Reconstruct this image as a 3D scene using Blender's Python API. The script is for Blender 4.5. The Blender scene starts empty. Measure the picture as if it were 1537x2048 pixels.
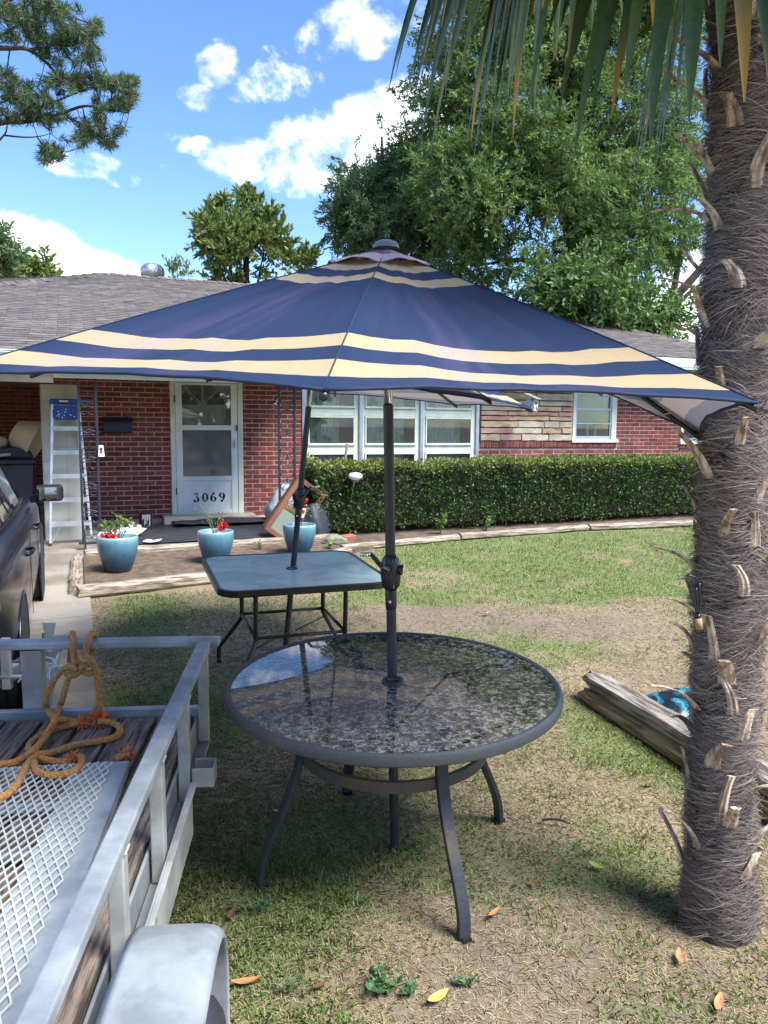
import bpy, math, random
import numpy as np
from mathutils import Vector, Matrix, Euler
random.seed(7); RNG = np.random.default_rng(11)
PI = math.pi; R = math.radians
SC = bpy.context.scene; COL = SC.collection
# ------------------------------------------------------------------ camera
F_PX, CX, CY, CAM_H = 1540.0, 768.5, 1024.0, 1.76
PITCH, ROLL = R(6.45), R(0.5)
_F = Vector((0, math.cos(PITCH), -math.sin(PITCH)))
_X, _U = Vector((1, 0, 0)), Vector((0, math.sin(PITCH), math.cos(PITCH)))
CR = _X*math.cos(ROLL) + _U*math.sin(ROLL)
CU = _U*math.cos(ROLL) - _X*math.sin(ROLL)
CAM = Vector((0, 0, CAM_H))
cam = bpy.data.cameras.new('camera'); camo = bpy.data.objects.new('camera', cam); COL.objects.link(camo)
camo.matrix_world = Matrix(((CR.x, CU.x, -_F.x, CAM.x), (CR.y, CU.y, -_F.y, CAM.y), (CR.z, CU.z, -_F.z, CAM.z), (0, 0, 0, 1)))
cam.sensor_fit = 'HORIZONTAL'; cam.sensor_width = 36.0; cam.lens = 36.0*F_PX/1537.0
cam.clip_start = 0.05; cam.clip_end = 2000
SC.camera = camo
# ------------------------------------------------------------------ sun, sky, exposure
SUN_DIR = Vector((0.46, -0.34, 0.82)).normalized()         # towards the sun: high, behind the photographer's right shoulder
SUN_EL = math.asin(SUN_DIR.z); SUN_AZ = math.atan2(SUN_DIR.x, SUN_DIR.y)
sl = bpy.data.lights.new('sun', 'SUN'); sl.energy = 2.5; sl.angle = R(28)   # veiled by thin cloud: the photograph shows no hard shadow edge; sl.color = (1.0, 0.94, 0.84)
so = bpy.data.objects.new('sun', sl); COL.objects.link(so)
so.rotation_euler = SUN_DIR.to_track_quat('Z', 'Y').to_euler(); so.location = (3, 1, 12)
SC.view_settings.view_transform = 'Standard'; SC.view_settings.look = 'None'
SC.view_settings.exposure = 1.82; SC.view_settings.gamma = 1.0; SC.view_settings.use_curve_mapping = False
SKY_STRENGTH = 0.118
def ray(u, v): return _F + CR*((u-CX)/F_PX) + CU*((CY-v)/F_PX)

class NT:
    """small helper round a node tree"""
    def __init__(s, tree): s.t = tree; s.n = tree.nodes; s.l = tree.links
    def new(s, typ, **kw):
        n = s.n.new(typ)
        for k, v in kw.items(): setattr(n, k, v)
        return n
    def put(s, sock, v):
        if v is None: return
        if hasattr(v, 'links') or isinstance(v, bpy.types.NodeSocket): s.l.new(v, sock)
        else: sock.default_value = v
    def math(s, op, a, b=None, c=None, clamp=False):
        n = s.new('ShaderNodeMath', operation=op, use_clamp=clamp)
        s.put(n.inputs[0], a); s.put(n.inputs[1], b); s.put(n.inputs[2], c)
        return n.outputs[0]
    def vdot(s, a, b):
        n = s.new('ShaderNodeVectorMath', operation='DOT_PRODUCT'); s.put(n.inputs[0], a); s.put(n.inputs[1], b)
        return n.outputs['Value']
    def noise(s, vec, scale, detail=4, rough=.55, dist=0.0):
        n = s.new('ShaderNodeTexNoise'); s.put(n.inputs['Vector'], vec)
        n.inputs['Scale'].default_value = scale; n.inputs['Detail'].default_value = detail
        n.inputs['Roughness'].default_value = rough; n.inputs['Distortion'].default_value = dist
        return n.outputs['Fac']
    def ramp(s, fac, stops, interp='LINEAR'):
        n = s.new('ShaderNodeValToRGB'); s.put(n.inputs[0], fac); cr = n.color_ramp; cr.interpolation = interp
        while len(cr.elements) < len(stops): cr.elements.new(0.5)
        for e, (p, c) in zip(cr.elements, stops):
            e.position = p; e.color = tuple(c) + (1,) if len(c) == 3 else c
        return n.outputs[0]
    def mix(s, fac, a, b, blend='MIX'):
        n = s.new('ShaderNodeMix', data_type='RGBA', blend_type=blend)
        s.put(n.inputs[0], fac); s.put(n.inputs[6], a if not isinstance(a, tuple) else tuple(a)[:3] + (1,))
        s.put(n.inputs[7], b if not isinstance(b, tuple) else tuple(b)[:3] + (1,))
        return n.outputs[2]
    def maprange(s, v, a, b, c=0., d=1., smooth=True):
        n = s.new('ShaderNodeMapRange', interpolation_type='SMOOTHSTEP' if smooth else 'LINEAR')
        s.put(n.inputs[0], v); n.inputs[1].default_value = a; n.inputs[2].default_value = b
        n.inputs[3].default_value = c; n.inputs[4].default_value = d
        return n.outputs[0]

W = bpy.data.worlds.new('World'); SC.world = W; W.use_nodes = True
wt = NT(W.node_tree); wt.n.clear()
sky = wt.new('ShaderNodeTexSky', sky_type='NISHITA'); sky.sun_disc = False
sky.sun_elevation = SUN_EL; sky.sun_rotation = SUN_AZ; sky.altitude = 200; sky.air_density = 1.0; sky.dust_density = 0.25; sky.ozone_density = 3.0
hs = wt.new('ShaderNodeHueSaturation'); hs.inputs['Hue'].default_value = .508; hs.inputs['Saturation'].default_value = 1.16; hs.inputs['Value'].default_value = .74
wt.l.new(sky.outputs[0], hs.inputs['Color'])
tc = wt.new('ShaderNodeTexCoord'); DIRV = tc.outputs['Generated']
CLOUDS = [  # u, v, half width, half height, weight : cumulus drifting over the house
    (60, 545, 120, 88, 1.25), (150, 560, 150, 56, 1.2), (20, 500, 90, 70, 1.25), (235, 562, 75, 34, .9),
    (165, 328, 78, 30, .9), (245, 360, 46, 20, .72),
    (435, 135, 48, 44, .72), (395, 192, 50, 28, .60), (545, 160, 56, 42, .70), (615, 165, 55, 32, .58), (480, 178, 55, 30, .60), (548, 105, 34, 16, .50),
    (640, 85, 60, 40, .68), (720, 60, 95, 56, .70), (790, 20, 90, 55, .74),
    (400, 295, 52, 22, .74), (520, 325, 130, 50, 1.0), (650, 310, 130, 78, 1.2), (740, 260, 110, 70, 1.15), (830, 215, 90, 70, 1.1), (355, 272, 34, 14, .55), (312, 335, 26, 12, .5),
    (1400, 640, 110, 150, 1.1), (1480, 420, 90, 90, .8)]
acc = None
for (u, v, wu, wv, wg) in CLOUDS:
    c = ray(u, v).normalized(); a = Vector((c.y, -c.x, 0)).normalized(); b = a.cross(c).normalized()
    x = wt.math('DIVIDE', wt.vdot(DIRV, a[:]), wu/F_PX); y = wt.math('DIVIDE', wt.vdot(DIRV, b[:]), wv/F_PX)
    rr = wt.math('ADD', wt.math('MULTIPLY', x, x), wt.math('MULTIPLY', y, y))
    fr = wt.math('GREATER_THAN', wt.vdot(DIRV, c[:]), 0.5)
    f = wt.math('MULTIPLY', wt.math('MULTIPLY', wt.math('SUBTRACT', 1.35, rr, clamp=True), fr), wg)
    acc = f if acc is None else wt.math('MAXIMUM', acc, f)
n1 = wt.noise(DIRV, 9.0, 9, .62, .35); n2 = wt.noise(DIRV, 22.0, 6, .6, .2); n3 = wt.noise(DIRV, 3.2, 6, .55, .2)
elsew = wt.math('MULTIPLY', wt.maprange(n3, .47, .63), .85)               # unseen clouds outside the view, coverage raised to add fill light
inview = wt.maprange(wt.vdot(DIRV, (0, math.cos(R(14)), math.sin(R(14)))), .72, .86)
elsew = wt.math('MULTIPLY', elsew, wt.math('SUBTRACT', 1.0, inview))
body = wt.math('MAXIMUM', acc, elsew)
dens = wt.math('ADD', body, wt.math('ADD', wt.math('MULTIPLY', wt.math('SUBTRACT', n1, .5), 3.2), wt.math('MULTIPLY', wt.math('SUBTRACT', n2, .5), .9)))
alpha = wt.math('MULTIPLY', wt.maprange(dens, .45, 1.20), wt.maprange(body, 0.02, .35))
shade = wt.maprange(wt.math('ADD', n2, wt.math('MULTIPLY', n1, .5)), .55, .95)
ccol = wt.mix(shade, (3.4, 3.7, 4.2, 1), (5.8, 5.8, 5.8, 1))
wcol = wt.mix(alpha, hs.outputs[0], ccol)
bg = wt.new('ShaderNodeBackground'); bg.inputs['Strength'].default_value = SKY_STRENGTH
wt.l.new(wcol, bg.inputs['Color'])
wo = wt.new('ShaderNodeOutputWorld'); wt.l.new(bg.outputs[0], wo.inputs['Surface'])

# ------------------------------------------------------------------ places
GS = 0.0306                                                  # the yard climbs gently to the house
SLOPE = math.atan(GS)
def gz(x, y): return GS*min(max(y, -20), 14.2)
def atY(u, v, Y): d = ray(u, v); return CAM + d*(Y/d.y)
def atG(u, v, h=0.0): d = ray(u, v); return CAM + d*((h-CAM_H)/(d.z-GS*d.y))
TH = math.atan(0.40)
HA = Vector((math.cos(TH), math.sin(TH), 0)); HN = Vector((math.sin(TH), -math.cos(TH), 0)); HO = Vector((0, 12.1, 0))
def hw(s, t, z): return HO + HA*s + HN*t + Vector((0, 0, z))      # along the house front, out from it, up
def on_wall(u, v, t=0.0):
    d = ray(u, v); k = ((HO-CAM).dot(HN)+t)/d.dot(HN); P = CAM+d*k; return (P-HO).dot(HA), P.z
def to_house(P): q = P-HO; return q.dot(HA), q.dot(HN), P.z
def project(P):
    q = P-CAM; w = q.dot(_F); return CX+F_PX*q.dot(CR)/w, CY-F_PX*q.dot(CU)/w, w

# ------------------------------------------------------------------ mesh helpers
def srgb(r, g, b):
    f = lambda c: (c/255/12.92) if c/255 <= .04045 else ((c/255+.055)/1.055)**2.4
    return (f(r), f(g), f(b))
def props(o, label=None, cat=None, group=None, kind=None):
    if label: o['label'] = label
    if cat: o['category'] = cat
    if group: o['group'] = group
    if kind: o['kind'] = kind
    return o
def empty(name, loc, rz=0.0, rx=0.0, label=None, cat=None, group=None, ry=0.0):
    o = bpy.data.objects.new(name, None); COL.objects.link(o); o.location = loc
    o.rotation_euler = Euler((rx, ry, rz), 'XYZ'); o.empty_display_size = .1
    return props(o, label, cat, group)
def link(name, me, parent=None, loc=None, rot=None, scale=None):
    o = bpy.data.objects.new(name, me); COL.objects.link(o)
    if parent is not None: o.parent = parent
    if loc is not None: o.location = loc
    if rot is not None: o.rotation_euler = rot
    if scale is not None: o.scale = scale
    return o
class MB:
    def __init__(s): s.v = []; s.f = []; s.m = []
    def add(s, vs, fs, mi=0):
        b = len(s.v); s.v += [tuple(p) for p in vs]; s.f += [tuple(b+i for i in f) for f in fs]; s.m += [mi]*len(fs); return s
    def box(s, c, d, rot=None, mi=0):
        x, y, z = d[0]/2, d[1]/2, d[2]/2
        vs = [Vector(p) for p in ((-x,-y,-z),(x,-y,-z),(x,y,-z),(-x,y,-z),(-x,-y,z),(x,-y,z),(x,y,z),(-x,y,z))]
        if rot is not None: vs = [rot @ p for p in vs]
        c = Vector(c)
        return s.add([p+c for p in vs], [(3,2,1,0),(4,5,6,7),(0,1,5,4),(1,2,6,5),(2,3,7,6),(3,0,4,7)], mi)
    def box2(s, a, b, mi=0):
        return s.box([(a[i]+b[i])/2 for i in range(3)], [abs(b[i]-a[i]) for i in range(3)], None, mi)
    def bar(s, a, b, w, h, up=(0,0,1), mi=0):
        a, b = Vector(a), Vector(b); d = (b-a); L = d.length; d.normalize(); up = Vector(up)
        x = d.cross(up)
        if x.length < 1e-5: x = d.cross(Vector((0, 1, 0)))
        x.normalize(); z = x.cross(d).normalized()
        m = Matrix((x, d, z)).transposed()
        return s.box((a+b)/2, (w, L, h), m, mi)
    def tube(s, pts, r, n=8, caps=True, mi=0, flat=1.0):
        pts = [Vector(p) for p in pts]; k = len(pts); rs = r if isinstance(r, (list, tuple)) else [r]*k
        ts = []
        for i in range(k):
            t = (pts[min(i+1, k-1)]-pts[max(i-1, 0)]); ts.append(t.normalized() if t.length > 1e-9 else Vector((0, 0, 1)))
        ref = Vector((0, 0, 1)) if abs(ts[0].z) < .9 else Vector((1, 0, 0))
        nx = ts[0].cross(ref).normalized(); vs = []
        for i in range(k):
            nx = (nx - ts[i]*nx.dot(ts[i]))
            nx = nx.normalized() if nx.length > 1e-6 else ts[i].orthogonal().normalized()
            ny = ts[i].cross(nx)
            for j in range(n):
                a = 2*PI*j/n; vs.append(pts[i]+nx*(math.cos(a)*rs[i])+ny*(math.sin(a)*rs[i]*flat))
        fs = [(i*n+j, i*n+(j+1) % n, (i+1)*n+(j+1) % n, (i+1)*n+j) for i in range(k-1) for j in range(n)]
        if caps: fs += [tuple(range(n-1, -1, -1)), tuple((k-1)*n+j for j in range(n))]
        return s.add(vs, fs, mi)
    def lathe(s, prof, n=24, c=(0, 0, 0), mi=0, cap0=False, cap1=False):
        c = Vector(c); k = len(prof)
        vs = [c+Vector((r*math.cos(2*PI*j/n), r*math.sin(2*PI*j/n), z)) for r, z in prof for j in range(n)]
        fs = [(i*n+j, i*n+(j+1) % n, (i+1)*n+(j+1) % n, (i+1)*n+j) for i in range(k-1) for j in range(n)]
        if cap0: fs.append(tuple(range(n-1, -1, -1)))
        if cap1: fs.append(tuple((k-1)*n+j for j in range(n)))
        return s.add(vs, fs, mi)
    def prism(s, poly, axis, a, b, mi=0):
        """polygon in the plane across axis ('x','y','z'), extruded from a to b"""
        def P(p, h): return {'x': (h, p[0], p[1]), 'y': (p[0], h, p[1]), 'z': (p[0], p[1], h)}[axis]
        n = len(poly); vs = [P(p, a) for p in poly]+[P(p, b) for p in poly]
        return s.add(vs, [tuple(range(n-1, -1, -1)), tuple(range(n, 2*n))]+[(i, (i+1) % n, n+(i+1) % n, n+i) for i in range(n)], mi)
    def mesh(s, name, mats, smooth=False):
        me = bpy.data.meshes.new(name); me.from_pydata(s.v, [], s.f)
        for m in (mats if isinstance(mats, (list, tuple)) else [mats]): me.materials.append(m)
        if any(s.m): me.polygons.foreach_set('material_index', s.m)
        if smooth: me.polygons.foreach_set('use_smooth', [True]*len(s.f))
        me.update(); return me
    def build(s, name, mats, parent=None, smooth=False, bevel=0.0, loc=None, rot=None, auto=False, fixn=False):
        me = s.mesh(name, mats, smooth or auto)
        if fixn:
            import bmesh
            bm = bmesh.new(); bm.from_mesh(me); bmesh.ops.recalc_face_normals(bm, faces=bm.faces); bm.to_mesh(me); bm.free()
        if auto: me.set_sharp_from_angle(angle=R(40))
        o = link(name, me, parent, loc, rot)
        if bevel:
            b = o.modifiers.new('bevel', 'BEVEL'); b.width = bevel; b.segments = 2; b.limit_method = 'ANGLE'; b.angle_limit = R(35)
        return o
def smooth_path(pts, n=6):
    P = [Vector(p) for p in pts]; out = []
    for i in range(len(P)-1):
        a, b, c, d = P[max(i-1, 0)], P[i], P[i+1], P[min(i+2, len(P)-1)]
        for k in range(n):
            t = k/n; t2, t3 = t*t, t*t*t
            out.append(.5*((2*b)+(c-a)*t+(2*a-5*b+4*c-d)*t2+(3*b-a-3*c+d)*t3))
    out.append(P[-1]); return out
def quads_mesh(name, V, mat, k=4, smooth=False):
    """V: (n,k,3) array of separate polygons -> one mesh, fast"""
    n = V.shape[0]; me = bpy.data.meshes.new(name)
    me.vertices.add(n*k); me.vertices.foreach_set('co', V.reshape(-1).astype(np.float32))
    me.loops.add(n*k); me.loops.foreach_set('vertex_index', np.arange(n*k, dtype=np.int32))
    me.polygons.add(n); me.polygons.foreach_set('loop_start', np.arange(0, n*k, k, dtype=np.int32))
    me.polygons.foreach_set('loop_total', np.full(n, k, dtype=np.int32))
    if smooth: me.polygons.foreach_set('use_smooth', np.ones(n, dtype=bool))
    me.materials.append(mat); me.update(calc_edges=True); return me
def unit(a): return a/np.maximum(np.linalg.norm(a, axis=-1, keepdims=True), 1e-9)
def leaf_quads(pos, d, side, L, Wd):
    """rhombic leaves: base, left, tip, right"""
    d = unit(d); s = unit(side - d*np.sum(side*d, -1, keepdims=True)); L = L[:, None]; Wd = Wd[:, None]
    return np.stack([pos, pos+d*L*.45+s*Wd*.5, pos+d*L, pos+d*L*.45-s*Wd*.5], 1)
def vnoise(x, y, seed=0):
    """2-D value noise in numpy, 0..1"""
    xi = np.floor(x).astype(np.int64); yi = np.floor(y).astype(np.int64); fx = x-xi; fy = y-yi
    def h(a, b):
        n = (a*374761393 + b*668265263 + seed*974711) & 0x7fffffff
        n = ((n ^ (n >> 13))*1274126177) & 0x7fffffff
        return ((n ^ (n >> 16)) & 0xffff)/65535.0
    u = fx*fx*(3-2*fx); w = fy*fy*(3-2*fy)
    return (h(xi, yi)*(1-u)+h(xi+1, yi)*u)*(1-w)+(h(xi, yi+1)*(1-u)+h(xi+1, yi+1)*u)*w
def fbm(x, y, seed=0, o=4):
    a, t, f = 0.0, 0.0, 1.0
    for i in range(o): a = a+vnoise(x*f, y*f, seed+i)*(.5**i); t += .5**i; f *= 2.03
    return a/t

# ------------------------------------------------------------------ materials
def M(name, col, rough=.6, metal=0.0, col2=None, scale=6.0, lo=.35, hi=.65, bump=0.0, bscale=None, objvar=0.0, island=0.0, spec=.5,
      stretch=None, coat=0.0, trans=0.0, grain=0.0, gscale=60.0, hue=0.0, rough2=None):
    """principled material: two colours mixed by noise, grain, per-object / per-island value change, bump"""
    m = bpy.data.materials.new(name); m.use_nodes = True; t = NT(m.node_tree); bs = t.n['Principled BSDF']; out = t.n['Material Output']
    tcn = t.new('ShaderNodeTexCoord'); vec = tcn.outputs['Object']
    if stretch:
        mp = t.new('ShaderNodeMapping'); mp.inputs['Scale'].default_value = stretch; t.l.new(vec, mp.inputs['Vector']); vec = mp.outputs[0]
    if objvar or island:
        rnd = t.new('ShaderNodeObjectInfo').outputs['Random'] if objvar else t.new('ShaderNodeNewGeometry').outputs['Random Per Island']
        off = t.new('ShaderNodeVectorMath', operation='ADD'); t.l.new(vec, off.inputs[0])
        cmb = t.new('ShaderNodeCombineXYZ'); t.l.new(t.math('MULTIPLY', rnd, 37.0), cmb.inputs[0]); t.l.new(t.math('MULTIPLY', rnd, 11.0), cmb.inputs[1])
        t.l.new(cmb.outputs[0], off.inputs[1]); vec = off.outputs[0]
    nz = t.noise(vec, scale, 5, .6)
    c = t.mix(t.maprange(nz, lo, hi), tuple(col)+(1,), tuple(col2 or col)+(1,))
    if grain:
        g = t.noise(vec, gscale, 3, .7)
        c = t.mix(1.0, c, t.ramp(g, [(0, (1-grain,)*3), (1, (1+grain,)*3)]), 'MULTIPLY')
    if objvar or island:
        hv = t.new('ShaderNodeHueSaturation'); t.l.new(c, hv.inputs['Color'])
        amt = objvar or island
        t.l.new(t.maprange(rnd, 0, 1, 1-amt, 1+amt, False), hv.inputs['Value'])
        if hue:
            r2 = t.math('FRACT', t.math('MULTIPLY', rnd, 7.31)); t.l.new(t.maprange(r2, 0, 1, .5-hue, .5+hue, False), hv.inputs['Hue'])
        c = hv.outputs[0]
    t.put(bs.inputs['Base Color'], c); bs.inputs['Roughness'].default_value = rough; bs.inputs['Metallic'].default_value = metal
    if rough2 is not None: t.l.new(t.maprange(nz, lo, hi, rough, rough2), bs.inputs['Roughness'])
    bs.inputs['Specular IOR Level'].default_value = spec
    if coat: bs.inputs['Coat Weight'].default_value = coat; bs.inputs['Coat Roughness'].default_value = .04
    if bump:
        bn = t.new('ShaderNodeBump'); bn.inputs['Strength'].default_value = min(1.0, bump); bn.inputs['Distance'].default_value = .01
        t.l.new(t.noise(vec, bscale or scale*4, 5, .65), bn.inputs['Height']); t.l.new(bn.outputs[0], bs.inputs['Normal'])
    if trans:
        tr = t.new('ShaderNodeBsdfTranslucent'); t.put(tr.inputs['Color'], c); mx = t.new('ShaderNodeMixShader'); mx.inputs[0].default_value = trans
        t.l.new(bs.outputs[0], mx.inputs[1]); t.l.new(tr.outputs[0], mx.inputs[2]); t.l.new(mx.outputs[0], out.inputs['Surface'])
    return m
# ================================================================== ground
def gauss(x, y, cx, cy, sx, sy, rot=0.0):
    c, s = math.cos(rot), math.sin(rot); dx, dy = x-cx, y-cy
    return np.exp(-(((dx*c+dy*s)/sx)**2+((-dx*s+dy*c)/sy)**2))
def ground_cover(x, y):
    """how green the lawn is and how bare (numpy arrays, 0..1)"""
    n = fbm(x*1.6, y*1.6, 3); n2 = fbm(x*5.5, y*5.5, 9, 3); n3 = fbm(x*.55, y*.55, 21)
    lawn = 1/(1+np.exp(-(y-6.5-.28*(x-1)+ (n-.5)*2.6)/.28)) * 1/(1+np.exp(-(x+.15-(y-7)*.05+(n-.5)*1.2)/.22))
    g = .10 + .95*lawn*(.55+.6*n)
    g = g + .62*gauss(x, y, -.55, 2.25, .42, .75, .1) + .42*gauss(x, y, -.25, 2.7, .34, .5) + .28*gauss(x, y, .25, 3.1, .8, .7)
    g = g + .85*gauss(x, y, -1.25, 4.1, .55, .75) + .55*gauss(x, y, -1.95, 6.2, .3, 1.0, .4) + .3*gauss(x, y, -1.4, 6.3, .9, .6)
    g = g + .95*gauss(x, y, 1.35, 3.75, .62, .3, -.95) + .5*gauss(x, y, .85, 4.9, .5, .4) + .45*gauss(x, y, 1.15, 5.4, .9, .22)
    g = g + .30*gauss(x, y, .8, 2.1, .25, .2) + .25*gauss(x, y, .55, 1.75, .12, .2) + .3*gauss(x, y, .9, 2.8, .35, .3) + .4*gauss(x, y, .02, 1.9, .18, .14)
    g = g - .6*gauss(x, y, 1.65, 4.75, .75, .16) - .3*gauss(x, y, .3, 2.1, .35, .3)
    g = g*(.35+1.3*n2) + (n-.5)*.35
    bare =   .55*gauss(x, y, 1.1, 6.0, 1.1, .5) + .6*gauss(x, y, .3, 6.3, .45, .5) + .5*gauss(x, y, .62, 2.2, .5, .42) + .4*gauss(x, y, .35, 2.75, .3, .25) + .45*gauss(x, y, .45, 1.7, .5, .3)
    bare = bare*(.3+1.4*n2)
    return np.clip(g, 0, 1), np.clip(bare, 0, 1), n3
xs = np.concatenate([[-900, -300, -100, -40, -20, -12], np.arange(-8, 9.001, .09), [12, 20, 40, 100, 300, 900]])
ys = np.concatenate([[-600, -200, -60, -20, -8, -3], np.arange(-.6, 12.6, .09), [13.4, 14.2, 18, 30, 60, 150, 400, 1200]])
GX, GY = np.meshgrid(xs, ys)
GZ = GS*np.clip(GY, -20, 14.2) + (fbm(GX*1.1, GY*1.1, 5)-.5)*.022 + (fbm(GX*6, GY*6, 6, 3)-.5)*.014
nx_, ny_ = len(xs), len(ys)
gv = np.stack([GX, GY, GZ], -1).reshape(-1, 3)
ii, jj = np.meshgrid(np.arange(nx_-1), np.arange(ny_-1)); a_ = (jj*nx_+ii).reshape(-1)
gf = np.stack([a_, a_+1, a_+nx_+1, a_+nx_], 1)
me = bpy.data.meshes.new('ground'); me.from_pydata(gv.tolist(), [], gf.tolist())
gcov, gbare, gbig = ground_cover(gv[:, 0], gv[:, 1])
for nm, arr in (('green', gcov), ('bare', gbare)):
    at = me.attributes.new(nm, 'FLOAT', 'POINT'); at.data.foreach_set('value', arr.astype(np.float32))
me.polygons.foreach_set('use_smooth', [True]*len(me.polygons))
gm = bpy.data.materials.new('soil_and_thatch'); gm.use_nodes = True; t = NT(gm.node_tree); bs = t.n['Principled BSDF']
tcn = t.new('ShaderNodeTexCoord'); ov = tcn.outputs['Object']
ag = t.new('ShaderNodeAttribute', attribute_name='green').outputs['Fac']; ab = t.new('ShaderNodeAttribute', attribute_name='bare').outputs['Fac']
mp = t.new('ShaderNodeMapping'); mp.inputs['Scale'].default_value = (1, .45, 1); mp.inputs['Rotation'].default_value = (0, 0, .6); t.l.new(ov, mp.inputs[0])
f1 = t.noise(mp.outputs[0], 95, 5, .72); f2 = t.noise(ov, 26, 5, .65); f3 = t.noise(ov, 3.0, 4, .6)
straw = t.ramp(f1, [(.28, (.10, .072, .046)), (.46, (.25, .185, .110)), (.60, (.40, .31, .19)), (.74, (.56, .46, .31))])
soil = t.ramp(f2, [(.3, (.13, .095, .066)), (.55, (.24, .185, .135)), (.75, (.34, .275, .205))])
c = t.mix(t.maprange(t.math('ADD', f2, t.math('MULTIPLY', ab, .6)), .50, .78), straw, soil)
c = t.mix(t.maprange(f3, .4, .7, 0, .35), c, (.15, .105, .07))
grn = t.ramp(f1, [(.3, (.055, .095, .022)), (.6, (.145, .205, .055)), (.8, (.25, .30, .10))])
c = t.mix(t.math('MULTIPLY', t.maprange(t.math('ADD', ag, t.math('MULTIPLY', t.math('SUBTRACT', f2, .5), .9)), .15, .8), .8), c, grn)
t.l.new(c, bs.inputs['Base Color']); bs.inputs['Roughness'].default_value = .95; bs.inputs['Specular IOR Level'].default_value = .15
bn = t.new('ShaderNodeBump'); bn.inputs['Strength'].default_value = .9; bn.inputs['Distance'].default_value = .012
t.l.new(t.math('ADD', f1, t.math('MULTIPLY', f2, .7)), bn.inputs['Height']); t.l.new(bn.outputs[0], bs.inputs['Normal'])
me.materials.append(gm)
go = link('ground', me); props(go, kind='structure')

concrete = M('concrete', srgb(158, 148, 134), .9, col2=srgb(118, 108, 96), scale=1.6, bump=.35, bscale=40, grain=.22, gscale=30)
dark_concrete = M('stained_concrete', srgb(150, 138, 120), .9, col2=srgb(104, 92, 80), scale=2.6, bump=.35, bscale=30, grain=.25, gscale=22)
# driveway: slabs with an open joint, running from the street into the carport
def house_sheet(name, s0, s1, t0, t1, lift, th, mat, nst=12, kind='structure'):
    mb = MB()
    for k in range(nst):
        ta, tb = t0+(t1-t0)*k/nst, t0+(t1-t0)*(k+1)/nst
        top = [hw(s, t, 0) for s, t in ((s0, ta), (s1, ta), (s1, tb), (s0, tb))]
        up = [p+Vector((0, 0, gz(p.x, p.y)+lift)) for p in top]; dn = [p-Vector((0, 0, th)) for p in up]
        mb.add(up+dn, [(3, 2, 1, 0), (4, 5, 6, 7), (0, 1, 5, 4), (1, 2, 6, 5), (2, 3, 7, 6), (3, 0, 4, 7)])
    o = mb.build(name, mat); props(o, kind=kind); return o
drive = empty('driveway', hw(-6, 5, 0)); drive.rotation_euler = (0, 0, 0); props(drive, kind='structure')
dloc = drive.location.copy()
edges = [-9.5, -6.3, -6.285, -4.42]
for t0, t1 in ((-4.0, -.5), (-.5, 2.6), (2.6, 4.7), (4.7, 6.9), (6.9, 9.6), (9.6, 14)):
    for s0, s1 in ((-9.5, -6.8), (-6.79, -4.42)):
        o = house_sheet('concrete_slab', s0, s1, t0+.008, t1-.008, .022+random.uniform(-.004, .004), .10, concrete, 1)
        del o['kind']; o.parent = drive; o.matrix_parent_inverse = Matrix.Translation(-dloc)

# ================================================================== house
house = empty('brick_house', HO, TH, label='single storey red brick ranch house with grey shingle roof', cat='house')
brick_m = M('red_brick', (.150, .036, .029), .88, col2=(.215, .056, .043), scale=9, objvar=.32, bump=.5, bscale=60, grain=.25, gscale=90, hue=.012)
brick_i = M('red_brick_far', (.150, .036, .029), .88, col2=(.215, .056, .043), scale=9, island=.32, bump=.5, bscale=60, grain=.25, gscale=90, hue=.012)
mortar = M('mortar', srgb(204, 176, 162), .95, col2=srgb(172, 144, 132), scale=5, bump=.6, bscale=90, grain=.15)
cream = M('cream_trim_paint', srgb(226, 224, 205), .5, col2=srgb(205, 203, 184), scale=3, grain=.05)
white_al = M('white_aluminium_door', srgb(226, 228, 222), .45, col2=srgb(210, 213, 208), scale=2.5, grain=.04)
pale_green = M('pale_green_sash_paint', srgb(222, 228, 208), .5, col2=srgb(204, 212, 190), scale=4, grain=.06)
silver = M('mill_aluminium', srgb(190, 196, 204), .38, metal=.7, col2=srgb(165, 172, 182), scale=5)
bluegrey = M('blue_grey_aluminium', srgb(176, 192, 200), .45, metal=.25, col2=srgb(158, 174, 184), scale=4)
dark_room = M('dim_room', (.03, .032, .035), .9)  # near-black: the darkness of unlit interiors is put into the colour
inner_door_m = M('white_panel_door_paint', srgb(222, 224, 220), .5, col2=srgb(210, 213, 210), scale=2)
curtain_m = M('lace_curtain', srgb(238, 240, 236), .9, col2=srgb(150, 162, 156), scale=4.2, lo=.5, hi=.62, stretch=(1.6, 1, .8), trans=.25)
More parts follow.
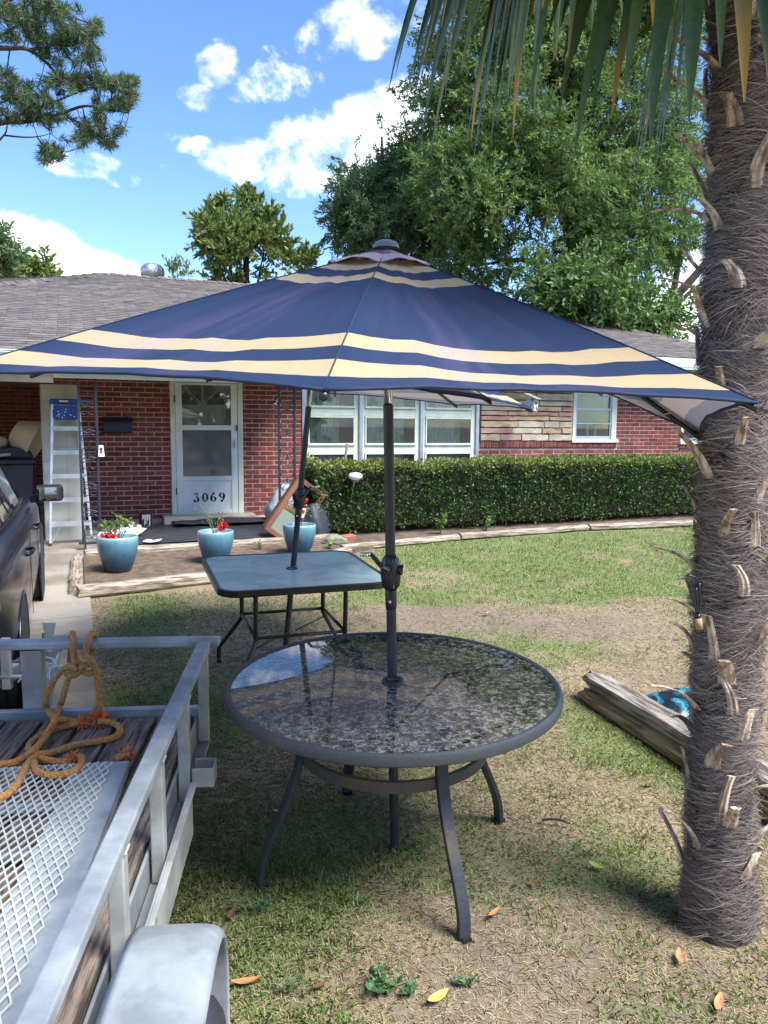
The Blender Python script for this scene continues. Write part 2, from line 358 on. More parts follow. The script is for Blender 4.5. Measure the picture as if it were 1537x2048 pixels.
def glass_mat(name, tint, gloss, dirt=.0, rough=.02, fres=1.5):
    m = bpy.data.materials.new(name); m.use_nodes = True; t = NT(m.node_tree); t.n.remove(t.n['Principled BSDF']); out = t.n['Material Output']
    tr = t.new('ShaderNodeBsdfTransparent'); tr.inputs[0].default_value = tuple(tint)+(1,)
    gl = t.new('ShaderNodeBsdfGlossy'); gl.inputs['Roughness'].default_value = rough; gl.inputs['Color'].default_value = (.95, .97, 1, 1)
    fr = t.new('ShaderNodeFresnel'); fr.inputs[0].default_value = fres
    f = t.math('ADD', t.math('MULTIPLY', fr.outputs[0], 1.0), gloss, clamp=True)
    mx = t.new('ShaderNodeMixShader'); t.l.new(f, mx.inputs[0]); t.l.new(tr.outputs[0], mx.inputs[1]); t.l.new(gl.outputs[0], mx.inputs[2])
    last = mx.outputs[0]
    if dirt:
        df = t.new('ShaderNodeBsdfDiffuse'); df.inputs[0].default_value = (.62, .66, .64, 1)
        m2 = t.new('ShaderNodeMixShader'); m2.inputs[0].default_value = dirt; t.l.new(last, m2.inputs[1]); t.l.new(df.outputs[0], m2.inputs[2]); last = m2.outputs[0]
    t.l.new(last, out.inputs['Surface']); return m
glass_win = glass_mat('window_glass', (.80, .88, .84), .0, .03)
glass_scr = glass_mat('screen_glass', (.48, .52, .51), .02, .14, .05)
glass_up = glass_mat('storm_door_glass', (.82, .86, .84), .06, .05)
# openings in the front wall (s0, s1, z0, z1)
WIN3 = (-1.33, 1.66, .95, 2.56); DOOR = (-3.25, -2.23, .43, 2.40)
WIN1 = (3.50, 4.42, 1.53, 2.58); WIN2 = (5.88, 6.82, 1.50, 2.56)
OPEN = [WIN3, DOOR, WIN1, WIN2]; STONE = (1.68, 3.47, 1.51, 2.80)
S0, S1, Z0, Z1 = -4.9, 8.6, .15, 2.80
def cells(S, Z, holes):
    for i in range(len(S)-1):
        for j in range(len(Z)-1):
            cs, cz = (S[i]+S[i+1])/2, (Z[j]+Z[j+1])/2
            if not any(a < cs < b and c < cz < d for a, b, c, d in holes): yield S[i], S[i+1], Z[j], Z[j+1]
mb = MB()
Sb = sorted({S0, S1} | {h[0] for h in OPEN} | {h[1] for h in OPEN}); Zb = sorted({Z0, Z1} | {h[2] for h in OPEN} | {h[3] for h in OPEN})
for a, b, c, d in cells(Sb, Zb, OPEN): mb.box2((a, .0045, c), (b, .20, d))
mb.box2((S0, .2, Z0), (S0+.2, 4.0, Z1)); mb.box2((-9.6, 4.0, Z0), (S0+.2, 4.2, Z1)); mb.box2((S1-.2, .2, Z0), (S1, 8.2, Z1))
mb.box2((S0, 8.2, Z0), (S1, 8.4, Z1)); mb.box2((-9.6, 4.2, Z0), (-9.4, 8.4, Z1)); mb.box2((-9.6, 8.21, Z0), (S0, 8.41, Z1))
wall = mb.build('wall', mortar, house)
# --- bricks, running bond
def brick_mesh(name, w, h, d, seed, mat):
    r = random.Random(seed); x, y, z = w/2, d, h/2; c = .004
    fr = [(-x+c, 0, -z+c), (x-c, 0, -z+c), (x-c, 0, z-c), (-x+c, 0, z-c)]; bk = [(-x, c, -z), (x, c, -z), (x, c, z), (-x, c, z)]; b2 = [(-x, y, -z), (x, y, -z), (x, y, z), (-x, y, z)]
    j = lambda p: (p[0]+r.uniform(-.0015, .0015), p[1]+r.uniform(-.001, .0015), p[2]+r.uniform(-.0015, .0015))
    mb = MB(); mb.add([j(p) for p in fr]+[j(p) for p in bk]+b2, [(0, 1, 2, 3)]+[(k, 4+k, 4+(k+1) % 4, (k+1) % 4) for k in range(4)]+[(4+k, 8+k, 8+(k+1) % 4, 4+(k+1) % 4) for k in range(4)])
    return mb, (mb.mesh(name, mat) if mat else None)
BR = [brick_mesh('brick', .203, .057, .03, k, brick_m) for k in range(5)]
allb = []; row = 0; z = .445
holes = OPEN+[STONE, (1.66, 4.46, 1.39, 1.53), (5.84, 6.88, 1.36, 1.50)]
while z < Z1-.05:
    x = S0+.05-(row % 2)*.1065
    while x < S1:
        segs = [(max(x, S0+.005), min(x+.203, S1-.005))]
        for a, b, c, d in holes:
            if c-.03 < z < d+.03:
                ns = []
                for p, q in segs:
                    if q <= a-.004 or p >= b+.004: ns.append((p, q)); continue
                    if p < a-.004: ns.append((p, a-.006))
                    if q > b+.004: ns.append((b+.006, q))
                segs = ns
        for p, q in segs:
            if q-p > .025: allb.append(((p+q)/2, z, q-p))
        x += .213
    z += .068; row += 1
def brick_score(b):
    P = hw(b[0], 0, b[1]); u, v, w = project(P)
    if not (0 < u < 1400) or v > 1042 or v < 755: return 0
    vis = (b[0] < -2.22 and 196 < u < 342) or (-2.23 < b[0] < -1.31) or (4.4 < b[0] < 5.9 and 785 < v < 920) or (b[0] > 1.66 and 890 < v < 920)
    return (b[2]/w) if vis else .0001/w
allb.sort(key=brick_score, reverse=True)
for (s, z, w) in allb[:300]:
    link('brick', random.choice(BR)[1], wall, (s, -random.uniform(0, .003), z), (0, 0, 0), (w/.203*random.uniform(.985, 1.0), 1, 1))
mb = MB()
for (s, z, w) in allb[300:]:
    src = random.choice(BR)[0]; y0 = -random.uniform(0, .003)
    mb.add([(s+p[0]*w/.203, p[1]+y0, z+p[2]) for p in src.v], src.f)
# side wall of the carport and its back wall, same bond
for row in range(34):
    z = .445+row*.068
    if z > 2.72: break
    for k in range(20):
        y = .15+k*.213+(row % 2)*.1065
        if y < 3.85: mb.box((S0-.002, y, z), (.03, .203, .057))
    for k in range(23):
        x = -9.5+k*.213+(row % 2)*.1065
        if x < S0-.1: mb.box((x, 4.0, z), (.203, .03, .057))
o = mb.build('brick', brick_i, wall); o['kind'] = 'stuff'
# --- brick-on-edge sills
RL = brick_mesh('sill_brick', .057, .098, .06, 50, brick_m)[1]
for a, b, zc in ((1.69, 4.45, 1.455), (5.86, 6.88, 1.43)):
    x = a+.03
    while x < b-.02:
        link('sill_brick', RL, wall, (x, -.026-random.uniform(0, .004), zc), (0, random.uniform(-.012, .012), 0)); x += .067
    link('sill_mortar', MB().box2((a, -.018, zc-.047), (b, .02, zc+.047)).mesh('sill_mortar', mortar), wall)
# --- stone veneer
stone_m = M('sandstone', srgb(196, 170, 140), .85, col2=srgb(168, 140, 112), scale=5, objvar=.13, bump=.8, bscale=22, grain=.22, gscale=45, hue=.02, stretch=(1, 1, 2.5))
stone_p = M('pink_sandstone', srgb(186, 152, 136), .85, col2=srgb(160, 124, 108), scale=5, objvar=.12, bump=.8, bscale=22, grain=.22, gscale=45, stretch=(1, 1, 2.5))
stone_w = M('pale_sandstone', srgb(198, 186, 162), .85, col2=srgb(172, 158, 136), scale=5, objvar=.10, bump=.8, bscale=22, grain=.22, gscale=45, stretch=(1, 1, 2.5))
zr = [1.512, 1.63, 1.735, 1.85, 1.93, 2.01, 2.10, 2.19, 2.32, 2.44, 2.53, 2.66, 2.79]
rs = random.Random(3)
link('stone_backing', MB().box2((STONE[0], -.004, STONE[2]), (STONE[1], .02, STONE[3])).mesh('stone_backing', M('dark_joint', (.10, .085, .07), .95)), wall)
for k in range(len(zr)-1):
    x = STONE[0]+.004
    while x < STONE[1]-.03:
        w = rs.uniform(.24, .78)
        if x+w > STONE[1]-.16: w = STONE[1]-.004-x
        z0, z1 = zr[k]+.005, zr[k+1]-.005; d = rs.uniform(.026, .05); jit = lambda a=.006: rs.uniform(-a, a)
        n = max(2, int(w/.09)); bot = [(x+w*i/n, z0+jit(.005)) for i in range(n+1)]; top = [(x+w*i/n, z1+jit(.006)) for i in range(n+1)]
        mb = MB(); vs = []
        for i in range(n+1):
            vs += [(bot[i][0], .0, bot[i][1]), (bot[i][0]+(.006 if i == 0 else -.006 if i == n else 0), -d-jit(), bot[i][1]+.008), (top[i][0]+(.006 if i == 0 else -.006 if i == n else 0), -d-jit(), top[i][1]-.008), (top[i][0], .0, top[i][1])]
        fs = [(3, 2, 1, 0), (4*n, 4*n+1, 4*n+2, 4*n+3)]
        for i in range(n):
            for q in range(3): fs.append((4*i+q, 4*i+q+1, 4*i+5+q, 4*i+4+q))
        mb.add(vs, fs); mb.build('stone', rs.choice([stone_m, stone_m, stone_p, stone_w]), wall)
        x += w+.006
# --- picture window: three units of awning sashes
for ci, (a, b) in enumerate(((-1.29, -.425), (-.375, .605), (.655, 1.605))):
    rows = ((.98, 1.325), (1.455, 1.885), (2.025, 2.45))
    mb = MB(); y0, y1 = .015, .07
    mb.box2((a, y0, .96), (a+.05, y1, 2.54)); mb.box2((b-.07, y0, .96), (b, y1, 2.54))
    for z0, z1 in ((.955, .985), (1.34, 1.44), (1.90, 2.01), (2.455, 2.55)): mb.box2((a+.05, y0+.004, z0), (b-.07, y1-.004, z1))
    wf = mb.build('window', pale_green, house, bevel=.004)
    for z0, z1 in rows:
        m2 = MB(); xa, xb = a+.05, b-.07
        m2.box2((xa, -.004, z0), (xa+.022, .03, z1)); m2.box2((xb-.022, -.004, z0), (xb, .03, z1)); m2.box2((xa, -.006, z1-.022), (xb, .03, z1+.012)); m2.box2((xa, -.008, z0-.012), (xb, .03, z0+.022))
        m2.build('sash', pale_green, wf, bevel=.003)
        MB().box2((xa+.02, .010, z0+.02), (xb-.02, .014, z1-.02)).build('pane', glass_win, wf)
    xa, xb = a+.02, a+.05+(b-a-.12)*(.70, .80, .80)[ci]; n = 46; vs = []; fs = []      # gathered lace curtain
    for i in range(n+1):
        x = xa+(xb-xa)*i/n; yy = .125+.02*math.sin(i*1.35)+.008*math.sin(i*.5)
        vs += [(x, yy, .98), (x, yy, 2.52)]
        if i < n: fs.append((2*i, 2*i+2, 2*i+3, 2*i+1))
    MB().add(vs, fs).build('curtain', curtain_m, wf, smooth=True)
for x in (-1.31, -.40, .63, 1.632): MB().box2((x-.028, -.022, .955), (x+.028, .05, 2.555)).build('window_mullion', silver, house, bevel=.004)
MB().box2((-1.36, -.03, .90), (1.68, .06, .952)).build('window_sill', cream, house, bevel=.004)
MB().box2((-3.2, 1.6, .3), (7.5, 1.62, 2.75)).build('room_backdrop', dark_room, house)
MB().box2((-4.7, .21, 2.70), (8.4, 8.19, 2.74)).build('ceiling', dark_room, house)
# --- the two small windows
for (a, b, z0, z1) in (WIN1, WIN2):
    mb = MB(); cw = .055
    mb.box2((a, -.012, z0), (a+cw, .1, z1)); mb.box2((b-cw-.05, -.012, z0), (b, .1, z1)); mb.box2((a, -.010, z1-cw), (b, .1, z1))
    wf = mb.build('window', cream, house, bevel=.003)
    MB().box2((a-.03, -.05, z0-.045), (b+.03, .1, z0+.012)).build('sill', cream, wf, bevel=.004)
    xa, xb = a+cw, b-cw-.05; mb = MB()
    mb.box2((xa, .004, z0+.012), (xa+.03, .06, z1-cw)); mb.box2((xb-.03, .004, z0+.012), (xb, .06, z1-cw))
    for zz, h in ((z0+.04, .055), (z0+.285, .016), (z0+.535, .04), (z0+.77, .016), (z1-cw-.02, .04)): mb.box2((xa+.03, .006, zz-h/2), (xb-.03, .055, zz+h/2))
    mb.build('frame', bluegrey, wf, bevel=.002)
    MB().box2((xa+.02, .02, z0+.05), (xb-.02, .024, z0+.52)).build('pane', glass_win, wf)
    MB().box2((xa+.02, .034, z0+.55), (xb-.02, .038, z1-cw-.03)).build('pane', glass_win, wf)
    MB().box2((xa+.0, .16, z0+.30), (xb, .165, z1)).build('window_shade', M('grey_green_shade', srgb(120, 138, 120), .9), wf)
    MB().box2((xa+.33, .12, z0+.03), (xa+.37, .15, z0+.28)).box2((xa+.5, .12, z0+.03), (xa+.54, .15, z0+.26)).build('inner_bar', cream, wf)
# --- door: inner panel door with a fan light, storm door before it
dcx = -2.785
mb = MB(); mb.box2((-3.25, -.03, .43), (-3.185, .12, 2.40)); mb.box2((-2.305, -.03, .43), (-2.23, .12, 2.40)); mb.box2((-3.185, -.026, 2.335), (-2.305, .12, 2.40))
mb.build('door_casing', cream, house, bevel=.004)
inner = MB().box2((-3.185, .095, .45), (-2.305, .135, 2.335)).build('front_door', inner_door_m, house)
for z0, z1 in ((.55, .98), (1.02, 1.62), (1.68, 1.88)):
    for x0, x1 in ((-3.09, -2.85), (-2.72, -2.42)):
        mb = MB(); w = .018
        mb.box2((x0, .086, z0), (x0+w, .096, z1)); mb.box2((x1-w, .086, z0), (x1, .096, z1)); mb.box2((x0+w, .087, z0), (x1-w, .096, z0+w)); mb.box2((x0+w, .087, z1-w), (x1-w, .096, z1))
        mb.box2((x0+.045, .089, z0+.045), (x1-.045, .096, z1-.045)); mb.build('raised_panel', inner_door_m, inner, bevel=.004)
fan_glass = M('dark_fan_glass', (.025, .027, .045), .12, spec=.6)
for k in range(4):                                           # fan light: four panes between ribs
    a0, a1 = PI*k/4+.05, PI*(k+1)/4-.05
    poly = [(dcx+.075*math.cos(a), 2.02+.075*math.sin(a)) for a in (a1, (a0+a1)/2, a0)]+[(dcx+.31*math.cos(a0+(a1-a0)*q/8), 2.02+.31*math.sin(a0+(a1-a0)*q/8)) for q in range(9)]
    MB().prism(poly, 'y', .088, .094).build('fan_pane', fan_glass, inner, fixn=True)
mb = MB(); rim = [(dcx+r*math.cos(PI*q/20), 2.02+r*math.sin(PI*q/20)) for r in (.345, .315) for q in (range(21) if r > .33 else range(20, -1, -1))]
mb.prism(rim, 'y', .078, .095); mb.box2((dcx-.345, .078, 1.99), (dcx+.345, .095, 2.018))
for k in (1, 2, 3): a = PI*k/4; mb.bar((dcx+.06*math.cos(a), .085, 2.02+.06*math.sin(a)), (dcx+.318*math.cos(a), .085, 2.02+.318*math.sin(a)), .022, .014, (0, 1, 0))
mb.lathe([(.0, .014), (.06, .010), (.07, 0)], 20); 
nlast = 60
mb.v[-60:] = [(dcx+p[0], .088-p[2], 2.03+p[1]*.9) for p in mb.v[-60:]]
mb.build('fan_light_frame', inner_door_m, inner)
mb = MB(); xa, xb = -3.18, -2.31
mb.box2((xa, -.022, .455), (xa+.09, .018, 2.33)); mb.box2((xb-.09, -.022, .455), (xb, .018, 2.33))
for z0, z1 in ((2.30, 2.33), (1.665, 1.735), (.945, 1.005), (.455, .515)): mb.box2((xa+.09, -.019, z0), (xb-.09, .016, z1))
storm = mb.build('storm_door', white_al, house, bevel=.004)
MB().box2((xa+.08, -.006, .50), (xb-.08, .008, .96)).build('kick_panel', white_al, storm)
mb = MB()
for z0, z1 in ((.525, .935),):
    x0, x1, w = xa+.1, xb-.1, .012
    mb.box2((x0, -.012, z0), (x0+w, -.005, z1)); mb.box2((x1-w, -.012, z0), (x1, -.005, z1)); mb.box2((x0+w, -.011, z0), (x1-w, -.005, z0+w)); mb.box2((x0+w, -.011, z1-w), (x1-w, -.005, z1))
mb.build('kick_trim', white_al, storm)
MB().box2((xa+.085, -.002, 1.73), (xb-.085, .002, 2.305)).build('pane', glass_up, storm)
MB().box2((xa+.085, -.002, 1.0), (xb-.085, .002, 1.67)).build('pane', glass_scr, storm)
mb = MB(); mb.box((-2.352, -.028, 1.47), (.026, .012, .13)); mb.tube([(-2.352, -.034, 1.50), (-2.352, -.06, 1.50), (-2.352, -.06, 1.44)], .008, 8); mb.build('handle', silver, storm)
MB().box((-2.318, -.03, 1.70), (.02, .02, .09)).box((-3.188, -.03, 2.1), (.016, .02, .1)).box((-3.188, -.03, .8), (.016, .02, .1)).build('hinge', M('dark_hinge', (.04, .04, .045), .5), storm)
# house number 3069, painted serif figures
numm = M('black_numeral_paint', (.008, .008, .010), .5)
def ell(cx, cz, rx, rz, a0, a1, w0, w1, n=18):
    """stroke round an ellipse, thick at the sides and thin at top and bottom"""
    out, inn = [], []
    for i in range(n+1):
        a = a0+(a1-a0)*i/n; w = w0+(w1-w0)*abs(math.cos(a))
        out.append((cx+(rx+w/2)*math.cos(a), cz+(rz+w0/2)*math.sin(a))); inn.append((cx+(rx-w/2)*math.cos(a), cz+(rz-w0/2)*math.sin(a)))
    return out+inn[::-1]
def numeral(ch, x, z, h):
    mb = MB(); w = h*.30
    def st(poly): mb.prism([(x+p[0], z+p[1]) for p in poly], 'y', -.0095, -.0065)
    def ring(cx, cz, rx, rz, a0=0, a1=2*PI, w0=.012, w1=.030):
        n = 20
        for i in range(n):
            st(ell(cx, cz, rx, rz, a0+(a1-a0)*i/n, a0+(a1-a0)*(i+1)/n, w0, w1, 1))
    if ch == '0': ring(0, h*.5, w*.78, h*.43)
    if ch in '69':
        f = (lambda p: p) if ch == '6' else (lambda p: (-p[0], h-p[1]))
        for (cx, cz, rx, rz, a0, a1) in ((0, h*.30, w*.74, h*.235, 0, 2*PI), (w*.26, h*.36, w*1.0, h*.56, PI*.62, PI*1.04)):
            for i in range(18):
                q = ell(cx, cz, rx, rz, a0+(a1-a0)*i/18, a0+(a1-a0)*(i+1)/18, .012, .030, 1); st([f(p) for p in q])
        st([f((w*.02+.018*math.cos(a), h*.90+.018*math.sin(a))) for a in [2*PI*k/10 for k in range(10)]])
    if ch == '3':
        st([(-w*.75, h*.97), (w*.70, h*.97), (w*.70, h*.89), (-w*.75, h*.86)]); st([(-w*.75, h*.97), (-w*.60, h*.97), (-w*.66, h*.74), (-w*.75, h*.74)])
        st([(w*.70, h*.90), (w*.42, h*.90), (-w*.22, h*.56), (-w*.02, h*.53)])
        for i in range(18):
            a0, a1 = -PI*.80+(PI*1.32)*i/18, -PI*.80+(PI*1.32)*(i+1)/18; st(ell(-w*.05, h*.31, w*.72, h*.27, a0, a1, .012, .032, 1))
        st([(-w*.62+.018*math.cos(a), h*.16+.018*math.sin(a)) for a in [2*PI*k/10 for k in range(10)]])
    return mb
for ch, x in zip('3069', (-2.91, -2.785, -2.668, -2.545)): numeral(ch, x, .632, .135).build('house_number', numm, storm, fixn=True)
# ------------------------------------------------------------------ roof
SINP, COSP = math.sin(math.atan(.314)), math.cos(math.atan(.314)); EAVE_T, EAVE_Z = 1.95, 2.535
def roof_pt(s, d, lift=0.0): return Vector((s, -(EAVE_T-d*COSP)-lift*SINP, EAVE_Z+d*SINP+lift*COSP))     # house-local
def on_roof(u, v):
    """where a sight line meets the roof plane -> (s, d)"""
    d = ray(u, v); o = Vector(((CAM-HO).dot(HA), (CAM-HO).dot(HN), CAM.z)); dd = Vector((d.dot(HA), d.dot(HN), d.z))
    # plane: z = EAVE_Z + .314*(EAVE_T - t)
    k = (EAVE_Z+.314*EAVE_T-.314*o.y-o.z)/(dd.z+.314*dd.y); P = o+dd*k
    return P.x, (EAVE_T-P.y)/COSP
pk = on_roof(205, 548); lf = on_roof(0, 568); h1 = on_roof(1285, 665); h2 = on_roof(1400, 690)
RD = pk[1]; kl = (lf[1]-pk[1])/(lf[0]-pk[0]); kh = (h2[1]-h1[1])/(h2[0]-h1[0])
def edge_left(s): return RD+kl*(s-pk[0])
def edge_right(s): return h1[1]+kh*(s-h1[0])
S_R = h1[0]+(RD-h1[1])/kh; D_R = 1.36/COSP                        # ridge end and the right eave, set further back
S_E = h1[0]+(D_R-h1[1])/kh
def inside_roof(s, d):
    if d < (0.0 if s < -1.55 else D_R): return False
    return d < min(RD, edge_left(s) if s < pk[0] else 99, edge_right(s) if s > S_R else 99)
shingle_m = M('asphalt_shingle', srgb(112, 103, 97), .95, col2=srgb(86, 79, 75), scale=4, objvar=.20, bump=.5, bscale=120, grain=.28, gscale=150, hue=.01)
shingle_i = M('asphalt_shingle_far', srgb(112, 103, 97), .95, col2=srgb(86, 79, 75), scale=4, island=.20, bump=.5, bscale=120, grain=.28, gscale=150, hue=.01)
felt = M('roof_felt', (.045, .042, .042), .95)
deck = MB()
poly = [(-10.5, 0), (-1.55, 0), (-1.55, D_R), (S_E, D_R), (S_R, RD), pk, (-10.5, max(.6, edge_left(-10.5)))]
n = len(poly); top = [roof_pt(*p, -.004) for p in poly]; bot = [roof_pt(*p, -.06) for p in poly]
deck.add(top+bot, [tuple(range(n)), tuple(range(2*n-1, n-1, -1))]+[((i+1) % n, i, n+i, n+(i+1) % n) for i in range(n)])
rz = roof_pt(pk[0], RD).z; ry = roof_pt(pk[0], RD).y
deck.add([roof_pt(S_E, D_R, -.01), (S_E, ry+(ry+1.3), 2.95), roof_pt(S_R, RD, -.01)], [(0, 1, 2)])
deck.add([roof_pt(S_R, RD, -.012), (S_E, ry+ry+1.3, 2.95), (-10.5, ry+ry+1.3, 2.95), (-10.5, ry+1.5, roof_pt(0, max(.6, edge_left(-10.5))).z), roof_pt(*pk, -.012)], [(0, 1, 2, 3, 4)])
roof = deck.build('roof', felt, house)
def shingle_geo(seed):
    r = random.Random(seed); w, e, th = .150, .150, .007; j = lambda: r.uniform(-.0025, .0025)
    # local x along the course, y up the slope, z out of it; the butt (low) edge stands proud
    v = [(-w+j(), -.012+j(), .002), (w+j(), -.012+j(), .002), (w, e, -.004), (-w, e, -.004), (-w, -.012+j(), .002+th), (w, -.012+j(), .002+th), (w, e, .001), (-w, e, .001)]
    return MB().add(v, [(3, 2, 1, 0), (4, 5, 6, 7), (0, 1, 5, 4), (1, 2, 6, 5), (2, 3, 7, 6), (3, 0, 4, 7)])
SG = [shingle_geo(k) for k in range(5)]; SGM = [g.mesh('shingle', shingle_m) for g in SG]
tabs = []; k = 0; d = .01
while d < RD-.05:
    off = (.1525 if k % 2 else 0)+random.uniform(-.006, .006); s = -10.3+off
    while s < S_E:
        if inside_roof(s, d+.03) and inside_roof(s-.14, d+.06) and inside_roof(s+.14, d+.06): tabs.append((s, d+random.uniform(-.004, .004)))
        s += .305
    d += .127; k += 1
def tab_score(p):
    P = HO+Matrix.Rotation(TH, 3, 'Z') @ roof_pt(p[0], p[1]); u, v, w = project(P)
    if not (0 < u < 620): return 0
    if v > 745-(u-0)*.36+ (0 if u < 300 else 0): return .00001/w                   # behind the parasol
    return 1/w
tabs.sort(key=tab_score, reverse=True)
for s, d in tabs[:300]:
    link('shingle', random.choice(SGM), roof, roof_pt(s, d, .002), (math.atan(.314)+random.uniform(-.006, .006), 0, random.uniform(-.006, .006)))
mb = MB(); rot = Matrix.Rotation(math.atan(.314), 3, 'X')
for s, d in tabs[300:]:
    g = random.choice(SG); b = roof_pt(s, d, .002+random.uniform(0, .002)); mb.add([b+rot @ Vector(p) for p in g.v], g.f)
o = mb.build('shingle', shingle_i, roof); o['kind'] = 'stuff'
mb = MB()                                                                             # caps along ridge and hip
def cap_line(a, b):
    a, b = Vector(a), Vector(b); n = max(1, int((b-a).length/.14)); dr = (b-a).normalized()
    for i in range(n):
        p = a+(b-a)*(i/n); sd = dr.cross(Vector((0, 0, 1))).normalized()*.13; L = dr*.17; up = Vector((0, 0, .012+.008*(i % 2)))
        mb.add([p+sd+Vector((0, 0, -.03)), p+up+Vector((0, 0, .012)), p-sd+Vector((0, 0, -.03)), p+L+sd+Vector((0, 0, -.04)), p+L+up, p+L-sd+Vector((0, 0, -.04))], [(0, 3, 4, 1), (1, 4, 5, 2), (0, 1, 2), (5, 4, 3)])
cap_line(roof_pt(pk[0], RD, .01), roof_pt(S_R, RD, .01)); cap_line(roof_pt(S_R, RD, .01), roof_pt(S_E, D_R, .01)); cap_line(roof_pt(-10.4, edge_left(-10.4), .01), roof_pt(*pk, .01))
o = mb.build('ridge_cap', shingle_i, roof); o['kind'] = 'stuff'
# eave: fascia, gutter, soffit, porch beam
fascia_m = M('pale_green_fascia_paint', srgb(206, 214, 198), .55, col2=srgb(186, 194, 178), scale=2, grain=.05)
gutter_m = M('white_gutter', srgb(220, 226, 230), .4, col2=srgb(196, 204, 208), scale=2)
soffit_m = M('tan_soffit_paint', srgb(168, 160, 140), .7, col2=srgb(140, 132, 114), scale=2)
beige_m = M('beige_beam_paint', srgb(190, 178, 150), .7, col2=srgb(160, 146, 120), scale=1.5, grain=.08)
MB().box2((-10.5, -1.93, 2.33), (-1.55, -1.90, 2.505)).build('fascia', fascia_m, roof)
mb = MB(); g = [(-1.935, 2.52), (-2.03, 2.525), (-2.045, 2.50), (-2.03, 2.47), (-1.99, 2.425), (-1.935, 2.42)]
mb.prism(g, 'x', -10.5, -1.50); mb.build('gutter', gutter_m, roof, fixn=True)
mb = MB(); mb.box2((-10.5, -2.048, 2.516), (-1.5, -1.97, 2.529)); mb.build('drip_edge', gutter_m, roof)
MB().box2((-9.6, -1.895, 2.40), (-1.55, -.006, 2.425)).box2((-9.6, .0, 2.40), (-4.92, 4.0, 2.425)).build('soffit', soffit_m, roof)
MB().box2((-4.7, -1.80, 2.255), (-1.60, -1.70, 2.398)).build('porch_beam', fascia_m, house)
MB().box2((-9.5, -1.80, 2.20), (-4.705, -1.68, 2.396)).build('carport_beam', beige_m, house)
MB().box2((-4.9, -.06, 2.345), (-1.37, .005, 2.399)).build('frieze_board', cream, house)
for x in (-5.36, -8.9): MB().box2((x-.06, -1.79, .28), (x+.06, -1.69, 2.198)).build('carport_post', M('yellow_beige_post', srgb(196, 176, 132), .7, col2=srgb(170, 148, 108), scale=3), house, bevel=.006)
MB().box2((-1.6, -1.93, 2.45), (-1.54, -.62, 2.78)).build('roof_return', fascia_m, roof)
MB().box2((-1.54, -.62, 2.80), (S_E-.1, -.59, 2.95)).box2((-1.54, -.615, 2.76), (S_E-.1, .0, 2.80)).build('rear_fascia', fascia_m, roof)
# roof turbine
tb = on_roof(305, 553); tl = roof_pt(tb[0], RD+.05)
galv = M('galvanised_sheet', srgb(188, 190, 192), .32, metal=.85, col2=srgb(150, 152, 156), scale=3)
tur = link('turbine_vent', MB().lathe([(.16, -.15), (.16, .04), (.17, .05), (.0, .05)], 20).mesh('turbine_base', galv), roof, (tl.x, tl.y+.1, tl.z-.09))
for k in range(22):
    a = 2*PI*k/22; pts = []
    for q in range(9):
        th = -1.15+2.5*q/8; rr = .205*math.cos(th*.82)+.02; aa = a+.55*(q/8); pts.append((rr*math.cos(aa), rr*math.sin(aa), .20+.165*math.sin(th*.95)))
    vs = []
    for q, p in enumerate(pts):
        aa = math.atan2(p[1], p[0])+.26; r0 = math.hypot(p[0], p[1])*.93; vs += [p, (r0*math.cos(aa), r0*math.sin(aa), p[2])]
    link('turbine_fin', MB().add(vs, [(2*q, 2*q+2, 2*q+3, 2*q+1) for q in range(8)]).mesh('turbine_fin', galv, True), tur)

# ------------------------------------------------------------------ porch
slab_m = M('porch_concrete', srgb(140, 134, 124), .9, col2=srgb(104, 98, 90), scale=3, bump=.3, bscale=40, grain=.2)
o = MB().box2((-4.42, -2.12, .05), (-1.40, .008, .355)).build('porch_slab', slab_m); o.location = HO; o.rotation_euler = (0, 0, TH); props(o, kind='structure')
step_m = M('painted_concrete_step', srgb(186, 178, 160), .85, col2=srgb(150, 142, 124), scale=4, grain=.15, bump=.3, bscale=50)
MB().box2((-3.40, -.36, .357), (-2.12, -.033, .468)).build('door_step', step_m, house, bevel=.012)
mat_m = M('black_rubber_matting', (.018, .019, .024), .75, col2=(.032, .033, .04), scale=7, bump=.5, bscale=80, grain=.3)
def local_grid(s0, s1, t0, t1, n, m, zf):
    vs = [(s0+(s1-s0)*i/n, -(t0+(t1-t0)*j/m), zf(s0+(s1-s0)*i/n, t0+(t1-t0)*j/m)) for j in range(m+1) for i in range(n+1)]
    return vs, [(j*(n+1)+i, (j+1)*(n+1)+i, (j+1)*(n+1)+i+1, j*(n+1)+i+1) for j in range(m) for i in range(n)]
def rumple(z0, a, sd): return lambda s, t: z0+a*(float(fbm(np.array(s*4.+sd), np.array(t*4.), sd, 3)))
o = MB().add(*local_grid(-4.0, -1.75, .40, 2.02, 40, 24, rumple(.357, .022, 4))).build('rubber_mat', mat_m, smooth=True); o.location = HO; o.rotation_euler = (0, 0, TH)
props(o, 'wide black rubber mat lying on the porch slab below the door step', 'door mat')
o.modifiers.new('solid', 'SOLIDIFY').thickness = -.006
o = MB().add(*local_grid(-3.30, -1.95, .37, .78, 30, 12, rumple(.392, .05, 8))).build('folded_mat', mat_m, smooth=True); o.location = HO; o.rotation_euler = (0, 0, TH)
props(o, 'rumpled black mat folded up against the door step', 'door mat'); o.modifiers.new('solid', 'SOLIDIFY').thickness = -.012
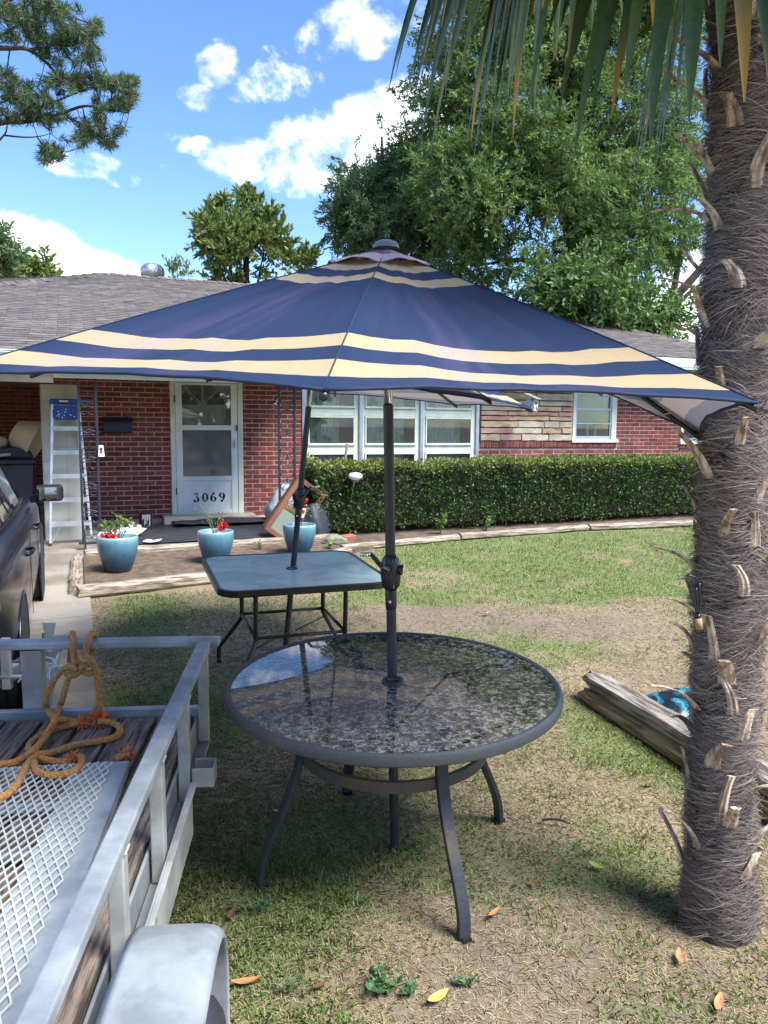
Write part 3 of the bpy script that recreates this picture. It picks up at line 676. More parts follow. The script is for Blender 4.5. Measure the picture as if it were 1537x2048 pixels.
# wrought iron porch columns
iron = M('black_wrought_iron', (.018, .022, .032), .5, col2=(.03, .034, .045), scale=20, grain=.2, spec=.4)
def scroll(c, r, sx, sz, turns=1.0):
    return [Vector((c[0]+sx*r*(1-.08*q*turns/6.0)*math.cos(q*turns), c[1], c[2]+sz*r*(1-.08*q*turns/6.0)*math.sin(q*turns))) for q in [i*.42 for i in range(13)]]
def iron_column(s, t, z0, z1, w, label, depth=0.0, flip=1):
    e = empty('iron_porch_column', hw(s, t, z0), TH, label=label, cat='porch column', group='wrought iron porch columns')
    for x in (0, w): link('upright', MB().box2((x-.013, -.013, 0), (x+.013, .013, z1-z0)).mesh('upright', iron), e)
    link('foot', MB().box2((-.05, -.04, .001), (w+.05, .04, .02)).mesh('foot', iron), e)
    z = .14; k = 0
    while z < z1-z0-.16:
        mb = MB(); g = 1 if k % 2 == 0 else -1; cx = w/2
        for sx in (-1, 1):
            c = (cx+sx*w*.21, 0, z); rr = w*.20
            pts = [Vector((cx+sx*w*.02, 0, z-.085*g))]+[Vector((c[0]+rr*math.cos(a)*sx, 0, z+rr*math.sin(a)*g*1.1)) for a in [-2.4+.5*i for i in range(11)]]
            mb.tube(pts, .0055, 5)
        mb.tube([(0, 0, z-.07*g), (cx, 0, z-.10*g), (w, 0, z-.07*g)], .005, 5)
        mb.build('scroll', iron, e); z += .155; k += 1
    return e
colL = iron_column(-4.45, 1.74, .357, 2.255, .19, 'black wrought iron porch column with scrollwork in front of the aluminium step ladder')
colR = iron_column(-2.085, 1.60, .357, 2.255, .20, 'black wrought iron porch column with scrollwork between the white door and picture window')
# white tag with a cat figure, hung on the left column
e = empty('hanging_tag', hw(-4.225, 1.77, 1.37), TH, label='small white tag with a dark animal figure hung on the iron column', cat='tag')
tagw = M('white_card', srgb(240, 238, 228), .6)
link('card', MB().prism([(-.032, 0), (.036, 0), (.024, .13), (-.024, .13)], 'y', -.004, .004).mesh('card', tagw), e)
ink = M('brown_ink', (.05, .03, .02), .8)
mb = MB()
for c, r in (((0, .085), .017), ((0, .052), .014)): mb.prism([(c[0]+r*math.cos(a), c[1]+r*1.1*math.sin(a)) for a in [2*PI*k/10 for k in range(10)]], 'y', -.0065, -.0045)
for sx in (-1, 1): mb.prism([(sx*.016, .092), (sx*.004, .098), (sx*.014, .114)], 'y', -.0065, -.0045)
mb.prism([(-.004, .022), (.004, .022), (.004, .034), (-.004, .034)], 'y', -.0065, -.0045)
link('animal_figure', mb.mesh('animal_figure', ink), e)
# letter box
lb = M('navy_letterbox_enamel', (.010, .014, .035), .35, col2=(.016, .02, .045), scale=5)
e = empty('mailbox', hw(-3.955, .012, 1.62), TH, label='dark navy letter box fixed to the brick wall left of the door', cat='mailbox')
mb = MB(); mb.prism([(-.005, 0), (-.10, .0), (-.115, .02), (-.115, .14), (-.06, .205), (-.005, .21)], 'x', -.19, .19); mb.build('body', lb, e, fixn=True, bevel=.004)
link('lid', MB().prism([(-.0, .212), (-.062, .208), (-.122, .142), (-.122, .125), (-.126, .125), (-.126, .145), (-.064, .214), (-.0, .218)], 'x', -.195, .195).mesh('lid', lb), e)
# bare lamp hook that hangs from the porch ceiling
e = empty('hanging_hook', hw(-2.02, 1.2, 2.02), TH, label='small white plastic hook dangling on a cord right of the door', cat='hook')
mb = MB(); mb.tube(smooth_path([(.02, 0, .26), (.022, 0, .14), (.018, 0, .06)]), .0025, 5); link('cord', mb.mesh('cord', cream), e)
mb = MB(); mb.tube([(.018, 0, .06), (-.012, 0, .004)], .007, 6); mb.bar((-.034, 0, .012), (.008, 0, -.010), .012, .012); link('hook', mb.mesh('hook', tagw), e)

# ------------------------------------------------------------------ clutter by the carport
pan_m = M('off_white_panel', srgb(198, 196, 182), .6, col2=srgb(178, 176, 162), scale=1.5, grain=.05)
a = hw(-4.86, 1.05, .30); 
e = empty('door_panel', hw(-4.665, .95, .295), TH, label='tall off-white door slab leaning upright behind the step ladder', cat='door slab')
e.rotation_euler = (R(-4.0), 0, TH)
link('slab', MB().box2((-.215, -.02, 0), (.215, .02, 1.93)).mesh('slab', pan_m), e)
mb = MB()
for x0, x1 in ((-.210, -.204), (.06, .066)): mb.box2((x0, -.024, .02), (x1, -.02, 1.9))
link('edge_strip', mb.mesh('edge_strip', M('grey_strip', srgb(170, 168, 158), .6)), e)
link('bore_plate', MB().lathe([(0, .006), (.026, .006), (.028, 0)], 14).mesh('bore_plate', silver), e, (-.165, -.021, 1.0), (PI/2, 0, 0))
# step ladder
alu = M('bright_aluminium', srgb(226, 230, 232), .35, metal=.55, col2=srgb(196, 200, 204), scale=6, grain=.06)
blue_p = M('blue_moulded_plastic', srgb(28, 78, 150), .45, col2=srgb(22, 60, 120), scale=9, grain=.1)
e = empty('step_ladder', hw(-4.585, 1.30, .285), TH+.05, label='aluminium step ladder with paint-spotted blue top standing by the carport', cat='step ladder')
H_L = 1.72; tb_, tt_ = (.235, -.05), (.135, .22)          # half width and depth at foot / top
def rail(sx, y0, y1, hw0, hw1, nm):
    mb = MB(); mb.bar((sx*hw0, y0, 0), (sx*hw1, y1, H_L), .026, .062, (0, 1, 0)); mb.build(nm, alu, e, bevel=.003)
for sx in (-1, 1): rail(sx, -.02, .20, .235, .145, 'front_rail')
for sx in (-1, 1): rail(sx, .68, .26, .20, .13, 'rear_rail')
for k in range(1, 6):
    z = .285*k; q = z/H_L; hwid = .235+(.145-.235)*q; y = -.02+.22*q
    mb = MB(); mb.box2((-hwid, y-.035, z-.004), (hwid, y+.05, z)); mb.box2((-hwid, y-.038, z-.05), (hwid, y-.034, z+.001)); mb.box2((-hwid, y+.048, z-.03), (hwid, y+.052, z))
    mb.build('step', alu, e)
for z in (.35, .75, 1.15): q = z/H_L; mb = MB(); mb.bar((-.20+.07*q, .68-.42*q, z), (.20-.07*q, .68-.42*q, z), .02, .012); mb.build('rear_brace', alu, e)
mb = MB()
for sx in (-1, 1): mb.bar((sx*.225, -.04, .03), (sx*.11, -.035, .24), .016, .006); mb.bar((sx*.165, .17, 1.20), (sx*.15, .35, 1.14), .018, .004)
mb.build('knee_brace', alu, e)
top = MB().box2((-.175, .14, H_L-.03), (.175, .40, H_L+.035)).build('top_cap', blue_p, e, bevel=.012)
MB().box((-.02, .138, H_L+.006), (.10, .003, .018)).build('top_mark', M('white_sticker', srgb(226, 226, 220), .5), top)
mb = MB(); mb.prism([(-.135, -.02), (-.13, -.06), (-.145, -.07), (-.145, -.15), (-.12, -.19), (.10, -.19), (.13, -.17), (.13, -.02)], 'y', .10, .14); 
for v_i in range(len(mb.v)): p = mb.v[v_i]; mb.v[v_i] = (p[0], p[1], p[2]+H_L-.03)
mb.build('pail_shelf', blue_p, e, fixn=True, bevel=.004)
sp = MB()
for k in range(16):
    x, z, r = random.uniform(-.11, .10), H_L-.03+random.uniform(-.18, -.03), random.uniform(.003, .009)
    sp.prism([(x+r*math.cos(a), z+r*math.sin(a)*random.uniform(.7, 1)) for a in [2*PI*q/7 for q in range(7)]], 'y', .0965, .0992)
o = sp.build('paint_spots', M('white_paint_spot', srgb(226, 230, 236), .6), e); o['kind'] = 'stuff'
for sx, y in ((-1, -.02), (1, -.02), (-1, .68), (1, .68)): link('rubber_foot', MB().box((sx*(.235 if y < 0 else .2), y, .02), (.036, .075, .045)).mesh('rubber_foot', mat_m), e)
# rubbish bin with a lampshade on it
binm = M('black_plastic', (.010, .012, .018), .5, col2=(.02, .022, .03), scale=6)
e = empty('trash_bin', hw(-5.28, .55, .30), TH, label='black plastic wheelie bin heaped with odds and ends in the carport', cat='bin')
mb = MB(); mb.prism([(-.24, 0), (.24, 0), (.30, .95), (-.30, .95)], 'y', -.28, .28); mb.build('body', binm, e, bevel=.03)
mb = MB(); mb.box2((-.33, -.32, .95), (.33, .32, 1.0)); mb.build('lid', binm, e, bevel=.02)
for x in (-.25, .25): link('wheel', MB().lathe([(.0, -.03), (.11, -.03), (.12, 0), (.11, .03), (0, .03)], 16).mesh('wheel', binm), e, (x, .3, .12), (0, PI/2, 0))
e = empty('tool_bag', hw(-5.30, .52, 1.301), TH, label='dark tool bag with a pale handle lying on the bin', cat='bag')
mb = MB(); mb.prism([(-.30, 0), (.30, 0), (.27, .09), (.1, .15), (-.2, .12), (-.31, .05)], 'y', -.22, .2); mb.build('bag', binm, e, bevel=.03, fixn=True)
mb = MB(); mb.tube(smooth_path([(-.16, -.245, .03), (-.06, -.26, .05), (.06, -.245, .06)]), .02, 7); mb.build('handle', M('pale_tool_handle', srgb(160, 158, 148), .6), e)
shade_m = M('beige_lampshade_cloth', srgb(188, 170, 136), .85, col2=srgb(170, 150, 118), scale=3, grain=.08)
e = empty('lampshade', hw(-5.18, .42, 1.44), TH, label='beige cloth lampshade tipped over on the dark bin in the carport', cat='lampshade'); 
mb = MB(); prof = [(.12, 0), (.155, .012), (.165, .035), (.29, .28), (.30, .31), (.285, .315), (.15, .04)]
sh = mb.build('shade', shade_m, e) if False else link('shade', MB().lathe(prof, 30).mesh('shade', shade_m, True), e, (-.03, 0, .20), (R(12), R(118), 0))
link('shade_rod', MB().lathe([(0, 0), (.055, 0), (.07, .05), (.03, .20), (0, .20)], 14).mesh('shade_rod', shade_m, True), e, (-.12, -.04, .05), (R(8), R(-72), 0))
e = empty('fuel_can', hw(-5.02, 1.25, .29), TH, label='dark blue plastic can on the ground left of the ladder', cat='can')
mb = MB(); mb.lathe([(0, 0), (.11, 0), (.12, .03), (.12, .24), (.09, .30), (.035, .33), (.035, .37), (.05, .38), (.05, .40), (0, .40)], 18); link('body', mb.mesh('body', M('dark_blue_can', (.008, .012, .05), .4), True), e)
# bed: soil and timbers
bed_m = M('bed_soil', (.17, .115, .075), .95, col2=(.085, .058, .04), scale=10, bump=.9, bscale=45, grain=.45, gscale=70)
def bed(name, pts, lift):
    e_ = [hw(s, t, 0) for s, t in pts]; c = sum(e_, Vector())/len(e_)
    vs = [p+Vector((0, 0, gz(p.x, p.y)+lift)) for p in e_]; n = len(vs); dn = [p-Vector((0, 0, .2)) for p in vs]
    o = MB().add(vs+dn, [tuple(range(n)), tuple(range(2*n-1, n-1, -1))]+[((i+1) % n, i, n+i, n+(i+1) % n) for i in range(n)]).build(name, bed_m); props(o, kind='structure')
bed('planter_soil', [(-4.46, 2.28), (-4.46, 3.98), (-2.9, 3.72), (-1.6, 2.92), (-1.0, 2.62), (-1.0, 2.18)][::1], .052)
bed('hedge_bed', [(-1.35, .05), (-1.35, 2.52), (.05, 2.46), (2.0, 2.40), (3.4, 2.58), (8.0, 2.9), (8.0, .05)], .034)
tim_m = M('weathered_timber', srgb(182, 168, 148), .9, col2=srgb(116, 98, 80), scale=9, stretch=(.5, 6, 6), lo=.42, hi=.62, bump=1.0, bscale=40, grain=.3, gscale=60, objvar=.10)
def timber(a, b, h, w, label, seed, lift=.0):
    P, Q = hw(*a, 0), hw(*b, 0); c = (P+Q)/2; L = (Q-P).length; ang = math.atan2((Q-P).y, (Q-P).x); r = random.Random(seed)
    n = max(6, int(L/.12)); vs = []; m = 8
    for i in range(n+1):
        for j in range(m):
            aa = 2*PI*(j+.5)/m; rr = 1+r.uniform(-.06, .06)+.05*math.sin(i*.7+j*1.7+seed)
            yy = max(-.5, min(.5, .58*math.cos(aa)))*w*rr; zz = max(-.5, min(.5, .58*math.sin(aa)))*h*rr
            vs.append((-L/2+L*i/n+(r.uniform(-.015, .015) if i in (0, n) else 0), yy, h/2+zz))
    fs = [(i*m+j, (i+1)*m+j, (i+1)*m+(j+1) % m, i*m+(j+1) % m) for i in range(n) for j in range(m)]+[tuple(range(m)), tuple(n*m+j for j in range(m-1, -1, -1))]
    o = MB().add(vs, fs).build('landscape_timber', tim_m, fixn=True); o.location = (c.x, c.y, gz(c.x, c.y)+lift)
    o.rotation_euler = Euler((0, -math.atan2(gz(Q.x, Q.y)-gz(P.x, P.y), L), ang), 'XYZ'); props(o, label, 'timber', 'landscape timbers round the beds')
timber((-4.52, 4.02), (-2.92, 3.76), .115, .13, 'cracked grey timber along the lawn side of the pot bed', 1)
timber((-2.88, 3.74), (-1.62, 2.96), .10, .12, 'timber running behind the square table towards the third pot', 2)
timber((-4.52, 2.36), (-4.54, 3.92), .10, .11, 'short timber beside the driveway closing the pot bed', 3)
timber((-4.44, 2.26), (-2.92, 2.22), .115, .11, 'pale timber along the porch behind the leftmost blue pot', 4)
timber((-2.88, 2.22), (-1.50, 2.20), .115, .11, 'pale timber along the porch between the middle and right blue pots', 5)
timber((-1.62, 2.72), (.02, 2.50), .075, .13, 'low timber edging below the left end of the hedge', 6)
timber((.06, 2.49), (2.05, 2.44), .085, .13, 'timber edging below the middle of the hedge', 7)
timber((2.10, 2.44), (3.75, 2.60), .09, .13, 'split timber edging below the right end of the hedge', 8)
timber((3.8, 2.60), (5.6, 2.8), .08, .13, 'timber edging mostly hidden behind the palm trunk', 9)
# ================================================================== patio furniture
dark_metal = M('charcoal_powder_coat', (.022, .026, .030), .42, col2=(.045, .05, .054), scale=7, grain=.25, gscale=40, spec=.5)
black_tube = M('black_tube', (.010, .011, .013), .3, col2=(.02, .021, .023), scale=10, spec=.6)
chrome = M('chrome', (.75, .76, .78), .14, metal=1.0)
def rusty(name, base, rust, lo, hi, scale=4):
    return M(name, base, .5, col2=rust, scale=scale, lo=lo, hi=hi, grain=.3, gscale=50, bump=.25, bscale=80)
rim_m = rusty('weathered_table_rim', (.050, .058, .062), (.15, .085, .045), .56, .72, 3.2)
leg_m = rusty('weathered_table_leg', (.030, .036, .042), (.13, .085, .05), .55, .75, 3.0)
def flatbar(pts, side, w, th):
    P = [Vector(p) for p in pts]; side = Vector(side).normalized(); vs = []; k = len(P)
    for i in range(k):
        t = (P[min(i+1, k-1)]-P[max(i-1, 0)]).normalized(); n = side.cross(t).normalized()
        vs += [P[i]-side*w/2-n*th/2, P[i]+side*w/2-n*th/2, P[i]+side*w/2+n*th/2, P[i]-side*w/2+n*th/2]
    fs = [(4*i+j, 4*i+(j+1) % 4, 4*i+4+(j+1) % 4, 4*i+4+j) for i in range(k-1) for j in range(4)]+[(3, 2, 1, 0), (4*k-4, 4*k-3, 4*k-2, 4*k-1)]
    return MB().add(vs, fs)
# ---- round glass table
TC = Vector((.040, 2.840, 0)); TC.z = gz(TC.x, TC.y); TR = .625
tbl = empty('round_table', TC, 0, SLOPE, 'round patio table with dark mottled glass top and charcoal rim', 'patio table')
mb = MB(); prof = [(TR-.022, .702), (TR-.022, .712), (TR-.010, .716), (TR, .711), (TR+.004, .698), (TR+.002, .680), (TR-.008, .672), (TR-.022, .672), (TR-.022, .702)]
mb.lathe(prof, 96); mb.build('rim', rim_m, tbl, smooth=True, auto=True)
gt = bpy.data.materials.new('mottled_table_glass'); gt.use_nodes = True; t = NT(gt.node_tree); t.n.remove(t.n['Principled BSDF']); out = t.n['Material Output']
ov = t.new('ShaderNodeTexCoord').outputs['Object']
w1 = t.noise(ov, 46, 4, .66, .5); w2 = t.noise(ov, 130, 3, .6, .3); w3 = t.noise(ov, 5, 3, .5)
pat = t.math('ADD', t.math('MULTIPLY', w1, .65), t.math('MULTIPLY', w2, .35))
dc = t.ramp(t.math('ADD', pat, t.math('MULTIPLY', t.math('SUBTRACT', w3, .5), .10)), [(.42, (.008, .009, .011)), (.48, (.05, .054, .05)), (.53, (.19, .19, .16)), (.60, (.42, .42, .36))])
df = t.new('ShaderNodeBsdfDiffuse'); t.l.new(dc, df.inputs[0])
tr = t.new('ShaderNodeBsdfTransparent'); tr.inputs[0].default_value = (.42, .45, .44, 1)
mx = t.new('ShaderNodeMixShader'); mx.inputs[0].default_value = .72; t.l.new(tr.outputs[0], mx.inputs[1]); t.l.new(df.outputs[0], mx.inputs[2])
gl = t.new('ShaderNodeBsdfGlossy'); gl.inputs['Roughness'].default_value = .025
sm = t.noise(ov, 7, 4, .7, 1.0); t.l.new(t.maprange(sm, .45, .75, .015, .07), gl.inputs['Roughness'])
fr = t.new('ShaderNodeFresnel'); fr.inputs[0].default_value = 2.5
m2 = t.new('ShaderNodeMixShader'); t.l.new(fr.outputs[0], m2.inputs[0]); t.l.new(mx.outputs[0], m2.inputs[1]); t.l.new(gl.outputs[0], m2.inputs[2]); t.l.new(m2.outputs[0], out.inputs['Surface'])
mb = MB(); n = 72; vs = [(r*math.cos(2*PI*k/n), r*math.sin(2*PI*k/n), .7085) for r in (.026, TR-.02) for k in range(n)]
mb.add(vs, [(k, n+k, n+(k+1) % n, (k+1) % n) for k in range(n)]); mb.build('glass_top', gt, tbl)
link('hole_collar', MB().lathe([(.024, .70), (.024, .718), (.040, .720), (.043, .712), (.043, .706)], 28).mesh('hole_collar', black_tube, True), tbl)
LEGA = [R(-63), R(29), R(112), R(203)]
for a in LEGA:
    d = Vector((math.cos(a), math.sin(a), 0)); s = Vector((-math.sin(a), math.cos(a), 0))
    pts = [d*r+Vector((0, 0, h)) for r, h in smooth_path([(.40, .684, 0), (.37, .655, 0), (.355, .56, 0), (.375, .44, 0), (.43, .30, 0), (.49, .17, 0), (.52, .08, 0), (.527, .0, 0)], 4) for r, h in [(r, h)] ] if False else \
        [d*p.x+Vector((0, 0, p.y)) for p in smooth_path([(.46, .690, 0), (.385, .668, 0), (.36, .56, 0), (.375, .44, 0), (.425, .30, 0), (.485, .17, 0), (.515, .08, 0), (.522, .004, 0)], 5)]
    lg = flatbar(pts, s, .045, .020).build('leg', leg_m, tbl, bevel=.003)
    link('glide', MB().box((d.x*.522, d.y*.522, .006), (.05, .03, .012), Matrix.Rotation(a, 3, 'Z')).mesh('glide', black_tube), lg)
mb = MB(); mb.lathe([(.345, .452), (.362, .452), (.362, .492), (.345, .492), (.345, .452)], 64); mb.build('brace_ring', rusty('weathered_brace', (.075, .075, .07), (.13, .085, .05), .5, .7), tbl, smooth=True, auto=True)
mb = MB()
for a in LEGA[:2]: mb.tube([(math.cos(a)*.60, math.sin(a)*.60, .688), (math.cos(a)*.05, math.sin(a)*.05, .690)], .010, 6); mb.tube([(-math.cos(a)*.60, -math.sin(a)*.60, .688), (-math.cos(a)*.05, -math.sin(a)*.05, .690)], .010, 6)
mb.build('support_bar', leg_m, tbl)

# ---- parasols
def canopy_mat(name, qs):
    m = bpy.data.materials.new(name); m.use_nodes = True; t = NT(m.node_tree); bs = t.n['Principled BSDF']; out = t.n['Material Output']
    q = t.new('ShaderNodeAttribute', attribute_name='radial').outputs['Fac']; w = t.new('ShaderNodeAttribute', attribute_name='across').outputs['Fac']
    ov = t.new('ShaderNodeTexCoord').outputs['Object']
    navy, tan = (.015, .035, .086), (.50, .375, .215); st = []
    for i, (p, k) in enumerate(qs): st.append((p, navy if k else tan))
    colr = t.ramp(q, st, 'CONSTANT')
    isn = t.ramp(q, [(p, (1, 1, 1) if k else (0, 0, 0)) for p, k in qs], 'CONSTANT')
    mp = t.new('ShaderNodeCombineXYZ'); t.l.new(t.math('MULTIPLY', w, 5.0), mp.inputs[0]); t.l.new(t.math('MULTIPLY', q, 1.2), mp.inputs[1])
    oi = t.new('ShaderNodeObjectInfo').outputs['Random']; t.l.new(t.math('MULTIPLY', oi, 31), mp.inputs[2])
    n = t.noise(mp.outputs[0], 1.5, 4, .6); nf = t.noise(ov, 5, 5, .6)
    ctr = t.math('SUBTRACT', 1.0, t.math('MULTIPLY', t.math('ABSOLUTE', t.math('SUBTRACT', w, .42)), 2.6), clamp=True)
    fade = t.math('MULTIPLY', t.maprange(t.math('ADD', n, t.math('MULTIPLY', nf, .3)), .52, .80), ctr)
    faded = t.mix(isn, (.42, .33, .31, 1), (.060, .060, .130, 1))
    c = t.mix(t.math('MULTIPLY', fade, .95), colr, faded)
    st_ = t.noise(ov, 260, 2, .5); c = t.mix(1.0, c, t.ramp(st_, [(.3, (.92,)*3), (.7, (1.06,)*3)]), 'MULTIPLY')
    dirt = t.noise(ov, 9, 5, .7); c = t.mix(t.maprange(dirt, .66, .80, 0, .3), c, (.10, .085, .09, 1))
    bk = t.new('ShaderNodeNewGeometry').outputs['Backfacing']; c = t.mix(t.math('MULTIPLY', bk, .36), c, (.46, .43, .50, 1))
    t.l.new(c, bs.inputs['Base Color']); bs.inputs['Roughness'].default_value = .85; bs.inputs['Specular IOR Level'].default_value = .2
    bn = t.new('ShaderNodeBump'); bn.inputs['Strength'].default_value = .35; bn.inputs['Distance'].default_value = .02
    wr = t.noise(mp.outputs[0], 2.6, 3, .5); t.l.new(wr, bn.inputs['Height']); t.l.new(bn.outputs[0], bs.inputs['Normal'])
    tr = t.new('ShaderNodeBsdfTranslucent'); t.l.new(t.mix(.35, c, (.55, .52, .55, 1)), tr.inputs[0]); mx = t.new('ShaderNodeMixShader'); mx.inputs[0].default_value = .22
    t.l.new(bs.outputs[0], mx.inputs[1]); t.l.new(tr.outputs[0], mx.inputs[2]); t.l.new(mx.outputs[0], out.inputs['Surface']); return m
hem_m = M('navy_hem_binding', (.016, .026, .062), .85)
def set_attr(me, name, vals):
    a = me.attributes.new(name, 'FLOAT', 'POINT'); a.data.foreach_set('value', np.array(vals, dtype=np.float32))
def parasol(apex, rims, qs, label, base, hub_drop=.10, q0=.155, vent=.215, bends=None, sag=.035, cat='parasol'):
    """apex and rim corners in world space; eight gores, ribs, struts, pole"""
    e = empty('patio_umbrella', base, label=label, cat=cat)
    L = lambda p: Vector(p)-Vector(base)
    A = L(apex); Rm = [L(p) for p in rims]; n = len(Rm); NQ, NW = 30, 14; cm = canopy_mat('striped_canvas', qs)
    def rib(k, q):
        k %= n; p = A.lerp(Rm[k], q)+Vector((0, 0, .008*4*q*(1-q)))
        if bends and k in bends:
            b, qb = bends[k]; b = L(b)
            p = (A.lerp(b, q/qb) if q < qb else b.lerp(Rm[k], (q-qb)/(1-qb)))
        return p
    for k in range(n):
        def surf(q, w, lift=0.0):
            a, b = rib(k, q), rib(k+1, q); f = 4*w*(1-w)
            p = a.lerp(b, w); inward = (A-p); inward.z = 0
            qq = q
            p = p + Vector((0, 0, -sag*f*q*(1.25-q)*1.6)) + inward*(.035*f*q**3) + Vector((0, 0, .03*f*max(0, q-.86)/.14*q))
            wr = float(fbm(np.array(w*5.5+k*13.7), np.array(q*1.3+k), 40, 3))-.5
            wk = .016*math.sin(w*23+k*2.3+q*3.0)*math.sin(w*7+k)
            return p+Vector((0, 0, lift+(.070*wr+wk)*f*q*(1.15-q)))
        vs, rq, aw = [], [], []
        for i in range(NQ+1):
            q = q0+(1-q0)*i/NQ
            for j in range(NW+1): vs.append(surf(q, j/NW)); rq.append(q); aw.append(j/NW)
        fs = [(i*(NW+1)+j, (i+1)*(NW+1)+j, (i+1)*(NW+1)+j+1, i*(NW+1)+j+1) for i in range(NQ) for j in range(NW)]  # faces look up
        me = MB().add(vs, fs).mesh('canopy_panel', cm, True); set_attr(me, 'radial', rq); set_attr(me, 'across', aw)
        pan = link('canopy_panel', me, e)
        hem = [surf(1.0, j/NW) for j in range(NW+1)]
        link('hem', MB().tube([p+Vector((0, 0, -.002)) for p in hem], .0045, 6).mesh('hem', hem_m, True), pan)
        seam = [rib(k, q0+(1-q0)*i/16)+Vector((0, 0, .0015)) for i in range(17)]
        link('seam', MB().tube(seam, .0020, 5).mesh('seam', hem_m, True), pan)
        vs, rq, aw = [], [], []                                # vent cap gore
        for i in range(7):
            q = .02+(vent-.02)*i/6
            for j in range(9):
                w = j/8; p = surf(q, w); f = math.sin(PI*w)
                vs.append(p+Vector((0, 0, .010+.020*f*(i/6)-.010*(i/6)*(1-f)))); rq.append(q*.55); aw.append(w)
        vm = MB().add(vs, [(i*9+j, (i+1)*9+j, (i+1)*9+j+1, i*9+j+1) for i in range(6) for j in range(8)]).mesh('vent_panel', vent_m, True)
        set_attr(vm, 'radial', [q/(vent*.55) for q in rq]); set_attr(vm, 'across', aw); link('vent_panel', vm, e)
        rp = [rib(k, q)+Vector((0, 0, -.016)) for q in [.06+.94*i/10 for i in range(11)]]
        rb = link('rib', MB().tube(rp, .0085, 6).mesh('rib', black_tube, True), e)
        link('rib_tip', MB().tube([rp[-1]-(rp[-1]-rp[-2])*.25, rp[-1]+(rp[-1]-rp[-2])*.02], .0085, 8).mesh('rib_tip', black_tube, True), rb)
    return e, A, Rm, rib
def vent_mat():
    m = bpy.data.materials.new('faded_vent_canvas'); m.use_nodes = True; t = NT(m.node_tree); bs = t.n['Principled BSDF']
    q = t.new('ShaderNodeAttribute', attribute_name='radial').outputs['Fac']; ov = t.new('ShaderNodeTexCoord').outputs['Object']
    c = t.ramp(q, [(0, (.10, .050, .155)), (.50, (.50, .37, .33)), (.93, (.09, .055, .15))], 'CONSTANT')
    c = t.mix(t.maprange(t.noise(ov, 9, 4), .4, .65), c, t.mix(.5, c, (.60, .48, .40, 1))); t.l.new(c, bs.inputs['Base Color']); bs.inputs['Roughness'].default_value = .9
    return m
vent_m = vent_mat()
def rim_pts(c, rho, a0, zc, ax, by):
    out = []
    for k in range(8):
        a = a0+k*PI/4; x, y = rho*math.cos(a), rho*math.sin(a); out.append(Vector((c[0]+x, c[1]+y, zc+ax*x+by*y)))
    return out
U1B = Vector((.054, 2.886, gz(0, 2.886)+.004)); U1T = Vector((-.001, 2.815, 2.375))
r1 = rim_pts((U1T.x, U1T.y), 1.335, R(-95), 1.905, -.026, .060)
r1[7] = r1[7] + Vector((-.055, -.045, 0))
r1[2] = Vector((1.015, 2.48, 1.742))                         # the rib that has been pushed against the palm trunk
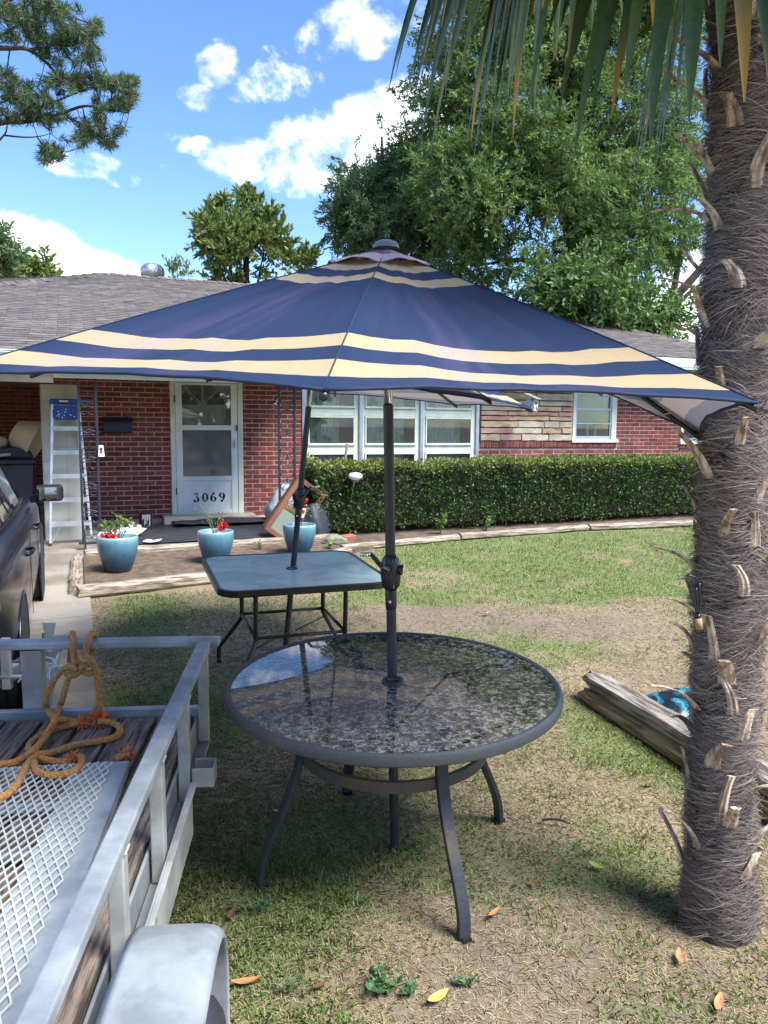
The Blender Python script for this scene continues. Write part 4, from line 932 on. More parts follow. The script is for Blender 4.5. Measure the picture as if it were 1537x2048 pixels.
# stripe positions, read along the seam that points at the camera
def q_at(v, rims):
    best = min(range(0, 1001), key=lambda i: abs(project(U1T.lerp(rims[0], i/1000)+Vector((0, 0, .032*(i/1000)*(1-i/1000))))[1]-v)); return best/1000
vs_ = [516, 531, 542, 553, 664, 689, 717, 752]
qv = [q_at(v, r1) for v in vs_]; print('stripe q', [round(q, 3) for q in qv])
QS = [(0, 0), (qv[1], 1), (qv[2], 0), (qv[3], 1), (qv[4], 0), (qv[5], 1), (qv[6], 0), (qv[7], 1)]
umb1, A1, R1, rib1 = parasol(U1T, r1, QS, 'large faded navy parasol with tan stripes over the round glass table', U1B, bends={2: (Vector((.58, 2.66, 2.085)), .56)}, q0=.10, vent=.165)
def pole_parts(e, base, top, zbreak, zcrank, r0, r1_, crank_side, drop):
    b, tp = Vector((0, 0, 0)), Vector(top)-Vector(base); ax = tp.normalized(); at = lambda z: ax*((z-base[2])/ax.z)
    link('pole', MB().tube([b, at(zbreak)], r0, 18).mesh('pole', dark_metal, True), e).data.set_sharp_from_angle(angle=R(40))
    link('upper_pole', MB().tube([at(zbreak-.05), tp-ax*.03], r1_, 16).mesh('upper_pole', chrome, True), e)
    link('pole_joint', MB().tube([at(zcrank-.145), at(zcrank-.135), at(zcrank-.075), at(zcrank-.07)], [r0+.001, r0+.003, r0+.003, r0+.001], 18).mesh('pole_joint', black_tube, True), e)
    link('snap_button', MB().lathe([(0, .006), (.005, .005), (.006, 0)], 8).mesh('snap_button', tagw), e, at(zcrank-.115)+Vector((-.004, -r0-.002, 0)), (PI/2, 0, 0))
    zz = [-.075, -.06, -.02, .03, .05, .062]; rr = [r0+.002, r0+.010, r0+.018, r0+.016, r0+.008, r0+.002]
    cr = link('crank_housing', MB().tube([at(zcrank+z) for z in zz], rr, 20).mesh('crank_housing', black_tube, True), e)
    mb = MB()
    for k in range(14): a = 2*PI*k/14; d = Vector((math.cos(a), math.sin(a), 0)); mb.tube([at(zcrank-.06)+d*(r0+.011), at(zcrank)+d*(r0+.018), at(zcrank+.05)+d*(r0+.008)], .003, 4)
    mb.build('housing_flute', black_tube, cr)
    c = at(zcrank+.012); s = crank_side
    mb = MB(); mb.tube([c+Vector((s*.01, -.03, 0)), c+Vector((s*.034, -.05, .014)), c+Vector((s*.075, -.052, .062))], [.012, .010, .008], 8); mb.build('crank_arm', black_tube, cr)
    link('crank_grip', MB().tube([c+Vector((s*.075, -.052, .060)), c+Vector((s*.112, -.060, .060))], .008, 10).mesh('crank_grip', chrome, True), cr)
    link('tilt_knob', MB().tube([c+Vector((-s*.02, -.01, -.004)), c+Vector((-s*.046, -.012, -.006))], [.014, .022], 12).mesh('tilt_knob', black_tube, True), cr)
    # hub, runner, struts, finial
    link('hub', MB().tube([tp-ax*.10, tp-ax*.02], .034, 14).mesh('hub', black_tube, True), e)
    rn = tp-ax*drop; link('runner', MB().tube([rn-ax*.05, rn+ax*.03], .032, 14).mesh('runner', black_tube, True), e)
    link('finial', MB().lathe([(.046, -.010), (.046, .002), (.038, .012), (.022, .018), (0, .020)], 22).mesh('finial', M('grey_finial', srgb(110, 112, 122), .6), True), e, tp+Vector((0, 0, .016)))
    return rn
rn = pole_parts(umb1, U1B, U1T, 1.832, 1.215, .0190, .0165, -1, .36)
for k in range(8):
    p = rib1(k, .50)+Vector((0, 0, -.02)); link('strut', MB().tube([rn, p], .0065, 6).mesh('strut', black_tube, True), umb1)
U2B = Vector((-.650, 4.885, gz(0, 4.885)+.004)); U2T = Vector((-.410, 4.80, 2.50))
r2 = rim_pts((U2T.x+.02, U2T.y), 1.30, 0.0, 1.985, -.092, .012)
umb2, A2, R2, rib2 = parasol(U2T, r2, QS, 'second striped parasol leaning on its pole in the square table', U2B, q0=.12, vent=.205)
rn = pole_parts(umb2, U2B, U2T, 1.865, 1.30, .0185, .0165, 1, .36)
for k in range(8): link('strut', MB().tube([rn, rib2(k, .5)+Vector((0, 0, -.02))], .0065, 6).mesh('strut', black_tube, True), umb2)

# ---- square table
SQ = Vector((-.585, 4.80, 0)); SQ.z = gz(0, SQ.y); SA = R(19)
sq = empty('square_table', SQ, SA, SLOPE, 'square patio table with frosted glass top and thin black tube legs', 'patio table')
def rrect(h, r, n=8): return [(sx*(h-r)+r*math.cos(a), sy*(h-r)+r*math.sin(a)) for sx, sy, a0 in ((1, 1, 0), (-1, 1, PI/2), (-1, -1, PI), (1, -1, 1.5*PI)) for a in [a0+PI/2*k/n for k in range(n+1)]]
HS = .515
def ringmesh(o1, o2, z0, z1):
    n = len(o1); vs = [(p[0], p[1], z) for z in (z0, z1) for p in o1]+[(p[0], p[1], z) for z in (z0, z1) for p in o2]
    fs = []
    for i in range(n):
        j = (i+1) % n; fs += [(i, j, n+j, n+i), (2*n+j, 2*n+i, 3*n+i, 3*n+j), (n+i, n+j, 3*n+j, 3*n+i), (j, i, 2*n+i, 2*n+j)]
    return MB().add(vs, fs)
ringmesh(rrect(HS, .13), rrect(HS-.026, .105), .672, .712).build('rim', black_tube, sq, bevel=.005)
fg = bpy.data.materials.new('frosted_table_glass'); fg.use_nodes = True; t = NT(fg.node_tree); t.n.remove(t.n['Principled BSDF']); out = t.n['Material Output']
ov = t.new('ShaderNodeTexCoord').outputs['Object']
bn = t.new('ShaderNodeBump'); bn.inputs['Strength'].default_value = .5; bn.inputs['Distance'].default_value = .004; t.l.new(t.noise(ov, 42, 4, .6, .4), bn.inputs['Height'])
dctr = t.new('ShaderNodeVectorMath', operation='LENGTH'); t.l.new(ov, dctr.inputs[0])
dc = t.mix(t.maprange(t.noise(ov, 4, 5, .65, .8), .40, .62), (.62, .76, .70, 1), (.44, .61, .58, 1))
df = t.new('ShaderNodeBsdfDiffuse'); t.l.new(dc, df.inputs[0])
tr = t.new('ShaderNodeBsdfTransparent'); tr.inputs[0].default_value = (.55, .60, .58, 1)
mx = t.new('ShaderNodeMixShader'); mx.inputs[0].default_value = .88; t.l.new(tr.outputs[0], mx.inputs[1]); t.l.new(df.outputs[0], mx.inputs[2])
gl = t.new('ShaderNodeBsdfGlossy'); gl.inputs['Roughness'].default_value = .13; t.l.new(bn.outputs[0], gl.inputs['Normal'])
fr = t.new('ShaderNodeFresnel'); fr.inputs[0].default_value = 1.9
m2 = t.new('ShaderNodeMixShader'); t.l.new(t.math('MULTIPLY', fr.outputs[0], .45), m2.inputs[0]); t.l.new(mx.outputs[0], m2.inputs[1]); t.l.new(gl.outputs[0], m2.inputs[2]); t.l.new(m2.outputs[0], out.inputs['Surface'])
pl = rrect(HS-.024, .107); MB().prism(pl, 'z', .703, .7085).build('glass_top', fg, sq, fixn=True)
link('hole_collar', MB().lathe([(.024, .70), (.024, .714), (.036, .714), (.036, .702)], 20).mesh('hole_collar', black_tube, True), sq)
q = .275
for sx, sy in ((1, 1), (1, -1), (-1, 1), (-1, -1)):
    pts = smooth_path([(sx*q, sy*q, .70), (sx*q, sy*q, .50), (sx*q, sy*q, .37), (sx*(q+.01), sy*(q+.01), .32), (sx*(q+.12), sy*(q+.12), .13), (sx*(q+.135), sy*(q+.135), .09), (sx*(q+.135), sy*(q+.135), .0)], 3)
    lg = link('leg', MB().tube(pts, .0145, 10).mesh('leg', black_tube, True), sq)
    link('foot_cap', MB().tube([(sx*(q+.135), sy*(q+.135), .0), (sx*(q+.135), sy*(q+.135), .03)], .017, 10).mesh('foot_cap', black_tube, True), lg)
for z in (.655, .36):
    for a, b in (((-q, -q), (q, -q)), ((-q, q), (q, q)), ((-q, -q), (-q, q)), ((q, -q), (q, q))):
        link('cross_bar', MB().tube([(a[0], a[1], z), (b[0], b[1], z)], .0105, 8).mesh('cross_bar', black_tube, True), sq)
for p in (((-q, -q, .30), (-.03, -.02, .30)), ((q, q, .30), (.03, .02, .30))): link('stay_rod', MB().tube(p, .005, 6).mesh('stay_rod', black_tube, True), sq)

# ================================================================== pots
def pot_mat():
    m = bpy.data.materials.new('teal_glaze'); m.use_nodes = True; t = NT(m.node_tree); bs = t.n['Principled BSDF']
    ov = t.new('ShaderNodeTexCoord').outputs['Object']; sp = t.new('ShaderNodeSeparateXYZ'); t.l.new(ov, sp.inputs[0])
    mp = t.new('ShaderNodeMapping'); mp.inputs['Scale'].default_value = (1, 1, .25); t.l.new(ov, mp.inputs[0]); oi = t.new('ShaderNodeObjectInfo').outputs['Random']
    of = t.new('ShaderNodeVectorMath', operation='ADD'); t.l.new(mp.outputs[0], of.inputs[0]); cx = t.new('ShaderNodeCombineXYZ'); t.l.new(t.math('MULTIPLY', oi, 20), cx.inputs[0]); t.l.new(cx.outputs[0], of.inputs[1])
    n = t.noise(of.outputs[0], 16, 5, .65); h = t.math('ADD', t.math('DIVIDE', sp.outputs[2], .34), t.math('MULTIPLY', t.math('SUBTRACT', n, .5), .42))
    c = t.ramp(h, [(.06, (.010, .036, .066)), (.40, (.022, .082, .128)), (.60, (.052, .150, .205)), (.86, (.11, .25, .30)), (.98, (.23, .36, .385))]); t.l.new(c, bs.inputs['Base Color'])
    bs.inputs['Roughness'].default_value = .32; bs.inputs['Coat Weight'].default_value = .3
    return m
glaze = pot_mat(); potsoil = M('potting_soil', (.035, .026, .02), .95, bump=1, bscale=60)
leafg = M('geranium_leaf', (.10, .17, .035), .6, col2=(.20, .24, .07), scale=8, island=.3, hue=.03, trans=.25)
twig_m = M('green_stem', (.14, .17, .06), .7)
petal = M('red_petal', (.62, .018, .018), .6, col2=(.42, .01, .014), scale=10, island=.2, trans=.2)
def leaf_cluster(pts, n_each, spread, L, Wd, seed, down=.0):
    r = np.random.default_rng(seed); pos, d = [], []
    for p in pts:
        for _ in range(n_each):
            o = r.normal(size=3)*spread; pos.append(np.array(p)+o); v = r.normal(size=3); v[2] = abs(v[2])*.5-down; d.append(v)
    pos = np.array(pos); d = np.array(d); return leaf_quads(pos, d, r.normal(size=d.shape), r.uniform(.6, 1.2, len(pos))*L, r.uniform(.7, 1.1, len(pos))*Wd)
def plant_pot(s, t, sc, label, plabel, seed, stems, flower, tag_):
    P = hw(s, t, 0); z = gz(P.x, P.y)+.054
    e = empty('plant_pot', (P.x, P.y, z), 0, label=label, cat='plant pot', group='teal glazed pots in the bed')
    prof = [(0, 0), (.112, 0), (.120, .010), (.150, .09), (.176, .18), (.188, .26), (.190, .315), (.186, .335), (.178, .337), (.170, .327), (.168, .26), (0, .255)]
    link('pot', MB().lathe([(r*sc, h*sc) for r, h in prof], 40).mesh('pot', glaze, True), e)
    link('soil', MB().lathe([(0, .272*sc), (.168*sc, .268*sc)], 20).mesh('soil', potsoil), e)
    r = random.Random(seed); pe = empty('potted_plant', (P.x, P.y, z+.27*sc), 0, label=plabel, cat='plant')
    tips = []; mb = MB()
    for k in range(stems[0]):
        a = r.uniform(0, 2*PI); h = r.uniform(*stems[1]); sp = r.uniform(.04, stems[2]); tip = Vector((math.cos(a)*sp, math.sin(a)*sp, h)); tips.append(tip)
        mb.tube(smooth_path([(tip.x*.15, tip.y*.15, 0), (tip.x*.45, tip.y*.45, h*.5), tip], 4), .0035, 5)
    link('stem', mb.mesh('stem', twig_m), pe)
    V = leaf_cluster([t_ for t_ in tips], stems[3], stems[4], stems[5], stems[5]*.75, seed)
    link('foliage', quads_mesh('foliage', V, leafg), pe)
    if flower:
        V = leaf_cluster([Vector(flower)+Vector((r.gauss(0, .018), r.gauss(0, .018), r.gauss(0, .02))) for _ in range(26)], 3, .014, .042, .036, seed+3); link('blossom', quads_mesh('blossom', V, petal), pe)
    if tag_:
        g = empty('plant_tag', (P.x, P.y, z+.27*sc), 0, label=tag_[4], cat='plant tag')
        x, y, h, rot = tag_[:4]; m_ = Matrix.Rotation(rot, 3, 'Y')
        link('card', MB().box((x, y, h), (.05, .003, .11), m_).mesh('card', tagw), g)
        link('print', MB().box(Vector((x, y-.003, h))+m_ @ Vector((0, 0, .012)), (.036, .002, .04), m_).mesh('print', M('red_print', (.55, .03, .03), .5)), g)
    return e
plant_pot(-4.14, 3.20, 1.05, 'teal glazed pot at the left end of the bed by the driveway', 'yellow green leafy plant with a red flower in the left pot', 5, (11, (.12, .22), .14, 10, .032, .05), (-.045, -.10, .06), (-.105, -.10, .075, -.9, 'white plant tag lying on the rim of the left pot'))
plant_pot(-3.155, 3.10, 1.0, 'teal glazed pot in the middle, just left of the square table', 'thin sprawling plant with red flowers in the middle pot', 9, (8, (.18, .34), .20, 7, .035, .026), (.095, -.09, .12), (.065, -.11, .09, .35, 'white plant tag stuck upright in the middle pot'))
plant_pot(-2.19, 2.92, .98, 'teal glazed pot behind the leaning pole of the square table', 'pale green leggy plant in the pot behind the leaning pole', 14, (6, (.15, .30), .10, 10, .026, .04), (.035, -.05, .30), (.045, -.06, .20, .3, 'white and red plant tag beside the leaning pole'))

# ================================================================== things on the porch and bed
e = empty('paint_can', hw(-3.66, .55, .357), TH, label='dark paint can streaked with white drips against the brick wall', cat='paint can')
pc = link('can', MB().lathe([(0, 0), (.085, 0), (.088, .006), (.085, .012), (.085, .185), (.089, .192), (.086, .20), (.075, .196), (0, .196)], 24).mesh('can', M('dark_can_tin', (.02, .022, .026), .4), True), e)
mb = MB(); 
for k in range(9):
    a = -PI/2+(-.55+.15*k); L = random.uniform(.05, .16); mb.tube([(.0875*math.cos(a), .0875*math.sin(a), .192), (.0875*math.cos(a+.05*random.uniform(-1, 1)), .0875*math.sin(a), .192-L)], random.uniform(.004, .010), 5, flat=.5)
mb.build('paint_drip', tagw, pc)
link('bail_handle', MB().tube(smooth_path([(.09, 0, .17), (.07, -.06, .14), (0, -.098, .12), (-.07, -.06, .14), (-.09, 0, .17)], 4), .0022, 5).mesh('bail_handle', chrome), e)
def sheet(name, label, s, t, z, w, h, rot, mat, cat='paper', curl=.02, seed=0):
    vs, fs = [], []; r = random.Random(seed)
    for j in range(7):
        for i in range(7): vs.append((w*(i/6-.5), h*(j/6-.5), curl*((i/6-.4)**2*2+(j/6)*r.uniform(0, .6))+.004))
    fs = [(j*7+i, j*7+i+1, (j+1)*7+i+1, (j+1)*7+i) for j in range(6) for i in range(6)]
    o = MB().add(vs, fs).build(name, mat, smooth=True); o.location = hw(s, t, z); o.rotation_euler = (0, 0, TH+rot); props(o, label, cat); return o
paper_m = M('white_paper', srgb(236, 236, 236), .7, col2=srgb(208, 210, 214), scale=8)
sheet('newspaper', 'crumpled white flyers on the mat behind the left pot', -3.98, 1.35, .375, .42, .34, .5, paper_m, curl=.12, seed=1)
sheet('envelope', 'small white envelope on the mat edge right of the left pot', -3.70, 2.02, .385, .20, .10, -.4, paper_m, curl=.03, seed=2)
o = MB().box((0, 0, .045), (.13, .09, .09)).build('carton', M('printed_white_carton', srgb(222, 222, 224), .6, col2=srgb(150, 160, 190), scale=14, lo=.5, hi=.55), bevel=.004); o.location = hw(-3.82, .95, .365); o.rotation_euler = (0, 0, TH+.3); props(o, 'small printed white carton beside the paint can', 'carton')
bagm = M('grey_white_plastic_film', srgb(206, 210, 216), .35, col2=srgb(150, 158, 168), scale=7, trans=.3, bump=.8, bscale=14, spec=.6)
mb = MB(); nU, nV = 26, 18; vs = []
for j in range(nV+1):
    ph = PI*j/nV
    for i in range(nU):
        th = 2*PI*i/nU; x, y, z = math.sin(ph)*math.cos(th), math.sin(ph)*math.sin(th), -math.cos(ph)
        k = 1+.34*(float(fbm(np.array(x*2.2+z+5), np.array(y*2.2-z*1.7), 3, 3))-.5)+.10*math.sin(th*5+z*4)
        vs.append((x*.19*k+.10*max(z, 0)**1.3, y*.15*k, .165+z*.165*k+.15*max(0, z-.35)+.08*max(0, x)*max(0, z)))
o = mb.add(vs, [(j*nU+i, j*nU+(i+1) % nU, (j+1)*nU+(i+1) % nU, (j+1)*nU+i) for j in range(nV) for i in range(nU)]).build('plastic_bag', bagm, smooth=True)
o.location = hw(-1.86, .62, .36); o.rotation_euler = (0, 0, TH); o.scale = (1.0, 1, 1.25); props(o, 'crumpled grey-white plastic bag against the brick wall under the window corner', 'plastic bag')
woodm = M('orange_brown_wood', srgb(126, 82, 54), .6, col2=srgb(88, 54, 34), scale=6, stretch=(1, 1, .2), grain=.2)
e = empty('wooden_frame', hw(on_wall(556, 1064, 2.02)[0], 2.02, .36), TH, label='brown wooden cabinet frame leaning over behind the right pot', cat='frame'); e.rotation_euler = Euler((R(-8), R(36), TH-.1), 'XYZ')
for nm, a, b in (('stile', (-.21, 0, 0), (-.15, .03, .80)), ('stile', (.15, 0, 0), (.21, .03, .80)), ('rail', (-.15, .002, .002), (.15, .028, .06)), ('rail', (-.15, .002, .36), (.15, .028, .42)), ('rail', (-.15, .002, .74), (.15, .028, .798))):
    link(nm, MB().box2(a, b).mesh(nm, woodm), e)
link('panel', MB().box2((-.15, .010, .06), (.15, .016, .36)).mesh('panel', M('pale_green_panel', srgb(120, 128, 110), .7), ), e)
link('side_board', MB().box2((-.214, .03, .03), (-.19, .20, .76)).mesh('side_board', woodm), e); link('side_board', MB().box2((.19, .03, .03), (.214, .20, .76)).mesh('side_board', woodm), e)
e = empty('cloth_bundle', hw(on_wall(628, 1045, 2.0)[0], 2.0, .36), TH, label='dark grey tarp slumped beside the hedge end', cat='tarp')
mb = MB(); vs = []
for j in range(15):
    ph = PI*.5*j/14
    for i in range(20):
        th = 2*PI*i/20; k = 1+.3*math.sin(th*4+j*.4)*.5+.2*random.uniform(-.4, .4); vs.append((.19*k*math.cos(ph)*math.cos(th), .16*k*math.cos(ph)*math.sin(th), .42*math.sin(ph)))
link('tarp', mb.add(vs, [(j*20+i, j*20+(i+1) % 20, (j+1)*20+(i+1) % 20, (j+1)*20+i) for j in range(14) for i in range(20)]).mesh('tarp', M('dark_grey_tarp', (.03, .032, .04), .6), True), e)
o = brick_mesh('loose_brick', .203, .057, .095, 9, None)[0].build('loose_brick', M('salmon_brick', (.40, .12, .09), .9, col2=(.30, .08, .06), bump=.5, bscale=50)); P = hw(-1.36, 2.30, 0); o.location = (P.x, P.y, gz(P.x, P.y)+.068); o.rotation_euler = (R(8), 0, TH+.5); props(o, 'single loose red brick lying in the bed right of the third pot', 'brick')
o = MB().lathe([(0, 0), (.10, 0), (.13, .03), (.115, .08), (.06, .115), (0, .12)], 9).build('field_stone', M('mossy_stone', srgb(140, 140, 112), .9, col2=srgb(96, 100, 78), scale=12, bump=1, bscale=30)); P = hw(-1.62, 2.45, 0); o.location = (P.x, P.y, gz(P.x, P.y)+.03); o.scale = (1.25, .9, 1); props(o, 'mossy round stone between the third pot and the loose brick', 'stone')
# grey wooden handle standing in the hedge before the window
o = MB().tube([(0, 0, 0), (.10, .02, .62)], [.018, .022], 8).build('garden_stake', M('grey_wood', srgb(140, 140, 128), .85, col2=srgb(110, 108, 98), scale=8)); o.location = hw(-.90, .55, .86); o.rotation_euler = (0, 0, TH); props(o, 'grey wooden stake sticking up out of the hedge before the picture window', 'stake')
# bird house under the eave
bh = M('peeling_white_wood', srgb(190, 196, 196), .85, col2=srgb(62, 66, 64), scale=16, lo=.52, hi=.58, grain=.2)
e = empty('birdhouse', hw(2.33, .52, 2.00), TH+.55, label='small weathered white bird house hanging before the stone wall', cat='bird house')
mb = MB(); mb.prism([(-.075, 0), (.075, 0), (.075, .20), (-.075, .20)], 'x', -.07, .07); bd = mb.build('body', bh, e, bevel=.003, rot=(0, R(6), 0))
link('entrance_hole', MB().lathe([(0, .002), (.020, .002), (.021, 0)], 12).mesh('entrance_hole', dark_room), bd, (.0, -.0755, .13), (PI/2, 0, 0))
mb = MB(); mb.bar((0, -.125, .19), (0, .10, .285), .20, .012); mb.build('roof', M('grey_board', srgb(150, 152, 146), .85, col2=srgb(110, 110, 104), scale=8), e)
link('hanger', MB().tube([(0, 0, .25), (0, .01, .74)], .003, 5).mesh('hanger', iron), e)
# white disc lamp on the hedge
e = empty('solar_lamp', hw(on_wall(711, 950, 1.99)[0], 1.99, on_wall(711, 950, 1.99)[1]-.80), TH, label='white mushroom shaped garden lamp poking out of the hedge', cat='garden lamp')
link('stake', MB().tube([(0, .22, .30), (0, .10, .60), (0, 0, .77)], .008, 6).mesh('stake', white_al), e); link('cap', MB().lathe([(.05, .74), (.09, .77), (.092, .80), (.06, .825), (0, .832)], 20).mesh('cap', tagw, True), e)
link('lens', MB().lathe([(0, .715), (.048, .715), (.05, .742)], 16).mesh('lens', M('grey_lens', srgb(120, 110, 110), .3)), e)
# ================================================================== trailer
galv2 = M('galvanised_steel', srgb(172, 176, 177), .5, metal=.35, col2=srgb(136, 141, 144), scale=5, grain=.12, gscale=26, rough2=.55)
galv_d = M('dull_galvanised_steel', srgb(180, 180, 172), .55, metal=.2, col2=srgb(146, 146, 138), scale=6, grain=.14, gscale=30)
plank_m = M('grey_deck_plank', srgb(138, 122, 106), .9, col2=srgb(74, 64, 56), scale=7, stretch=(9, .7, 4), lo=.40, hi=.62, bump=.9, bscale=26, objvar=.22, grain=.3, gscale=60)
rubber = M('tyre_rubber', (.020, .021, .026), .8, col2=(.034, .036, .042), scale=9, grain=.2)
T0 = Vector((-.70, 3.08, gz(0, 3.08))); TRZ = .0927
trailer = empty('utility_trailer', T0, TRZ, SLOPE, 'galvanised utility trailer with wooden deck and folded mesh ramp', 'trailer')
TM = Matrix.Translation(T0) @ Euler((SLOPE, 0, TRZ), 'XYZ').to_matrix().to_4x4(); TI = TM.inverted(); TC0 = TI @ CAM
def t_plane(u, v, ax, val):
    d = TI.to_3x3() @ ray(u, v); return TC0 + d*((val-TC0[ax])/d[ax])
def pk_(nm, mb, mat, par=None, bev=.003, **k): return mb.build(nm, mat, par or trailer, bevel=bev, **k)
HR, HD, TW, TL = .80, .50, 1.50, 3.3
pk_('side_rail', MB().box2((-.050, -TL, HR-.031), (0, -.033, HR)), galv2, bev=.005); pk_('side_rail', MB().box2((-TW, -TL, HR-.031), (-TW+.050, -.033, HR)), galv2, bev=.005)
pk_('front_rail', MB().box2((-TW-.03, -.032, HR-.030), (.032, .034, HR-.001)), galv2, bev=.005)
for x in (-.044, -TW+.006):
    for y in (-.06, -.53, -.98, -1.42, -1.95, -2.5, -3.1): pk_('rail_post', MB().box2((x, y-.042, .40), (x+.038, y, HR-.032)), galv_d, bev=.004)
pk_('front_post', MB().box2((-.745, -.025, .38), (-.665, .030, HR-.035)), galv_d); pk_('front_post', MB().box2((-TW+.02, -.02, .38), (-TW+.075, .028, HR-.035)), galv_d)
pk_('front_beam', MB().box2((-TW, -.062, HD-.12), (-.052, -.028, HD+.028)), galv2)
pk_('side_beam', MB().box2((-.062, -TL, HD-.105), (-.052, -.065, HD-.012)).box2((-.052, -TL, HD-.112), (-.004, -.065, HD-.104)), galv2); pk_('side_beam', MB().box2((-TW+.052, -TL, HD-.10), (-TW+.062, -.065, HD-.012)), galv2)
for y in (-.9, -1.9, -2.9): pk_('cross_member', MB().box2((-TW+.064, y-.03, HD-.11), (-.064, y+.03, HD-.037)), galv_d)
x = -.068; k = 0; w_ = .138
while x-w_ > -TW+.03:
    L0 = -.068-random.uniform(0, .012); mb = MB(); n = 14; vs = []; r = random.Random(k)
    for i in range(n+1):
        y = L0-(TL-.12)*i/n; a, b = r.uniform(-.003, .003), r.uniform(-.003, .003)
        vs += [(x-w_+.006+a, y, HD-.034), (x-.004+b, y, HD-.034), (x-.004+b, y, HD+r.uniform(-.002, .002)), (x-w_+.006+a, y, HD+r.uniform(-.002, .002))]
    mb.add(vs, [(4*i+j, 4*i+4+j, 4*i+4+(j+1) % 4, 4*i+(j+1) % 4) for i in range(n) for j in range(4)]+[(0, 1, 2, 3), (4*n+3, 4*n+2, 4*n+1, 4*n)])
    pk_('plank', mb, plank_m, bev=.002, fixn=True); x -= w_+.007; k += 1
mb = MB()
for k in range(9):
    for y in (-.11, -.90): mb.lathe([(.0105, 0), (.0095, .003), (0, .0042)], 10, (-.137-.145*k+random.uniform(-.02, .02), y+random.uniform(-.008, .008), HD+.002))
pk_('deck_bolt', mb, M('rusty_bolt', (.12, .07, .045), .7, col2=(.2, .2, .2), scale=40), bev=0)
mb = MB()
for y in (-.06, -.53, -.98, -1.42):
    for q in range(5): mb.lathe([(.0052, -.003), (.004, .003), (0, .005)], 8, (-.0045, y-.006-.008*q, HR-.034))
pk_('weld_bead', mb, galv_d, bev=0, smooth=True)
# stirrup shaped stake pocket on the side
mb = MB(); sx, sy = .0, -.50
mb.box2((.002, sy-.075, .452), (.075, sy-.069, .520)).box2((.002, sy+.0, .452), (.075, sy+.006, .520)).box2((.069, sy-.069, .452), (.075, sy, .520)).box2((.002, sy-.069, .452), (.069, sy, .457)); pk_('stake_pocket', mb, galv_d, bev=.002)
pk_('side_plate', MB().box2((.0, -1.40, .30), (.006, -.60, .485)).box2((.006, -1.40, .478), (.022, -.60, .486)), galv_d, bev=.002)
pk_('bracket_sticker', MB().box2((.0065, -1.32, .36), (.0078, -1.20, .46)), M('scuffed_sticker', srgb(200, 200, 194), .7, col2=srgb(120, 118, 110), scale=30))
# mudguard and wheel
AY, AZ, RW = -1.755, .30, .325
mb = MB(); x0, x1 = .008, .212; prof = []
for q in range(29):
    a = R(-14)+R(208)*q/28; c_, s_ = math.cos(a), math.sin(a); prof.append((AY+.40*math.copysign(abs(c_)**.62, c_), AZ+.335*math.copysign(abs(s_)**.62, s_)))
vs = []
for (y, z) in prof:
    dy, dz = y-AY, z-AZ; L = math.hypot(dy, dz); ny, nz = dy/L, dz/L
    vs += [(x0, y, z), (x1-.060, y, z), (x1-.024, y-ny*.004, z-nz*.004), (x1-.006, y-ny*.015, z-nz*.015), (x1, y-ny*.034, z-nz*.034), (x1-.006, y-ny*.034, z-nz*.034), (x1-.03, y-ny*.03, z-nz*.03), (x0, y-ny*.008, z-nz*.008)]
fs = [(8*i+j, 8*i+8+j, 8*i+8+(j+1) % 8, 8*i+(j+1) % 8) for i in range(28) for j in range(8)]
mb.add(vs, fs); mg = pk_('mudguard', mb, galv2, bev=0, smooth=True, fixn=True); mg.data.set_sharp_from_angle(angle=R(75)); mg.modifiers.new('sub', 'SUBSURF').render_levels = 1
def wheel(parent, loc, r, w, nm='wheel', rim_mat=None, side=1):
    wh = link(nm, MB().lathe([(r*.62, -w/2), (r*.90, -w/2), (r*.985, -w*.38), (r, -w*.2), (r, w*.2), (r*.985, w*.38), (r*.90, w/2), (r*.62, w/2)], 40).mesh('tyre', rubber, True), parent, loc, (0, PI/2, 0))
    link('tread', MB().lathe([(r*1.003, -w*.12), (r*1.003, -w*.06)], 40).lathe([(r*1.003, .06*w), (r*1.003, .12*w)], 40).mesh('tread', M('tread_groove', (.006, .006, .007), .9)), wh)
    link('rim', MB().lathe([(r*.62, -w*.42), (r*.52, -w*.1), (.06, -w*.05), (.0, -w*.08)], 30).lathe([(r*.62, w*.42), (r*.52, w*.1), (.06, w*.05), (.0, w*.08)], 30).mesh('rim', rim_mat or galv2, True), wh)
    return wh
wheel(trailer, (.132, AY, AZ-.012), .285, .17); wheel(trailer, (-TW-.15, AY, AZ-.012), .285, .17)
pk_('axle', MB().box2((-TW-.1, AY-.03, AZ-.03), (.1, AY+.03, AZ+.03)), galv_d)
# tongue
hx, hy = -.985, .98
pk_('tongue_beam', MB().bar((-.70, -.03, HD-.09), (hx+.035, hy, HD-.09), .055, .075), galv2); pk_('tongue_beam', MB().bar((-1.27, -.03, HD-.09), (hx-.035, hy, HD-.09), .055, .075), galv2)
pk_('coupler', MB().prism([(hx-.10, hy-.22), (hx+.10, hy-.22), (hx+.045, hy+.14), (hx-.045, hy+.14)], 'z', HD-.055, HD-.045).box2((hx-.04, hy+.0, HD-.1), (hx+.04, hy+.26, HD-.056)), M('dark_hitch_steel', srgb(108, 112, 116), .5, metal=.4, col2=srgb(80, 82, 86)))
pk_('hitch_jack', MB().tube([(hx+.02, hy-.06, .12), (hx+.02, hy-.06, .56)], .022, 12), galv2)
pk_('jack_handle', MB().prism([(0, 0), (.035, 0), (.055, .10), (-.012, .10)], 'y', hy-.12, hy-.115), galv2, loc=(hx+.035, 0, .525))
p = t_plane(12, 1372, 1, .62); c = Vector((p.x, .62, .50))
mb = MB(); mb.box2((c.x-.012, .60, c.z-.13), (c.x+.03, .635, c.z+.12)); br = pk_('spare_bracket', mb, galv_d)
